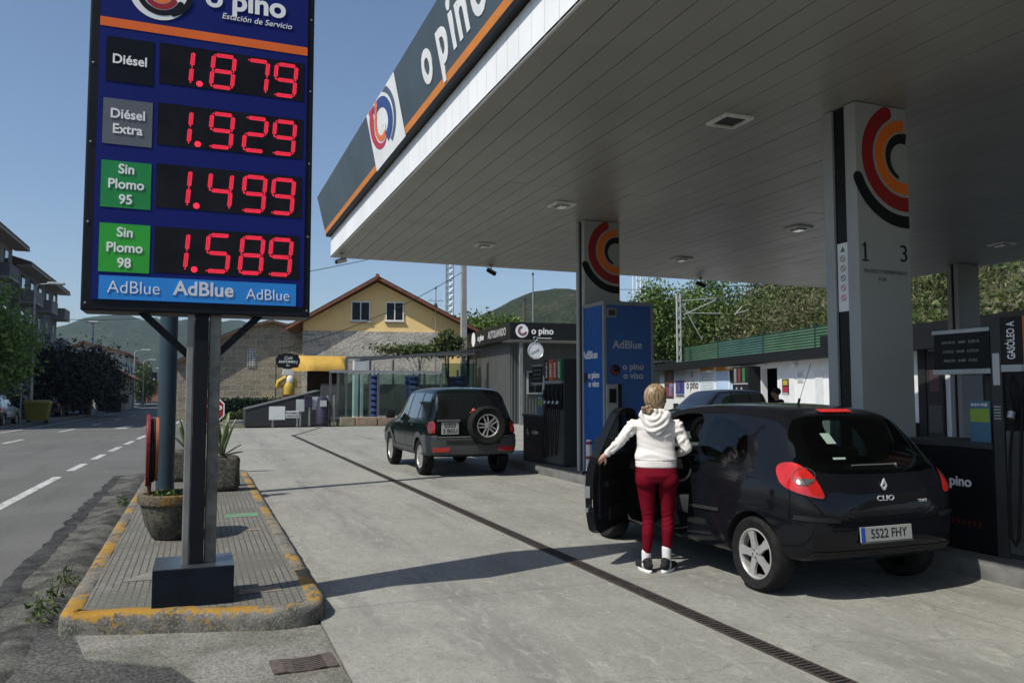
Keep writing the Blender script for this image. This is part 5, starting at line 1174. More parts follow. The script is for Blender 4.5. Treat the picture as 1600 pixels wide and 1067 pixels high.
def block_planter(label, loc, s):
    t = thing('planter', label, 'planter', loc); r_ = random.Random(int(s*100)); mb = MB(); mb.box((-s,-s*.8,0),(s,s*.8,.52)); 
    o = obj('stone_block', mb, ROCK, t, bevel=.09, seg=4, smooth=60); obj('soil', MB().lathe([(s*.72,.523),(0,.54)], 16, cap=False), mat('pot_soil', (.05,.04,.03), .95, var=.4, vs=30, bmp=1), t)
    for v in o.data.vertices: v.co += Vector((r_.uniform(-1,1),r_.uniform(-1,1),r_.uniform(-.3,.6)))*.012
    return t
block_planter('dark weathered stone block planter right of the sign post', (.37,12.95,.127), .24)
blade_plant('agave', 'pale green agave growing in the stone block right of the sign post', (.36,12.95,.64), [(20,8,.62,.05),(60,14,.7,.045),(150,10,.66,.05),(200,18,.5,.045),(-5,52,.34,.022),(300,12,.55,.05),(-20,18,.62,.045),(100,30,.4,.04),(240,45,.4,.04),(10,72,.32,.025)])
block_planter('stone block planter half hidden between blue pole and sign post', (-.16,14.6,.127), .24)
blade_plant('agave', 'agave half hidden between the blue pole and the price sign post', (-.16,14.6,.64), [(10,16,.55,.045),(80,20,.5,.045),(160,14,.6,.045),(230,24,.5,.04),(320,30,.45,.04),(200,40,.4,.04)])
p = at(327,640,y=17.0); stp = thing('road_sign', 'red octagonal stop sign mostly hidden behind the price sign post', 'sign', (p.x,17.0,0), R(-8))
o8 = lambda r: [(r*math.cos(PI/8+PI/4*k), r*math.sin(PI/8+PI/4*k)) for k in range(8)]
obj('plate', MB().prism(o8(.31), front((0,0,p.z)), .006), WHITE, stp); obj('plate_face', MB().prism(o8(.285), front((0,-.0065,p.z)), .002), flat('stop_red', (.28,.012,.02), .4), stp); text('STOP', .2, front((0,-.009,p.z)), WHITE_DECAL, stp, 'sign_text', bold=.02)
obj('post', MB().tube([(0,.03,0),(0,.03,p.z+.2)], .03, 10), GALV, stp)
# weeds in the gutter
for i, (x, y, n_) in enumerate(((-1.03,6.6,70),(-1.0,7.15,55),(-.99,7.7,40),(-.97,12.9,90))):
    w = thing('weed', ('tall weed beside the front left corner of the kerb','bushy weed in the gutter beside the yellow kerb','small weed in the gutter further along the kerb','low green weed in the gutter beside the stone bowl')[i], 'weed', (x,y,.0), 0, 'weeds growing in the gutter')
    q = RNG.normal(size=(n_,3))*np.array([.04,.09,.0]); q[:,2] = RNG.uniform(.0,.22 if i < 2 else .12,n_)*np.exp(-(np.hypot(q[:,0],q[:,1])/.13)**2); leaves_mesh(q, .055, LEAFD, 'foliage', w, .2, .35)
    mb = MB(); [mb.tube([(0,0,-.03),(random.uniform(-.04,.04),random.uniform(-.06,.06),.16)], .003, 5) for _ in range(4)]; obj('stem', mb, flat('stem_green', (.05,.08,.02)), w)

# ================================================================== WASH HALL BUILDING
ko = at(797,614,y=37.0); RK = R(-4); kt, kb = at(797,503,y=37.0).z, at(797,530,y=37.0).z
kiosk = thing('wash_hall', 'low grey corrugated wash hall with a black fascia and clock', 'building', (ko.x,37.0,0), RK)
def corrugated(mb, p, q, z0, z1, step=.16, dep=.035):
    p, q = Vector((*p,0)), Vector((*q,0)); d = q-p; L_ = d.length; d.normalize(); n_ = Vector((d.y,-d.x,0)); k = int(L_/step); pts = []
    for i in range(k): a = p+d*(L_*i/k); s_ = L_/k; pts += [a, a+d*s_*.35, a+d*s_*.5+n_*dep, a+d*s_*.85+n_*dep]
    pts.append(q); return mb.loft([[v+Vector((0,0,z)) for v in pts] for z in (z0,z1)], cap=False, closed=False)
CORR = mat('corrugated_grey', (.068,.073,.072), .5, .2, var=.1, vs=.7, stain=(.05,.053,.052))
mb = corrugated(MB(), (.5,1.6), (7.2,1.6), 0, kb+.05); corrugated(mb, (.5,15), (.5,1.6), 0, kb+.05); obj('wall', mb, CORR, kiosk, recalc=False)
obj('core', MB().box((.58,1.7,0),(7.2,15,kb)), DARK_METAL, kiosk)
obj('fascia', MB().box((0,0,kb),(7.4,15.4,kt)), mat('fascia_black_2', (.012,.013,.013), .4, var=.2), kiosk)
obj('soffit_strip', MB().box((.05,.05,kb-.06),(7.35,1.55,kb-.001)), mat('soffit_pale', (.3,.3,.28), .6), kiosk)
for x in (.55,4.6): obj('porch_post', MB().box((x,.12,0),(x+.16,.28,kb-.06)), mat('post_grey', (.17,.18,.18), .5), kiosk)
mb = MB(); o = obj('window', MB().box((1.4,1.5,1.55),(2.3,1.62,2.75)), mat('window_frame_grey', (.3,.31,.31), .5), kiosk); obj('pane', MB().box((1.48,1.49,1.63),(2.22,1.499,2.67)), TINT, o)
zf = (kt+kb)/2; FK = front((0,0,0)); kr = 36.8/1244
obj('emblem', MB().sheet(disc((.62,zf),.34), FK, .01).sheet(band((.66,zf),.12,.26,110,330), FK, .014, 1), [WHITE_DECAL, flat('emblem_mauve', (.22,.1,.1), .5)], kiosk, recalc=False)
text('o pino', .46, FK @ Matrix.Translation((1.72,zf,.004)), WHITE_DECAL, kiosk, 'fascia_text', bold=.025); obj('fascia_rule', MB().sheet(rect(1.45,zf-.36,2.2,zf-.33), FK, .008), WHITE_DECAL, kiosk, recalc=False)
LK = left((0,0,0)); text('AUTOLAVADO', .55, LK @ Matrix.Translation((-2.4,zf,.004)), flat('fascia_grey_text', (.4,.4,.4), .6), kiosk, 'fascia_text', sx=.9, bold=.02); text('o pino', .5, LK @ Matrix.Translation((-5.6,zf,.004)), WHITE_DECAL, kiosk, 'fascia_text', bold=.02)
obj('emblem', MB().sheet(disc((-7.2,zf),.42), LK, .01), WHITE_DECAL, kiosk, recalc=False)
# clock like a stopwatch
cp = at(837,548,y=36.5); ck = thing('clock', 'white round clock shaped like a stopwatch hanging from the black fascia', 'clock', cp, 0); r = .40
obj('case', MB().lathe([(0,-.06),(r,-.06),(r+.03,-.03),(r+.03,.03),(r,.05),(r*.95,.03)], 40, front((0,0,0)), cap=False), mat('clock_case', (.35,.36,.36), .35, .4), ck, smooth=40)
obj('dial', MB().sheet(disc((0,0),r*.96,40), front((0,-.032,0))), flat('dial_white', (.72,.74,.74), .5), ck, recalc=False)
mb = MB()
for k in range(12): a = PI/6*k; mb.beam(Vector((.3*math.sin(a),-.036,.3*math.cos(a))), Vector((.345*math.sin(a),-.036,.345*math.cos(a))), .004, .022, 0, (0,1,0))
obj('hour_mark', mb, BLACK, ck)
for a, L_, w_ in ((245,.30,.03),(52,.2,.04)): obj('hand', MB().beam(Vector((0,-.04,0)), Vector((L_*math.sin(R(a)),-.04,L_*math.cos(R(a)))), .005, w_, 0, (0,1,0)), BLACK, ck)
obj('crown', MB().tube([(0,0,r),(0,0,r+.12)], .06, 12).tube([(.1*math.cos(2*PI*k/16),0,r+.2+.1*math.sin(2*PI*k/16)) for k in range(17)], .022, 8, cap=False), CHROME, ck, smooth=50)

# wash bays: glass screens in dark frames
GLASS = glass('screen_glass', (.55,.68,.66)); FR = mat('bay_frame', (.11,.115,.115), .45, .4); Y0 = 39.6
def bx(u, y=Y0): return at(u, 614, y=y).x
def bz(v, y=Y0, u=600): return at(u, v, y=y).z
wb = thing('wash_bay', 'open car wash bay of dark steel frames and glass screens', 'wash bay', (bx(600),Y0,0)); ox = bx(600)
def bpost(u, v0, v1, w_=.1, y=Y0, m_=None): obj('post', MB().box((bx(u,y)-ox-w_/2,y-Y0-w_/2,max(0,bz(v0,y))),(bx(u,y)-ox+w_/2,y-Y0+w_/2,bz(v1,y))), m_ or FR, wb)
for u, v1 in ((516,582),(528,582),(541,560),(591,578),(689,582),(578,560)): bpost(u, 664, v1)
for u, v1, y in ((614,562,43),(655,562,43),(739,562,43),(663,580,41.5)): bpost(u, 662, v1, .09, y)
def brail(u0, u1, v, h=.09, y=Y0, v2=None, d=.08): a, b = bx(u0,y)-ox, bx(u1,y)-ox; obj('rail', MB().beam((a,y-Y0,bz(v,y)),(b,y-Y0,bz(v if v2 is None else v2,y)),d,h), GALV if v > 575 else FR, wb)
brail(514,690,581,.13,Y0-.06,None,.03); brail(541,742,560,.1,Y0-.11,550,.03); brail(500,600,652,.06,Y0-.08); brail(591,690,650,.05,Y0-.08)
for u0, u1, v0, v1, y in ((529,540,650,584,Y0),(542,577,650,584,Y0),(592,662,652,584,Y0),(664,688,652,584,Y0),(690,742,655,566,41)):
    obj('glass_pane', MB().box((bx(u0,y)-ox,y-Y0-.004,bz(v0,y)),(bx(u1,y)-ox,y-Y0+.004,bz(v1,y))), GLASS, wb)
obj('back_wall', MB().box((bx(500,47)-ox,46.6-Y0,0),(bx(742,47)-ox,46.8-Y0,bz(600,46.6))), mat('bay_wall_grey', (.075,.078,.08), .7), wb)
obj('roof_beam', MB().beam((bx(560)-ox,.4,bz(563)),(bx(745,43)-ox,3,bz(545,43)),.5,.14), GREY_METAL, wb)
def brush(u, label, y, r=.36):
    t = thing('wash_brush', label, 'wash brush', (bx(u,y),y,.25), 0, 'blue car wash brushes'); mb = MB(); n_ = 26
    rr = []
    for i in range(24): rr.append([Vector((r*(1+.13*((i*7+k*5)%3-1))*math.cos(2*PI*k/n_), r*(1+.13*((i*5+k*3)%3-1))*math.sin(2*PI*k/n_), i*.1)) for k in range(n_)])
    mb.loft(rr); obj('bristles', mb, mat('brush_blue', (.008,.03,.14), .8, var=.5, vs=16, bmp=1, bs=30), t); obj('axle', MB().tube([(0,0,-.2),(0,0,2.7)], .06, 10), GALV, t)
brush(584, 'blue vertical wash brush beside the white panel in the bay', 41.0, .26); brush(645, 'blue vertical wash brush behind the glass screen', 43.5, .4); brush(715, 'darker blue wash brush behind the right hand glass screen', 44.5, .5)
t = thing('white_cabinet', 'tall white panels standing inside the open wash bay', 'cabinet', (bx(561,41.5),41.5,0)); 
for u0, u1 in ((553,560),(563,568)): obj('panel', MB().box((bx(u0,41.5)-bx(561,41.5),0,.3),(bx(u1,41.5)-bx(561,41.5),.5,bz(586,41.5))), WHITE, t, bevel=.02)
obj('head_box', MB().box((bx(553,41.5)-bx(561,41.5),0,bz(582,41.5)),(bx(577,41.5)-bx(561,41.5),.5,bz(564,41.5))), mat('box_white', (.5,.52,.53), .5), t, bevel=.02)
t = thing('low_wall', 'low wall of tan stone blocks under the glass screens', 'wall', (bx(530),Y0-.5,0)); x = 0
for w_ in (.75,1.1,.9,1.0,1.15,.8): obj('block', MB().box((x,0,0),(x+w_-.05,.3,.42)), mat('tan_block', (.25+.03*((x*7)%2),.21,.15), .9, var=.2, bmp=.5), t, bevel=.03); x += w_
GSTONE = mat('ramp_grey', (.04,.042,.045), .8, var=.15)
y = 40.2; X = lambda u: bx(u,y); Zp = lambda v, u=440: at(u,v,y=y).z
t = thing('ramp_wall', 'dark grey wedge shaped ramp wall below the cafe', 'wall', (X(384),y,0)); obj('parapet', MB().prism([(0,0),(X(500)-X(384),0),(X(500)-X(384),Zp(611)),(0,Zp(640))], front((0,0,0)), -2.2), GSTONE, t)
obj('coping', MB().beam((0,1.1,Zp(640)+.03),(X(500)-X(384),1.1,Zp(611)+.03),2.25,.05), mat('coping_grey', (.08,.082,.085), .8), t)
def board(label, u0, v0, u1, v1, y, posts, texts=(), name='notice_board', col=(.6,.6,.6)):
    xa, xb, za, zb = at(u0,614,y=y).x, at(u1,614,y=y).x, at(u0,v1,y=y).z, at(u0,v0,y=y).z; t = thing(name, label, 'sign', ((xa+xb)/2,y,0)); h = (xb-xa)/2
    obj('panel', MB().box((-h,-.02,za),(h,.02,zb)), flat('board_colour', col, .5), t, bevel=.008)
    for u in posts: px = at(u,614,y=y).x-(xa+xb)/2; obj('post', MB().box((px-.04,.021,0),(px+.04,.08,zb-.05)), GALV, t)
    for s_, sz, z in texts: text(s_, sz, front((0,-.021,z)), BLACK_TRIM, t, 'sign_text')
    return t
y = 39.0
board('plain white board on posts in front of the dark ramp', 421,635,446,656, y, (427,), (), 'notice_board', (.62,.64,.63))
za, zb = at(457,653,y=y).z, at(457,642,y=y).z; board('white sign with two black lines of text beside the plain board', 447,642,468,653, y, (465,), (('PROHIBIDO',.13,za+(zb-za)*.7),('APARCAR',.13,za+(zb-za)*.28)))
board('pale grey cabinet door left of the purple box by the ramp', 463,624,476,643, y+.6, (470,), (), 'control_box', (.45,.47,.47)); board('pale grey cabinet door right of the purple box by the ramp', 488,620,498,640, y+.6, (484,), (), 'control_box', (.45,.47,.47))
board('dark purple box between two pale cabinets', 476,617,488,636, y+.5, (484,), (('PAGO',.1,at(482,622,y=y).z),), 'payment_box', (.03,.02,.055))
t = thing('vacuum_cleaner', 'dark upright vacuum station beside the wash bay', 'vacuum', (bx(504,39.4),39.4,0)); obj('body', MB().lathe([(.3,0),(.3,.9),(.26,1.0),(.24,1.35),(.1,1.45)], 20), mat('vacuum_purple', (.03,.025,.05), .4), t, smooth=40); obj('hose', MB().tube([(.25,-.1,1.2),(.4,-.3,.7),(.2,-.45,.15),(-.3,-.4,.08),(-.5,-.3,.1)], .04, 8), RUBBER, t, smooth=50); obj('panel', MB().box((-.15,-.34,.95),(.15,-.28,1.25)), mat('vac_panel', (.4,.42,.42), .5), t)
for u in (512,522): obj('frame_post', MB().box((bx(u,39.4)-bx(504,39.4)-.04,0,0),(bx(u,39.4)-bx(504,39.4)+.04,.08,1.5)), GALV, t)
# ================================================================== SHOP ON THE RIGHT
SA = Vector((23.54,25.45,0)); az = R(13); SD = Vector((math.sin(az),math.cos(az),0)); SN = Vector((-math.cos(az),math.sin(az),0)); so_ = SA-SD*17
shop = thing('shop', 'long white station shop with a black fascia and posters along its wall', 'building', so_)
FS = frame((0,0,0), -SD, (0,0,1))                    # x runs towards the camera, z looks out of the wall
def sx_(u): return -(on_plane(u,614,SA,SN)-so_).dot(SD)
def sz_(u, v): return on_plane(u,v,SA,SN).z
def sbox(name, m_, x0, x1, z0, z1, d0, d1, parent=shop, bevel=0, mi=0): return obj(name, MB().box((min(x0,x1),z0,d0),(max(x0,x1),z1,d1),0,FS), m_, parent, bevel=bevel)
xf = sx_(1031)
SHOPW = mat('shop_white', (.72,.73,.74), .6, var=.04, stain=(.6,.61,.6))
dx0, dx1 = sx_(1190), sx_(1215)
sbox('wall', SHOPW, xf, dx0, 0, 3.0, -.3, 0); sbox('wall', SHOPW, dx1, 0, 0, 3.0, -.3, 0); sbox('wall', SHOPW, dx0, dx1, 2.75, 3.0, -.3, 0); sbox('inside', flat('shop_inside', (.02,.018,.016), .9), xf+.1, 0, 0, 3.0, -6, -3)
sbox('fascia', mat('shop_fascia', (.012,.013,.014), .5), xf-.6, 0, 3.002, 3.42, -.4, .55); sbox('parapet', flat('parapet_dark', (.011,.012,.013), .6), sx_(1296), 0, 3.423, 3.85, -.4, .35)
sbox('roof', GREY_METAL, xf-.4, 0, 3.3, 3.5, -6.4, -.41)
sbox('end_wall', SHOPW, xf, xf+.3, 0, 3.0, -6, -.31)
def poster(u0, u1, v0, v1, bits, name='poster', lab=None, dep=.03):
    xa, xb = sx_(u0), sx_(u1); za, zb = sz_((u0+u1)/2,v1), sz_((u0+u1)/2,v0); o = obj(name, MB().box((xa,za,.002),(xb,zb,dep),0,FS), flat('poster_base', bits[0], .5), shop)
    if lab: o['label'] = lab
    for (a, b, c, d, col) in bits[1:]: obj('print', MB().sheet(rect(xa+(xb-xa)*a, za+(zb-za)*c, xa+(xb-xa)*b, za+(zb-za)*d), FS, dep+.004), flat('print_colour', col, .5), o, recalc=False)
    return o, xa, xb, za, zb
W_ = (.72,.73,.75); DK = (.03,.03,.05)
o, xa, xb, za, zb = poster(1039,1053,577,622, [DK,(.1,.9,.5,.92,(.3,.06,.03)),(.2,.7,.55,.85,(.6,.6,.6)),(.05,.95,.05,.4,(.22,.05,.06)),(.55,.95,.1,.5,(.25,.2,.4))], lab='dark poster with red blocks')
o, xa, xb, za, zb = poster(1056,1071,576,620, [(.62,.64,.66),(.05,.95,.1,.58,(.05,.05,.25)),(.3,.75,.2,.5,(.5,.52,.55)),(.1,.9,.02,.08,DK)], lab='white poster with a dark blue picture')
o, xa, xb, za, zb = poster(1073,1093,576,622, [W_], lab='white poster reading o pino'); text('o pino', (xb-xa)*.36, FS @ Matrix.Translation(((xa+xb)/2,za+(zb-za)*.45,.033)), BLACK, o, 'poster_text', bold=.02)
obj('emblem', MB().sheet(band(((xa+xb)/2,za+(zb-za)*.8),.06,.17,60,330), FS, .034), RED_D, o, recalc=False)
for u0, u1 in ((1095,1117),(1120,1138),(1140,1162)): poster(u0, u1, 573, 622, [(.42,.55,.75) if u0 > 1100 else (.6,.66,.72),(0,1,.87,1,(.55,.22,.02))]+([(.1,.9,.12+.09*k,.15+.09*k,(.35,.42,.5)) for k in range(8)] if u0 < 1100 else []), 'price_list', 'pale blue list with an orange header')
poster(1143,1162,578,597, [(.015,.016,.018)], 'screen', 'black screen', .08)
o, *_ = poster(1163,1189,573,622, [(.015,.016,.017),(.1,.25,.5,.95,(.2,.2,.2)),(.35,.5,.5,.95,(.2,.03,.03)),(.62,.78,.5,.95,(.03,.16,.06)),(.05,.95,.44,.48,(.35,.36,.36)),(.2,.3,.2,.35,(.3,.3,.3)),(.5,.6,.2,.35,(.3,.3,.3))], 'vending_machine', 'dark machine with red and green strips', .6)
o, xa, xb, za, zb = poster(1219,1242,584,640, [(.66,.67,.69)], 'door', 'white door'); poster(1224,1234,592,616, [(.02,.02,.02),(.15,.85,.6,.92,(.4,.32,.04)),(.1,.9,.12,.5,(.35,.02,.05)),(.1,.9,.02,.1,(.5,.5,.5))], 'poster', 'small black poster on the white door', .05)
poster(1247,1256,580,597, [(.55,.56,.57)]+[(.15,.85,.1+.2*k,.2+.2*k,(.4,.42,.45)) for k in range(4)], 'notice'); poster(1275,1287,580,640, [(.6,.62,.64)], 'door', 'second white door')
for u in (1111,1245): p_ = sx_(u); obj('wall_lamp', MB().box((p_-.12,2.72,.01),(p_+.12,2.86,.2),0,FS), WHITE, shop, bevel=.02)
obj('strip_lamp', MB().box((sx_(1140),2.86,.05),(sx_(1200),2.95,.2),0,FS), WHITE, shop)
poster(1150,1162,614,622, [(.4,.03,.06)], 'red_board', None, .5)
poster(1440,1452,545,690, [(.02,.02,.02)], 'door_frame', None, .12); poster(1453,1478,548,690, [(.03,.03,.032),(.2,.8,.55,.8,(.06,.03,.03)),(.1,.9,.1,.4,(.05,.05,.05))], 'glass_door', 'dark glass door with stickers', .1); poster(1492,1545,585,660, [(.02,.021,.022),(.3,.9,.1,.6,(.05,.05,.05))], 'window', 'dark shop window', .05); poster(1421,1436,660,690, [(.05,.03,.02)], 'crate', None, .3)
# green fence on the bank above the shop roof
fp = SA-SN*3.0; ft = lambda u, v: on_plane(u,v,fp,SN)
fence = thing('fence', 'green ribbed panel fence with dark posts above the shop roof', 'fence', ft(1070,614)*1.0); fo = Vector((fence.location.x,fence.location.y,0)); fence.location = fo
zt = (ft(1290,507).z+ft(1070,540).z)/2; zb_ = 2.9; FG = mat('fence_green', (.058,.125,.075), .5, var=.15, vs=1.2); FG2 = mat('fence_teal', (.045,.11,.092), .5, var=.15, vs=1.2)
us = [1064,1071,1124,1195,1277,1330]; 
for i in range(1,len(us)-1):
    a, b = ft(us[i],614)-fo, ft(us[i+1],614)-fo; a.z = b.z = 0; d = (b-a); n = max(8,int((zt-zb_)/.14)); rows = []
    prof = []
    for k in range(n): z = zb_+(zt-zb_)*k/n; prof += [(z,0),(z+(zt-zb_)/n*.5,.07)]
    mb = MB().loft([[p_+SN*q+Vector((0,0,z)) for z, q in prof] for p_ in (a+d.normalized()*.06,b-d.normalized()*.06)], cap=False, closed=False); obj('fence_panel', mb, FG2 if i in (2,) else FG, fence, recalc=False)
for u in us[1:]: a = ft(u,614)-fo; obj('fence_post', MB().box((a.x-.06,a.y-.06,0),(a.x+.06,a.y+.06,zt+.12)), flat('fence_post_green', (.015,.035,.022), .5), fence)
for zz in (.42,.8): a, b = ft(us[1],614)-fo, ft(us[-1],614)-fo; z = zb_+(zt-zb_)*zz; obj('fence_rail', MB().beam((a.x,a.y,z),(b.x,b.y,z),.05,.05), flat('rail_green', (.02,.045,.03), .5), fence)
t = thing('dark_shed', 'dark green flat shed between the blue cabinet and the green fence', 'shed', ft(1066,614)*1); t.location.z = 0; o_ = t.location; a = ft(1066,614)-o_; b = on_plane(1012,614,fp,SN)-o_; a.z = b.z = 0
obj('wall', MB().beam(a+Vector((0,0,1.9)), b+Vector((0,0,1.9)), 2.5, 3.8), mat('shed_dark', (.012,.02,.018), .6), t); obj('roof', MB().beam(a+Vector((0,0,3.85)), b+Vector((0,0,3.85)), 2.8, .1), DARK_METAL, t)

# ================================================================== VEGETATION
def bank_h(s, q): return 2.4+max(0,min(1,(q-2)/22))**.8*15.5 + .7*math.sin(s*.35)+.5*math.sin(s*.9+q)
bo = SA-SN*4.5; mb = MB(); rows = []
S_ = [-40+2.2*i for i in range(48)]
def bank_p(s, q): return bo+SD*s-SN*q+Vector((0,0,bank_h(s,q)*min(1,max(0,(54+1.6*0-s)/14)) if s > 40 else bank_h(s,q)))
for s in S_: rows.append([bank_p(s,q) for q in (-1,1,3,6,9,12,16,20,26,40)])
mb.loft(rows, cap=False, closed=False); struct(obj('hillside', mb, ground_mat('bank_soil', (.06,.06,.03), (.035,.05,.018), .6, 12, ps=.3), smooth=80, recalc=False))
def scatter_bank(n, s0, s1, q0, q1, lift):
    out = []
    for _ in range(n): s = random.uniform(s0,s1); q = random.uniform(q0,q1); p = bank_p(s,q); out.append((p.x,p.y,p.z+random.uniform(0,lift)))
    return np.array(out)
GREENS = [leaf_mat('bank_green', [(.022,.042,.010),(.055,.092,.02),(.09,.125,.032),(.14,.16,.055)]), leaf_mat('bank_olive', [(.035,.038,.015),(.09,.086,.036),(.15,.135,.07),(.24,.22,.14)]), leaf_mat('bright_green', [(.028,.06,.010),(.07,.13,.02),(.115,.185,.036),(.17,.225,.06)])]
def clump_points(centres, n, spread): c = centres[RNG.integers(0,len(centres),n)]; return c+RNG.normal(size=(n,3))*spread
C1 = scatter_bank(900, -30, 44, .8, 26, 1.6); o = leaves_mesh(clump_points(C1,120000,np.array([.8,.8,.55])), .29, GREENS[0], 'undergrowth'); struct(o,'stuff')
C2 = scatter_bank(520, -30, 26, 1, 26, 1.8); o = leaves_mesh(clump_points(C2,90000,np.array([.6,.6,.75])), .32, GREENS[1], 'dry_reeds', None, -.3, .22); struct(o,'stuff')
def bush(name, label, cen, rad, n, size, m_, group=None, trunk=None, clumps=26, gap=.28):
    t = thing(name, label, 'tree' if 'tree' in name or 'cedar' in name else 'bush', (cen[0],cen[1],0), 0, group); u = RNG.normal(size=(clumps,3)); u /= np.linalg.norm(u,axis=1)[:,None]; cc = u*np.array(rad)*RNG.uniform(.35,1.0,(clumps,1)); cc[:,2] += cen[2]
    P = cc[RNG.integers(0,clumps,n)]+RNG.normal(size=(n,3))*np.array(rad)*gap*.75; leaves_mesh(P, size, m_, 'crown', t)
    BARK = bpy.data.materials.get('bark') or mat('bark', (.07,.055,.04), .9, var=.35, vs=8, bmp=.8, bs=25)
    mb = MB(); r0 = trunk or .16; zc = cen[2]; mb.tube([(0,0,0),(.05,.03,zc*.5),(0,.05,zc)], [r0*1.3,r0,r0*.6], 10)
    for k in range(7): mb.tube([(0,.03,zc*(.45+.06*k)), tuple(cc[k]*np.array([.5,.5,.25])+np.array([0,0,zc*.75])), tuple(cc[k])], [r0*.5,r0*.3,r0*.1], 6)
    obj('trunk', mb, BARK, t, smooth=60); return t
def pxp(u, v, y): p = at(u,v,y=y); return (p.x,p.y,p.z)
for u, v, y, r_, lab in ((1035,505,52,(2.1,2.6,2.7),'light green tree beside the railway post left of the bank'),(1105,490,56,(2.8,3,2.6),'broad green tree on the bank behind the railway post'),(1010,520,58,(2.4,2.2,2.0),'lower green tree just right of the blue cabinet'),(1170,520,50,(2.8,2.6,2.0),'green bush tree low on the bank above the green fence')):
    bush('bank_tree', lab, pxp(u,v,y), r_, 9000, .26, GREENS[2 if u < 1150 else 0], 'trees on the bank behind the fence', .16, 34, .3)
bush('roadside_tree', 'leafy green tree behind the black fascia of the wash hall', pxp(768,528,62), (3.1,2.6,1.75), 8000, .36, GREENS[2], None, .2, 34, .3)
bush('street_tree', 'sunlit green street tree in front of the first apartment block', pxp(-8,530,46), (1.9,2.0,2.3), 9000, .22, leaf_mat('street_green', [(.05,.11,.02),(.12,.22,.04),(.19,.3,.06),(.26,.36,.1)], .4), None, .16, 30, .3)
CED = leaf_mat('cedar_dark', [(.004,.007,.004),(.008,.013,.007),(.016,.022,.011)], .05)
for u, y, w_, h_, lab in ((92,60,2.0,4.3,'dark spreading cedar beside the yellow container'),(138,64,1.8,3.8,'dark cedar behind the warning triangle sign')):
    p = pxp(u,600,y); bush('cedar', lab, (p[0],p[1],2.75), (w_,w_,1.5), 9000, .26, CED, 'dark cedars along the street', .18, 44, .5)
bush('street_tree', 'small narrow green tree far down the street', pxp(224,600,118), (1.7,1.7,2.6), 2500, .4, GREENS[0], None, .15); bush('street_tree', 'small green tree seen between the pole and the sign post', pxp(281,605,110), (1.6,1.6,2.2), 2500, .4, GREENS[0], None, .15)
bush('roof_ivy', 'green creeper hanging over the wash bay roof', pxp(655,548,44), (2.6,.5,.35), 2600, .2, GREENS[0], None, .03); bush('wall_shrub', 'dark green shrub at the left end of the wash hall fascia', pxp(700,535,44), (.9,.5,.55), 1500, .2, GREENS[0], None, .05)
hd = thing('hedge', 'dark green clipped hedge below the stone barn wall', 'hedge', (at(338,614,y=45).x,45,0)); xa, xb = 0, at(442,614,y=45).x-at(338,614,y=45).x; zt_ = at(390,623,y=45).z
P = np.column_stack([RNG.uniform(xa,xb,5200), RNG.uniform(0,.7,5200), RNG.uniform(.2,zt_,5200)]); leaves_mesh(P, .16, leaf_mat('hedge_green', [(.006,.02,.01),(.012,.035,.016),(.02,.05,.02)], .1), 'foliage', hd); obj('core', MB().box((xa,.1,.1),(xb,.6,zt_-.1)), flat('hedge_core', (.006,.02,.01), .9), hd)
lw = thing('low_kerb_wall', 'low pale concrete wall in front of the hedge', 'wall', (at(350,614,y=42).x,42,0)); obj('wall', MB().box((0,0,0),(at(384,614,y=42).x-at(350,614,y=42).x,.25,at(365,658,y=42).z)), mat('pale_concrete', (.3,.3,.28), .9), lw, bevel=.02); obj('coping', MB().box((-.03,-.03,at(365,658,y=42).z+.001),(at(384,614,y=42).x-at(350,614,y=42).x,.28,at(365,658,y=42).z+.05)), mat('pale_coping', (.35,.35,.33), .9), lw)
for i, u in enumerate((354,363,372,380)): bush('kerb_shrub', 'small round shrub on the low pale concrete wall', (at(u,614,y=42.6).x,42.6,at(u,655,y=42.6).z+.15), (.22,.2,.22), 260, .1, GREENS[0], 'small shrubs on the low wall', .015, 10)

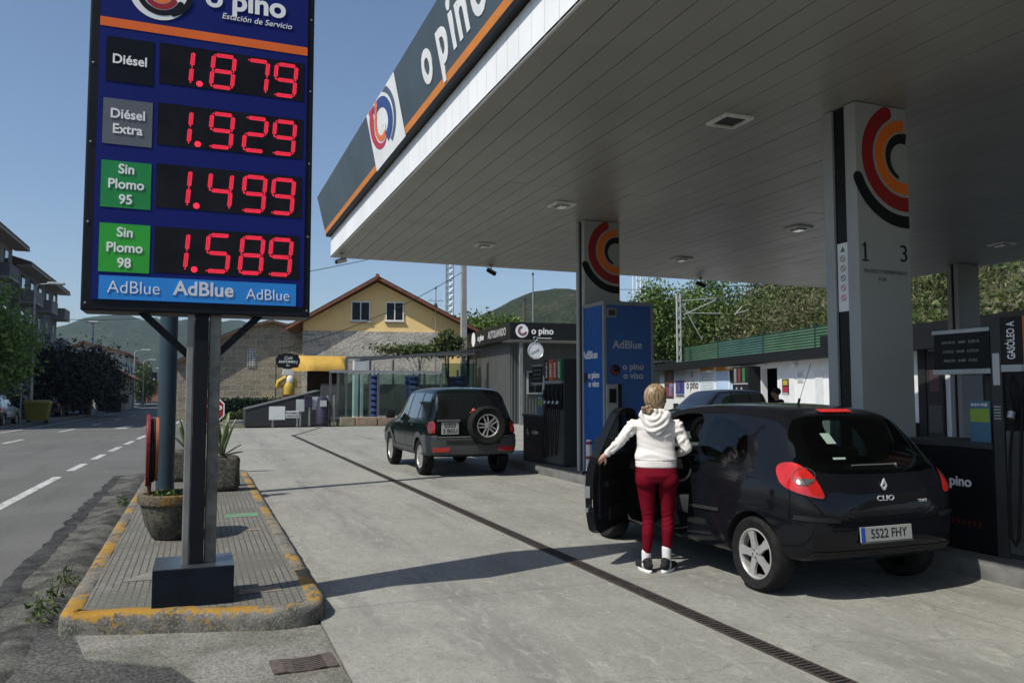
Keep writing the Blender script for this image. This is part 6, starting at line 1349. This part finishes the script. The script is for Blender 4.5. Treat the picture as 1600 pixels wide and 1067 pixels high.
# ================================================================== HOUSES BEHIND THE FORECOURT
def stone_mat(name, c1, c2, mortar, bw=.75, rh=.36, bmp=1.0):
    m, nt, b = base_mat(name); tc = coords(nt); sp_ = nt.nodes.new('ShaderNodeSeparateXYZ'); nt.links.new(tc, sp_.inputs[0]); cb = nt.nodes.new('ShaderNodeCombineXYZ')
    ad = nt.nodes.new('ShaderNodeMath'); nt.links.new(sp_.outputs[0], ad.inputs[0]); nt.links.new(sp_.outputs[1], ad.inputs[1]); nt.links.new(ad.outputs[0], cb.inputs[0]); nt.links.new(sp_.outputs[2], cb.inputs[1])
    dn = nt.nodes.new('ShaderNodeVectorMath'); dn.operation = 'MULTIPLY_ADD'; nz = nt.nodes.new('ShaderNodeTexNoise'); nz.inputs['Scale'].default_value = 1.6; nt.links.new(tc, nz.inputs['Vector']); nt.links.new(nz.outputs[1], dn.inputs[0]); dn.inputs[1].default_value = (.10,.10,.0); nt.links.new(cb.outputs[0], dn.inputs[2])
    bt = nt.nodes.new('ShaderNodeTexBrick'); nt.links.new(dn.outputs[0], bt.inputs['Vector']); bt.inputs['Scale'].default_value = 1; bt.inputs['Brick Width'].default_value = bw; bt.inputs['Row Height'].default_value = rh; bt.inputs['Mortar Size'].default_value = .018; bt.inputs['Bias'].default_value = 0
    bt.inputs['Color1'].default_value = (*c1,1); bt.inputs['Color2'].default_value = (*c2,1); bt.inputs['Mortar'].default_value = (*mortar,1)
    g = noise(nt, 9, 6, .7, tc); mul = nt.nodes.new('ShaderNodeMix'); mul.data_type = 'RGBA'; mul.blend_type = 'MULTIPLY'; mul.inputs[0].default_value = 1; nt.links.new(bt.outputs['Color'], mul.inputs[6]); nt.links.new(lerp_node(nt, ramp(nt, g, .3, .7), (.6,.6,.6), (1.25,1.25,1.25)), mul.inputs[7]); nt.links.new(mul.outputs[2], b.inputs['Base Color']); b.inputs['Roughness'].default_value = .95
    bump(nt, b, g, bmp, .05); return m
STONE1 = stone_mat('granite_blocks', (.37,.315,.225), (.24,.215,.165), (.4,.375,.33)); STONE2 = stone_mat('rough_granite', (.52,.49,.43), (.36,.345,.305), (.43,.41,.36), .9, .4, 1.6)
TILE = mat('clay_roof_tiles', (.17,.062,.036), .85, var=.35, vs=5, bmp=.6, bs=12); YELLOW = mat('yellow_render', (.82,.58,.25), .85, var=.06, vs=.8, stain=(.74,.52,.23), ss=.5)
def roof_slab(p, q, ya, yb, t_=.16, ridges=True):       # sloping slab from eave p to ridge q (x, z), running from ya to yb, with rolls of tiles
    mb = MB(); d = Vector((q[0]-p[0],0,q[1]-p[1])); n_ = Vector((-d.z,0,d.x)).normalized()
    if n_.z < 0: n_ = -n_
    rows = []; k = int((yb-ya)/.11)
    for e0 in (0,1):
        base = Vector((p[0],0,p[1]))+d*e0; rows.append([base+Vector((0,ya+(yb-ya)*i/k,0))+n_*(t_+.045*math.sin(i*PI/2+.7)) for i in range(k+1)])
    mb.loft(rows, cap=False, closed=False); a, b = Vector((p[0],0,p[1])), Vector((q[0],0,q[1])); Y = Vector((0,1,0))
    c = [a+Y*ya,b+Y*ya,b+Y*yb,a+Y*yb]; mb.add(c+[v+n_*(t_-.02) for v in c], [(0,3,2,1),(0,1,5,4),(1,2,6,5),(2,3,7,6),(3,0,4,7)]); return mb
DPANE = mat('dark_pane', (.012,.014,.016), .25, var=.4, vs=2); yh = 48.0; pz = lambda u, v: at(u,v,y=yh); A_, B_, C_ = pz(449,512), pz(590,438), pz(744,524); xl, xr = pz(474,520).x, pz(722,520).x
house = thing('house', 'yellow gabled house with a rough stone lower wall and red tiled roof', 'house', (B_.x,yh,0), R(-12)); hx = B_.x
sl = (B_.z-A_.z)/(B_.x-A_.x); sr = (B_.z-C_.z)/(C_.x-B_.x); zs = pz(590,518).z; zl = B_.z-.12-sl*(B_.x-xl); zr = B_.z-.12-sr*(xr-B_.x)
obj('upper_wall', MB().prism([(xl-hx,zs),(xr-hx,zs),(xr-hx,zr),(0,B_.z-.12),(xl-hx,zl)], front((0,0,0)), -15), YELLOW, house)
obj('lower_wall', MB().box((xl-hx-.04,-.05,0),(pz(692,520).x-hx,14.9,zs-.002)), STONE2, house); obj('lower_wall', MB().box((pz(692,520).x-hx+.003,-.0,0),(xr-hx,14.9,zs-.003)), YELLOW, house)
o = obj('roof', roof_slab((A_.x-hx,A_.z-.1),(0,B_.z-.02),-.75,15.4), TILE, house, recalc=False); obj('roof', roof_slab((C_.x-hx+.4,C_.z-.3),(0,B_.z-.021),-.75,15.4), TILE, house, recalc=False)
obj('ridge', MB().tube([(0,-.8,B_.z+.17),(0,15.4,B_.z+.17)], .13, 8), TILE, o)
for u0, v0, u1, v1 in ((549,471,579,501),(602,473,630,502)):
    a, b = pz(u0,v1), pz(u1,v0); w = MB(); x0, x1, z0, z1 = a.x-hx, b.x-hx, a.z, b.z; f = .07
    for r4 in ((x0,z0,x1,z0+f),(x0,z1-f,x1,z1),(x0,z0+f,x0+f,z1-f),(x1-f,z0+f,x1,z1-f),((x0+x1)/2-.03,z0+f,(x0+x1)/2+.03,z1-f)): w.box((r4[0],-.07,r4[1]),(r4[2],-.002,r4[3]))
    wo = obj('window', w, WHITE, house); obj('pane', MB().box((x0+f,-.02,z0+f),(x1-f,-.003,z1-f)), DPANE, wo); obj('sill', MB().box((x0-.06,-.13,z0-.07),(x1+.06,-.001,z0-.002)), mat('sill_grey', (.4,.38,.34), .8), wo)
# awning and dark porch of the cafe
aw = thing('awning', 'yellow cafe awning over a dark doorway on the stone wall', 'awning', (xl+.2,yh-.1,0)); za, zb = pz(500,575).z, pz(500,556).z; x1 = pz(533,560).x-xl
AWN = mat('awning_yellow', (.46,.28,.045), .8, var=.08); rows = []
for x in np.linspace(-.9,x1,14): f = min(1,(x+.9)/.9)*min(1,(x1-x)/.3+.3); rows.append([Vector((x,0,zb)), Vector((x,-.6*f,zb-.1)), Vector((x,-1.3*f,zb-.45)), Vector((x,-1.5*f,za)), Vector((x,-1.5*f,za-.22))])
obj('canvas', MB().loft(rows, cap=False, closed=False), AWN, aw, smooth=60, recalc=False)
mb = MB(); ca = pz(501,562); 
for k in range(3): mb.sheet(band((ca.x-xl-.5+.35*k,ca.z),.16,.2,0,180,10), frame((0,-1.35,0),(1,0,0),(0,.5,1)), .02)
obj('awning_emblem', mb, DARK_METAL, aw, recalc=False); obj('porch', MB().box((.05,-.02,0),(x1,.05,za-.1)), flat('porch_dark', (.035,.015,.008), .9), aw)
t = thing('cafe_sign', 'black scalloped cafe sign with white lettering hanging by the house corner', 'sign', at(450,564,y=45)); wv = .62
sp_ = []
for k in range(64): a = 2*PI*k/64; sp_.append((wv*math.copysign(abs(math.cos(a))**.55,math.cos(a))*(1+.035*math.cos(8*a)), .40*math.copysign(abs(math.sin(a))**.6,math.sin(a))*(1+.06*math.cos(8*a))))
obj('board', MB().prism(sp_, front((0,0,0)), .06), BLACK, t); text('Café', .24, front((0,-.062,.16)), WHITE_DECAL, t, 'sign_text', shear=.25); text('ANTONIO J', .19, front((0,-.062,-.05)), WHITE_DECAL, t, 'sign_text', bold=.02); text('Bar', .15, front((0,-.062,-.24)), WHITE_DECAL, t, 'sign_text', shear=.2)
obj('hanger', MB().tube([(-.35,.03,.38),(-.35,.03,1.5)], .015, 6).tube([(.35,.03,.38),(.35,.03,1.5)], .015, 6).tube([(-.4,.03,1.5),(1.5,.6,1.5)], .025, 6), DARK_METAL, t); obj('light_box', MB().box((-.28,-.05,-.78),(.32,.1,-.45)), mat('lightbox_white', (.6,.6,.58), .5), t, bevel=.02); obj('post', MB().tube([(-.62,.06,-2.6),(-.62,.06,.2)], .03, 8), DARK_METAL, t)
t = thing('sculpture', 'yellow painted sculpture with one raised arm at the top of the ramp', 'sculpture', (at(451,614,y=43.5).x,43.5,0)); YS_ = mat('sculpture_yellow', (.45,.30,.03), .6, var=.12, stain=(.3,.13,.03), st=(.6,.7), ss=5)
zz = lambda v: at(450,v,y=43.5).z; mb = MB(); mb.lathe([(.28,0),(.3,zz(612)),(.32,zz(606)),(.26,zz(600)),(.2,zz(597))], 16); obj('trunk', mb, YS_, t, smooth=50)
mb = MB(); mb.tube([(-.15,0,zz(604)),(-.62,-.1,zz(602)),(-.55,-.1,zz(597)),(-.15,-.05,zz(590))], [.1,.13,.12,.13], 10); mb.tube([(.15,0,zz(590)),(.35,0,zz(596)),(.3,0,zz(606))], [.12,.12,.1], 10); obj('arm', mb, YS_, t, smooth=60)
mb = MB(); ellip(mb, (.05,-.12,zz(594)), (.2,.12,.26)); obj('face', mb, mat('sculpture_white', (.7,.66,.58), .6), t, smooth=60); obj('plinth', MB().box((-.3,-.3,0),(.3,.3,zz(616))), mat('plinth_brown', (.12,.05,.03), .8), t)
# stone barn to the left
yb_ = 53.0; q = lambda u, v: at(u,v,y=yb_); barn = thing('barn', 'old stone barn with a low curved tiled gable and a white vent', 'barn', (q(400,614).x,yb_,0)); bx0 = barn.location.x
prof = [(270,570),(300,556),(350,527),(385,513),(422,504),(450,511),(480,522)]; pp = [(q(u,v).x-bx0, q(u,v).z) for u, v in prof]
obj('wall', MB().prism([(pp[0][0],0),(pp[-1][0],0)]+pp[::-1], front((0,0,0)), -11), STONE1, barn)
mb = MB()
for a, b in zip(pp[:-1],pp[1:]): s_ = roof_slab(a,b,-.45,11.2,.12); mb.add(s_.v, s_.f)
obj('roof', mb, mat('old_roof_tiles', (.14,.085,.06), .9, var=.4, vs=4, bmp=.6, bs=12), barn, recalc=False)
a, b = q(386,573), q(399,546); vt = obj('vent', MB().box((a.x-bx0,-.05,a.z),(b.x-bx0,-.001,b.z)), mat('vent_white', (.5,.5,.48), .8), barn); mb = MB(); W3 = (b.x-a.x)/3; H6 = (b.z-a.z)/7
for i in range(3):
    for j in range(7): mb.box((a.x-bx0+W3*(i+.25),-.056,a.z+H6*(j+.25)),(a.x-bx0+W3*(i+.75),-.0505,a.z+H6*(j+.75)))
obj('vent_grille', mb, BLACK, vt)

# ================================================================== THE STREET ON THE LEFT
CONC = mat('block_concrete', (.15,.155,.155), .85, var=.12, vs=.6, stain=(.1,.1,.098)); CONC2 = mat('block_render', (.2,.2,.195), .85, var=.1, vs=.6, stain=(.14,.14,.135)); SLAB = mat('balcony_slab', (.3,.3,.29), .8)
def apartments(label, x, y0, y1, h, floors, m_, bays, dep=10, group='apartment blocks on the street'):
    t = thing('apartment_building', label, 'building', (x,y0,0), 0, group); L_ = y1-y0; obj('wall', MB().box((-dep,0,0),(0,L_,h)), m_, t); fh = h/floors
    obj('roof', MB().prism([(.9,h),(.9,h+.22),(-dep/2,h+2.0),(-dep-.9,h+.22),(-dep-.9,h)], frame((0,-.9,0),(1,0,0),(0,0,1)), -(L_+1.8)), TILE if 'tiled' in label else mat('eave_brown', (.09,.075,.065), .9), t)
    obj('eave', MB().box((-.02,-.85,h-.14),(.95,L_+.85,h-.001)), SLAB, t); bw = L_/bays
    for f in range(floors):
        for b_ in range(bays):
            y = bw*(b_+.5); z = f*fh
            if f == 0: o = obj('shop_opening', MB().box((.002,y-bw*.36,.1),(.05,y+bw*.36,fh*.78)), flat('opening_dark', (.02,.02,.022), .4), t); continue
            if b_ % 2 == 0:
                o = obj('balcony', MB().box((.001,y-bw*.45,z),(1.1,y+bw*.45,z+.14)), SLAB, t); obj('balustrade', MB().box((1.0,y-bw*.45,z+.141),(1.08,y+bw*.45,z+1.0)).box((.002,y-bw*.45,z+.141),(.999,y-bw*.45+.08,z+1.0)), CONC2 if m_ is CONC else CONC, o)
            w = obj('window', MB().box((.002,y-bw*.3,z+.55 if b_%2 else z+.16),(.04,y+bw*.3,z+fh*.82)), mat('shutter_grey', (.07,.075,.08), .6), t); obj('pane', MB().box((.041,y-bw*.27,z+.6 if b_%2 else z+.2),(.05,y+bw*.02,z+fh*.8)), TINT, w)
    for f in range(1,floors): 
        obj('window', MB().box((-dep*.35,-.04,f*fh+.8),(-dep*.2,-.002,f*fh+fh*.8)), flat('end_window', (.02,.022,.025), .2), t); obj('window', MB().box((-dep*.75,-.04,f*fh+.8),(-dep*.6,-.002,f*fh+fh*.8)), flat('end_window_2', (.02,.022,.025), .2), t)
    return t
apartments('grey apartment block with pale balconies nearest the photo edge', -12.6, 40, 65.5, 12.0, 4, CONC2, 8); apartments('dark grey apartment block with a jutting eave beyond the first block', -12.4, 67, 84, 10.9, 4, CONC, 5)
def gable_house(label, x0, x1, ridge, y, zl, zr, zt, dep, wm, name='house', roofm=None):
    t = thing(name, label, 'house', ((x0+x1)/2,y,0)); c = (x0+x1)/2; obj('wall', MB().prism([(x0-c,0),(x1-c,0),(x1-c,zr),(ridge-c,zt),(x0-c,zl)], front((0,0,0)), -dep), wm, t); sl_ = (zt-zl)/max(.1,ridge-x0); sr_ = (zt-zr)/max(.1,x1-ridge)
    o = obj('roof', roof_slab((x0-c-.5,zl-.5*sl_),(ridge-c,zt),-.5,dep+.4,.14), roofm or TILE, t, recalc=False); obj('roof', roof_slab((x1-c+.5,zr-.5*sr_),(ridge-c,zt),-.5,dep+.4,.141), roofm or TILE, t, recalc=False); obj('ridge', MB().tube([(ridge-c,-.5,zt+.16),(ridge-c,dep+.4,zt+.16)], .12, 8), roofm or TILE, o)
    for k in range(3): w = obj('window', MB().box((x1-c+.001,1.5+k*dep/3.2,zr*.45),(x1-c+.05,2.5+k*dep/3.2,zr*.8)), DARK_METAL, t)
    return t
G = lambda u, v, y: at(u,v,y=y)
gable_house('white walled house with a red tiled gable behind the cedars', G(92,600,100).x, G(193,600,100).x, G(128,600,100).x, 100, G(92,550,100).z, G(193,552,100).z, G(128,536,100).z, 14, mat('house_white', (.42,.43,.40), .85, stain=(.33,.34,.31)))
gable_house('small tan stone house with a sloping roof beside the road', G(150,600,84).x, G(197,600,84).x, G(160,600,84).x, 84, G(150,574,84).z, G(197,588,84).z, G(160,571,84).z, 10, STONE1)
gable_house('dark flat fronted house behind the tall lamp post far down the street', G(196,600,128).x, G(214,600,128).x, G(200,600,128).x, 128, G(196,560,128).z, G(214,566,128).z, G(200,558,128).z, 12, CONC)
gable_house('beige house with a tan roof at the end of the street', G(197,600,140).x, G(222,600,140).x, G(212,600,140).x, 140, G(197,588,140).z, G(222,590,140).z, G(212,584,140).z, 12, mat('beige_render', (.33,.28,.19), .85))
gable_house('pale low house with an orange wall far down the street', G(228,600,165).x, G(252,600,165).x, G(240,600,165).x, 165, G(228,602,165).z, G(252,602,165).z, G(240,594,165).z, 10, mat('orange_render', (.26,.13,.07), .85))
gable_house('pale house seen between the blue pole and the sign post', G(272,600,150).x, G(300,600,150).x, G(285,600,150).x, 150, G(272,590,150).z, G(300,590,150).z, G(285,582,150).z, 12, mat('far_white', (.4,.39,.36), .85))
t = thing('boundary_wall', 'low dark wall topped with ivy beside the stone house', 'wall', (G(152,600,74).x,74,0)); obj('wall', MB().box((0,0,0),(G(190,600,74).x-G(152,600,74).x,.4,1.1)), mat('dark_wall', (.03,.032,.026), .9), t); leaves_mesh(np.column_stack([RNG.uniform(0,2.3,900),RNG.uniform(-.1,.4,900),RNG.uniform(.8,1.45,900)]), .16, CED, 'ivy', t)
# lamps, signs, poles
def lamp(u, vt, y, label, arm=1.2, side=1):
    p = G(u,614,y); z = G(u,vt,y).z; t = thing('street_lamp', label, 'street lamp', (p.x,y,0), 0, 'street lamps along the road'); obj('pole', MB().tube([(0,0,0),(0,0,z*.5),(.0,0,z-.2),(side*.15,0,z)], [.11,.09,.06,.05], 10), GALV, t, smooth=50); obj('arm', MB().tube([(side*.15,0,z),(side*arm*.6,0,z+.06)], .04, 8), GALV, t); obj('lamp_head', MB().box((side*arm*.5,-.14,z+.02),(side*(arm*.5+.85),.14,z+.16)), mat('lamp_head_pale', (.5,.52,.53), .5), t, bevel=.04)
lamp(48,444,50,'tall street lamp rising in front of the apartment blocks'); lamp(143,505,66,'street lamp beside the warning triangle sign',-.6,-1); lamp(209,548,88,'street lamp in front of the stone house'); lamp(223,563,112,'street lamp next along the road, beyond the stone house'); lamp(236,576,138,'street lamp farthest down the road')
def road_sign(label, u, v, y, kind):
    p = G(u,v,y); t = thing('road_sign', label, 'sign', (p.x,y,0)); obj('post', MB().tube([(0,.04,0),(0,.04,p.z)], .035, 8), GALV, t); F = front((0,0,p.z))
    BS = flat('sign_blue_plate', (.012,.04,.17), .4)
    if kind == 'arrow': obj('plate', MB().prism(disc((0,0),.33,28)[0], F, .02), WHITE, t); obj('plate_face', MB().sheet(disc((0,0),.31,28), F, .024), BS, t, recalc=False); obj('arrow', MB().sheet(rect(-.05,-.2,.05,.06), F, .028).sheet([[(-.16,.02),(.16,.02),(0,.22)]], F, .028), WHITE_DECAL, t, recalc=False)
    if kind == 'warn': obj('plate', MB().prism([(-.48,-.34),(.48,-.34),(0,.5)], F, .02), flat('warn_red', (.28,.02,.02)), t); obj('plate_face', MB().sheet([[(-.39,-.285),(.39,-.285),(0,.39)]], F, .024), flat('warn_white', (.5,.47,.42)), t, recalc=False); obj('symbol', MB().sheet(rect(-.06,-.2,.06,.15), F, .028), BLACK, t, recalc=False)
    if kind == 'square': obj('plate', MB().box((-.36,-.02,p.z-.33),(.36,.0,p.z+.33)), BS, t); obj('symbol', MB().sheet(band((0,0),.13,.2,-40,200,14), F, .024).sheet(rect(-.2,-.2,-.12,.02), F, .024), WHITE_DECAL, t, recalc=False)
road_sign('round blue sign with a white arrow beside the yellow container', 33,603,47,'arrow'); road_sign('warning triangle sign beside the street lamp', 133,611,70,'warn'); road_sign('square blue sign with a curved white arrow', 152,613,70,'square')
p = G(241,590,96); t = thing('traffic_light', 'black traffic light hanging over the end of the road', 'traffic light', (p.x,96,0)); obj('housing', MB().box((-.28,-.15,p.z-.5),(.28,.15,p.z+.6)), BLACK_TRIM, t, bevel=.03); obj('lens', MB().lathe([(.12,0),(0,.03)], 12, front((0,-.15,p.z-.2))), flat('lens_pale', (.4,.4,.38)), t); obj('pole', MB().tube([(.6,0,0),(.6,0,p.z+.3),(.0,0,p.z+.3)], .06, 8), GALV, t)
# yellow container
t = thing('waste_container', 'yellow plastic waste container on the far kerb', 'waste container', (-7.95,48.9,-.03)); YC = mat('container_yellow', (.22,.19,.006), .55, var=.12); mb = MB(); a, b = .50, .62
mb.loft([[Vector((sx2*w2,sy2*d2,z)) for sx2, sy2 in ((-1,-1),(1,-1),(1,1),(-1,1))] for w2, d2, z in ((.46,.4,.2),(.58,.52,1.02),(.62,.55,1.03),(.62,.55,1.1))]); obj('bin', mb, YC, t, bevel=.02); obj('lid', MB().loft([[Vector((sx2*w2,sy2*d2,z)) for sx2, sy2 in ((-1,-1),(1,-1),(1,1),(-1,1))] for w2, d2, z in ((.63,.56,1.105),(.6,.5,1.2),(.4,.3,1.26))]), YC, t, bevel=.02)
for sx2 in (-1,1):
    for sy2 in (-1,1): obj('caster', MB().tube([(sx2*.4-.03,sy2*.33,.1),(sx2*.4+.03,sy2*.33,.1)], .1, 12), RUBBER, t)
# parked cars along the far kerb
WHITEC = car_paint('white_car_paint', (.5,.52,.53)); BLUEC = car_paint('blue_grey_car_paint', (.03,.035,.06))
for (x, y, rz, pm, lab) in ((-9.2,44.9,-2,WHITEC,'white car parked on the far kerb at the photo edge'),(-9.9,56,-3,PAINT_BLACK,'dark car parked behind the yellow container'),(-9.0,60.5,-3,PAINT_BLACK,'black car with a pale number plate parked right of the container'),(-8.6,67.5,-3,BLUEC,'blue grey car parked beyond the black car, near the triangle sign')):
    c_ = make_suv('parked_car', lab, (x,y,0), R(rz), pm, False, 'cars parked along the far kerb'); c_.scale = (.93,.93,.9)
    sk_b = obj('number_plate', MB().box((-.25,-2.2,.6),(.25,-2.17,.72)), PLATE, c_)
# poles, mast, wires
t = thing('utility_pole', 'grey concrete utility pole between the yellow house and the wash hall', 'pole', (G(724,614,45).x,45,0)); zt2 = G(724,395,45).z; obj('shaft', MB().loft([[Vector((sx2*w2,sy2*w2,z)) for sx2, sy2 in ((-1,-1),(1,-1),(1,1),(-1,1))] for w2, z in ((.19,0),(.13,zt2))]), mat('pole_concrete', (.27,.265,.25), .9), t); obj('bracket', MB().beam((-.6,0,zt2-.5),(.3,0,zt2-.5),.08,.08), DARK_METAL, t)
t = thing('lattice_mast', 'tall steel lattice mast behind the yellow house', 'mast', (G(702,614,85).x,85,0)); zt2 = G(702,380,85).z; mb = MB(); w0 = .34
n = 26; pts = [(-1,-1),(1,-1),(1,1),(-1,1)]
for a, b in pts: mb.tube([(a*w0,b*w0,0),(a*w0,b*w0,zt2)], .05, 5)
obj('leg_frame', mb, GALV, t); mb = MB()
for i in range(n):
    z0, z1 = zt2*i/n, zt2*(i+1)/n
    for k in range(4): a, b = pts[k], pts[(k+1)%4]; mb.tube([(a[0]*w0,a[1]*w0,z0),(b[0]*w0,b[1]*w0,z1)], .03, 4, cap=False); mb.tube([(a[0]*w0,a[1]*w0,z0),(b[0]*w0,b[1]*w0,z0)], .03, 4, cap=False)
obj('lattice', mb, GALV, t)
def thin_pole(label, u, vt, y, r, m_=None, extra=None, group=None):
    p = G(u,614,y); z = G(u,vt,y).z; t = thing('mast_pole', label, 'pole', (p.x,y,0), 0, group); obj('shaft', MB().tube([(0,0,0),(0,0,z)], [r*1.3,r], 8), m_ or GALV, t); obj('tip', MB().lathe([(r*1.6,z),(r*1.6,z+.12),(0,z+.2)], 8), DARK_METAL, t); return t
thin_pole('thin grey flagless pole above the wash hall roof', 833,430,50,.05); thin_pole('dark wooden pole behind the wash hall roof', 819,468,70,.12, mat('wood_pole', (.09,.075,.06), .9))
for u, lab in ((991,'leftmost'),(997,'middle'),(1003,'rightmost')): thin_pole(lab+' of the three slim white poles behind the blue cabinet', u, 415, 60, .06, WHITE, None, 'slim white flag poles')
t = thin_pole('television aerial pole standing against the yellow house gable', 680, 452, 46.8, .03); p = G(680,470,46.8).z
obj('aerial_head', MB().tube([(-.5,0,p),(.5,0,p)], .015, 5).tube([(-.3,-.2,p+.1),(-.3,.2,p+.1)], .012, 5).tube([(.3,-.2,p+.1),(.3,.2,p+.1)], .012, 5).lathe([(.02,p-.6),(.13,p-.4),(.1,p-.2),(.02,p-.1)], 8), DARK_METAL, t)
t = thing('catenary_post', 'pale railway catenary post with wire arms in front of the bank', 'railway post', (G(1062,614,46).x,46,0)); zt2 = G(1062,459,46).z; PALE = mat('catenary_grey', (.4,.41,.4), .6)
mb = MB()
for dx in (-.14,.14): mb.box((dx-.035,-.05,0),(dx+.035,.05,zt2))
for i in range(14): z = zt2*i/14; mb.box((-.104,-.035,z),(.104,.035,z+.28))
obj('shaft', mb, PALE, t); mb = MB(); P2 = lambda u, v: Vector((G(u,v,46).x-t.location.x,0,G(u,v,46).z))
for a, b in (((1066,470),(1120,466)),((1068,492),(1120,468)),((1066,476),(1097,531)),((1072,489),(1125,490)),((1148,492),(1160,478)),((1150,490),(1170,484))): mb.tube([P2(*a),P2(*b)], .035, 6)
obj('bracket_arm', mb, PALE, t); obj('insulator', MB().lathe([(.05,0),(.1,.05),(.1,.2),(.05,.25)], 10, Matrix.Translation(P2(1120,470))), DARK_METAL, t)
WIREM = flat('wire_dark', (.03,.03,.03), .6)
def wire(label, a, b, sag=.4, r=.014): a, b = Vector(a), Vector(b); pts = [a.lerp(b,k/14)-Vector((0,0,sag*4*(k/14)*(1-k/14))) for k in range(15)]; mb = MB().tube(pts, r, 5); o = obj('overhead_wire', mb, WIREM); tag(o, label, 'wire', 'overhead wires')
wire('thin overhead wire running from the price sign towards the canopy corner', G(300,452,30), G(600,400,34), .1, .014); wire('overhead wire from the concrete pole past the yellow gable', G(724,424,45), G(440,545,44), .5, .02); wire('overhead wire crossing the sky above the far hill', G(60,497,70), G(330,484,90), .5, .025); wire('overhead railway wire in front of the bank', G(950,452,60), G(1250,440,40), .2, .025); wire('railway wire from the catenary post up to the canopy edge', G(1120,467,46), G(1290,430,40), .2, .025); wire('sagging wire high on the green hill behind the wash hall', G(840,498,120), G(905,470,150), .4, .05)

# ================================================================== HILLS
def hill_mat(name, a, b, sc):
    m, nt, bb = base_mat(name); c = coords(nt); v = nt.nodes.new('ShaderNodeTexVoronoi'); v.inputs['Scale'].default_value = sc; nt.links.new(c, v.inputs['Vector'])
    o = lerp_node(nt, ramp(nt, noise(nt, sc*.12, 7, .7, c), .35, .65), a, b); o = lerp_node(nt, ramp(nt, v.outputs['Distance'], .1, .8), [x*.9 for x in a], o); nt.links.new(o, bb.inputs['Base Color']); bb.inputs['Roughness'].default_value = .95; bb.inputs['Specular IOR Level'].default_value = .1
    bump(nt, bb, v.outputs['Distance'], .6, 3); return m
def hill(name, prof, y, depth, m_, rough, seed, step=8):
    """prof: photo ridge line; the hill rises from its foot 0.55 depth before the ridge"""
    r_ = np.random.default_rng(seed); pts = [(G(u,v,y).x, G(u,v,y).z) for u, v in prof]; xs = np.arange(pts[0][0], pts[-1][0], step); zs_ = np.interp(xs, [p[0] for p in pts], [p[1] for p in pts]); n = 26; rows = []
    ph = r_.uniform(0,6,(8,2)); fr = 1/np.array([400,260,170,110,70,45,30,18])
    for i, (x, z) in enumerate(zip(xs, zs_)):
        row = []
        for k in range(n):
            f = k/(n-1); yy = y-depth*.55+depth*f; prf = math.sin(min(1,f/.55)*PI/2)**1.3 if f < .55 else math.cos((f-.55)/.45*PI/2)**1.0
            nz = sum(math.sin(x*fr[j]*2*PI+ph[j][0])*math.sin(yy*fr[j]*2*PI+ph[j][1])/(j+1.5) for j in range(8)); row.append(Vector((x, yy, max(-1, z*prf*(1+.0*nz)) + rough*nz*(1 if .02 < f < .98 else 0)*math.sin(PI*min(1,f/.55)/2) + (r_.uniform(-.5,.5)*rough*.35 if k > 2 else 0))))
        rows.append(row)
    struct(obj(name, MB().loft(rows, cap=False, closed=False), m_, smooth=50, recalc=False))
HM_ = hill_mat('forest_hill', (.014,.026,.014), (.034,.047,.023), .09)
hill('far_hills', [(-420,540),(-200,500),(0,530),(85,522),(120,512),(165,498),(190,496),(240,504),(300,505),(380,507),(450,512),(560,530),(760,545),(1000,540),(1300,540),(1700,550)], 1500, 1100, HM_, 10, 4, 14)
hill('near_hill', [(560,600),(660,560),(735,503),(765,490),(800,474),(826,462),(850,457),(875,460),(900,464),(930,476),(960,490),(1010,500),(1080,500),(1200,540),(1400,600)], 420, 300, hill_mat('scrub_hill', (.016,.026,.011), (.045,.046,.022), .35), 2.2, 9, 4)
# ================================================================== HAZE
hz = MB().box((-1500,-60,-1.5),(1500,2200,240)); hm = bpy.data.materials.new('haze_air'); hm.use_nodes = True; hn = hm.node_tree; hn.nodes.remove(hn.nodes['Principled BSDF'])
pv = hn.nodes.new('ShaderNodeVolumePrincipled'); pv.inputs['Color'].default_value = (.66,.82,1,1); pv.inputs['Density'].default_value = .00017; pv.inputs['Anisotropy'].default_value = .2
hn.links.new(pv.outputs[0], hn.nodes['Material Output'].inputs['Volume'])
struct(obj('haze', hz, hm, recalc=True), 'stuff')
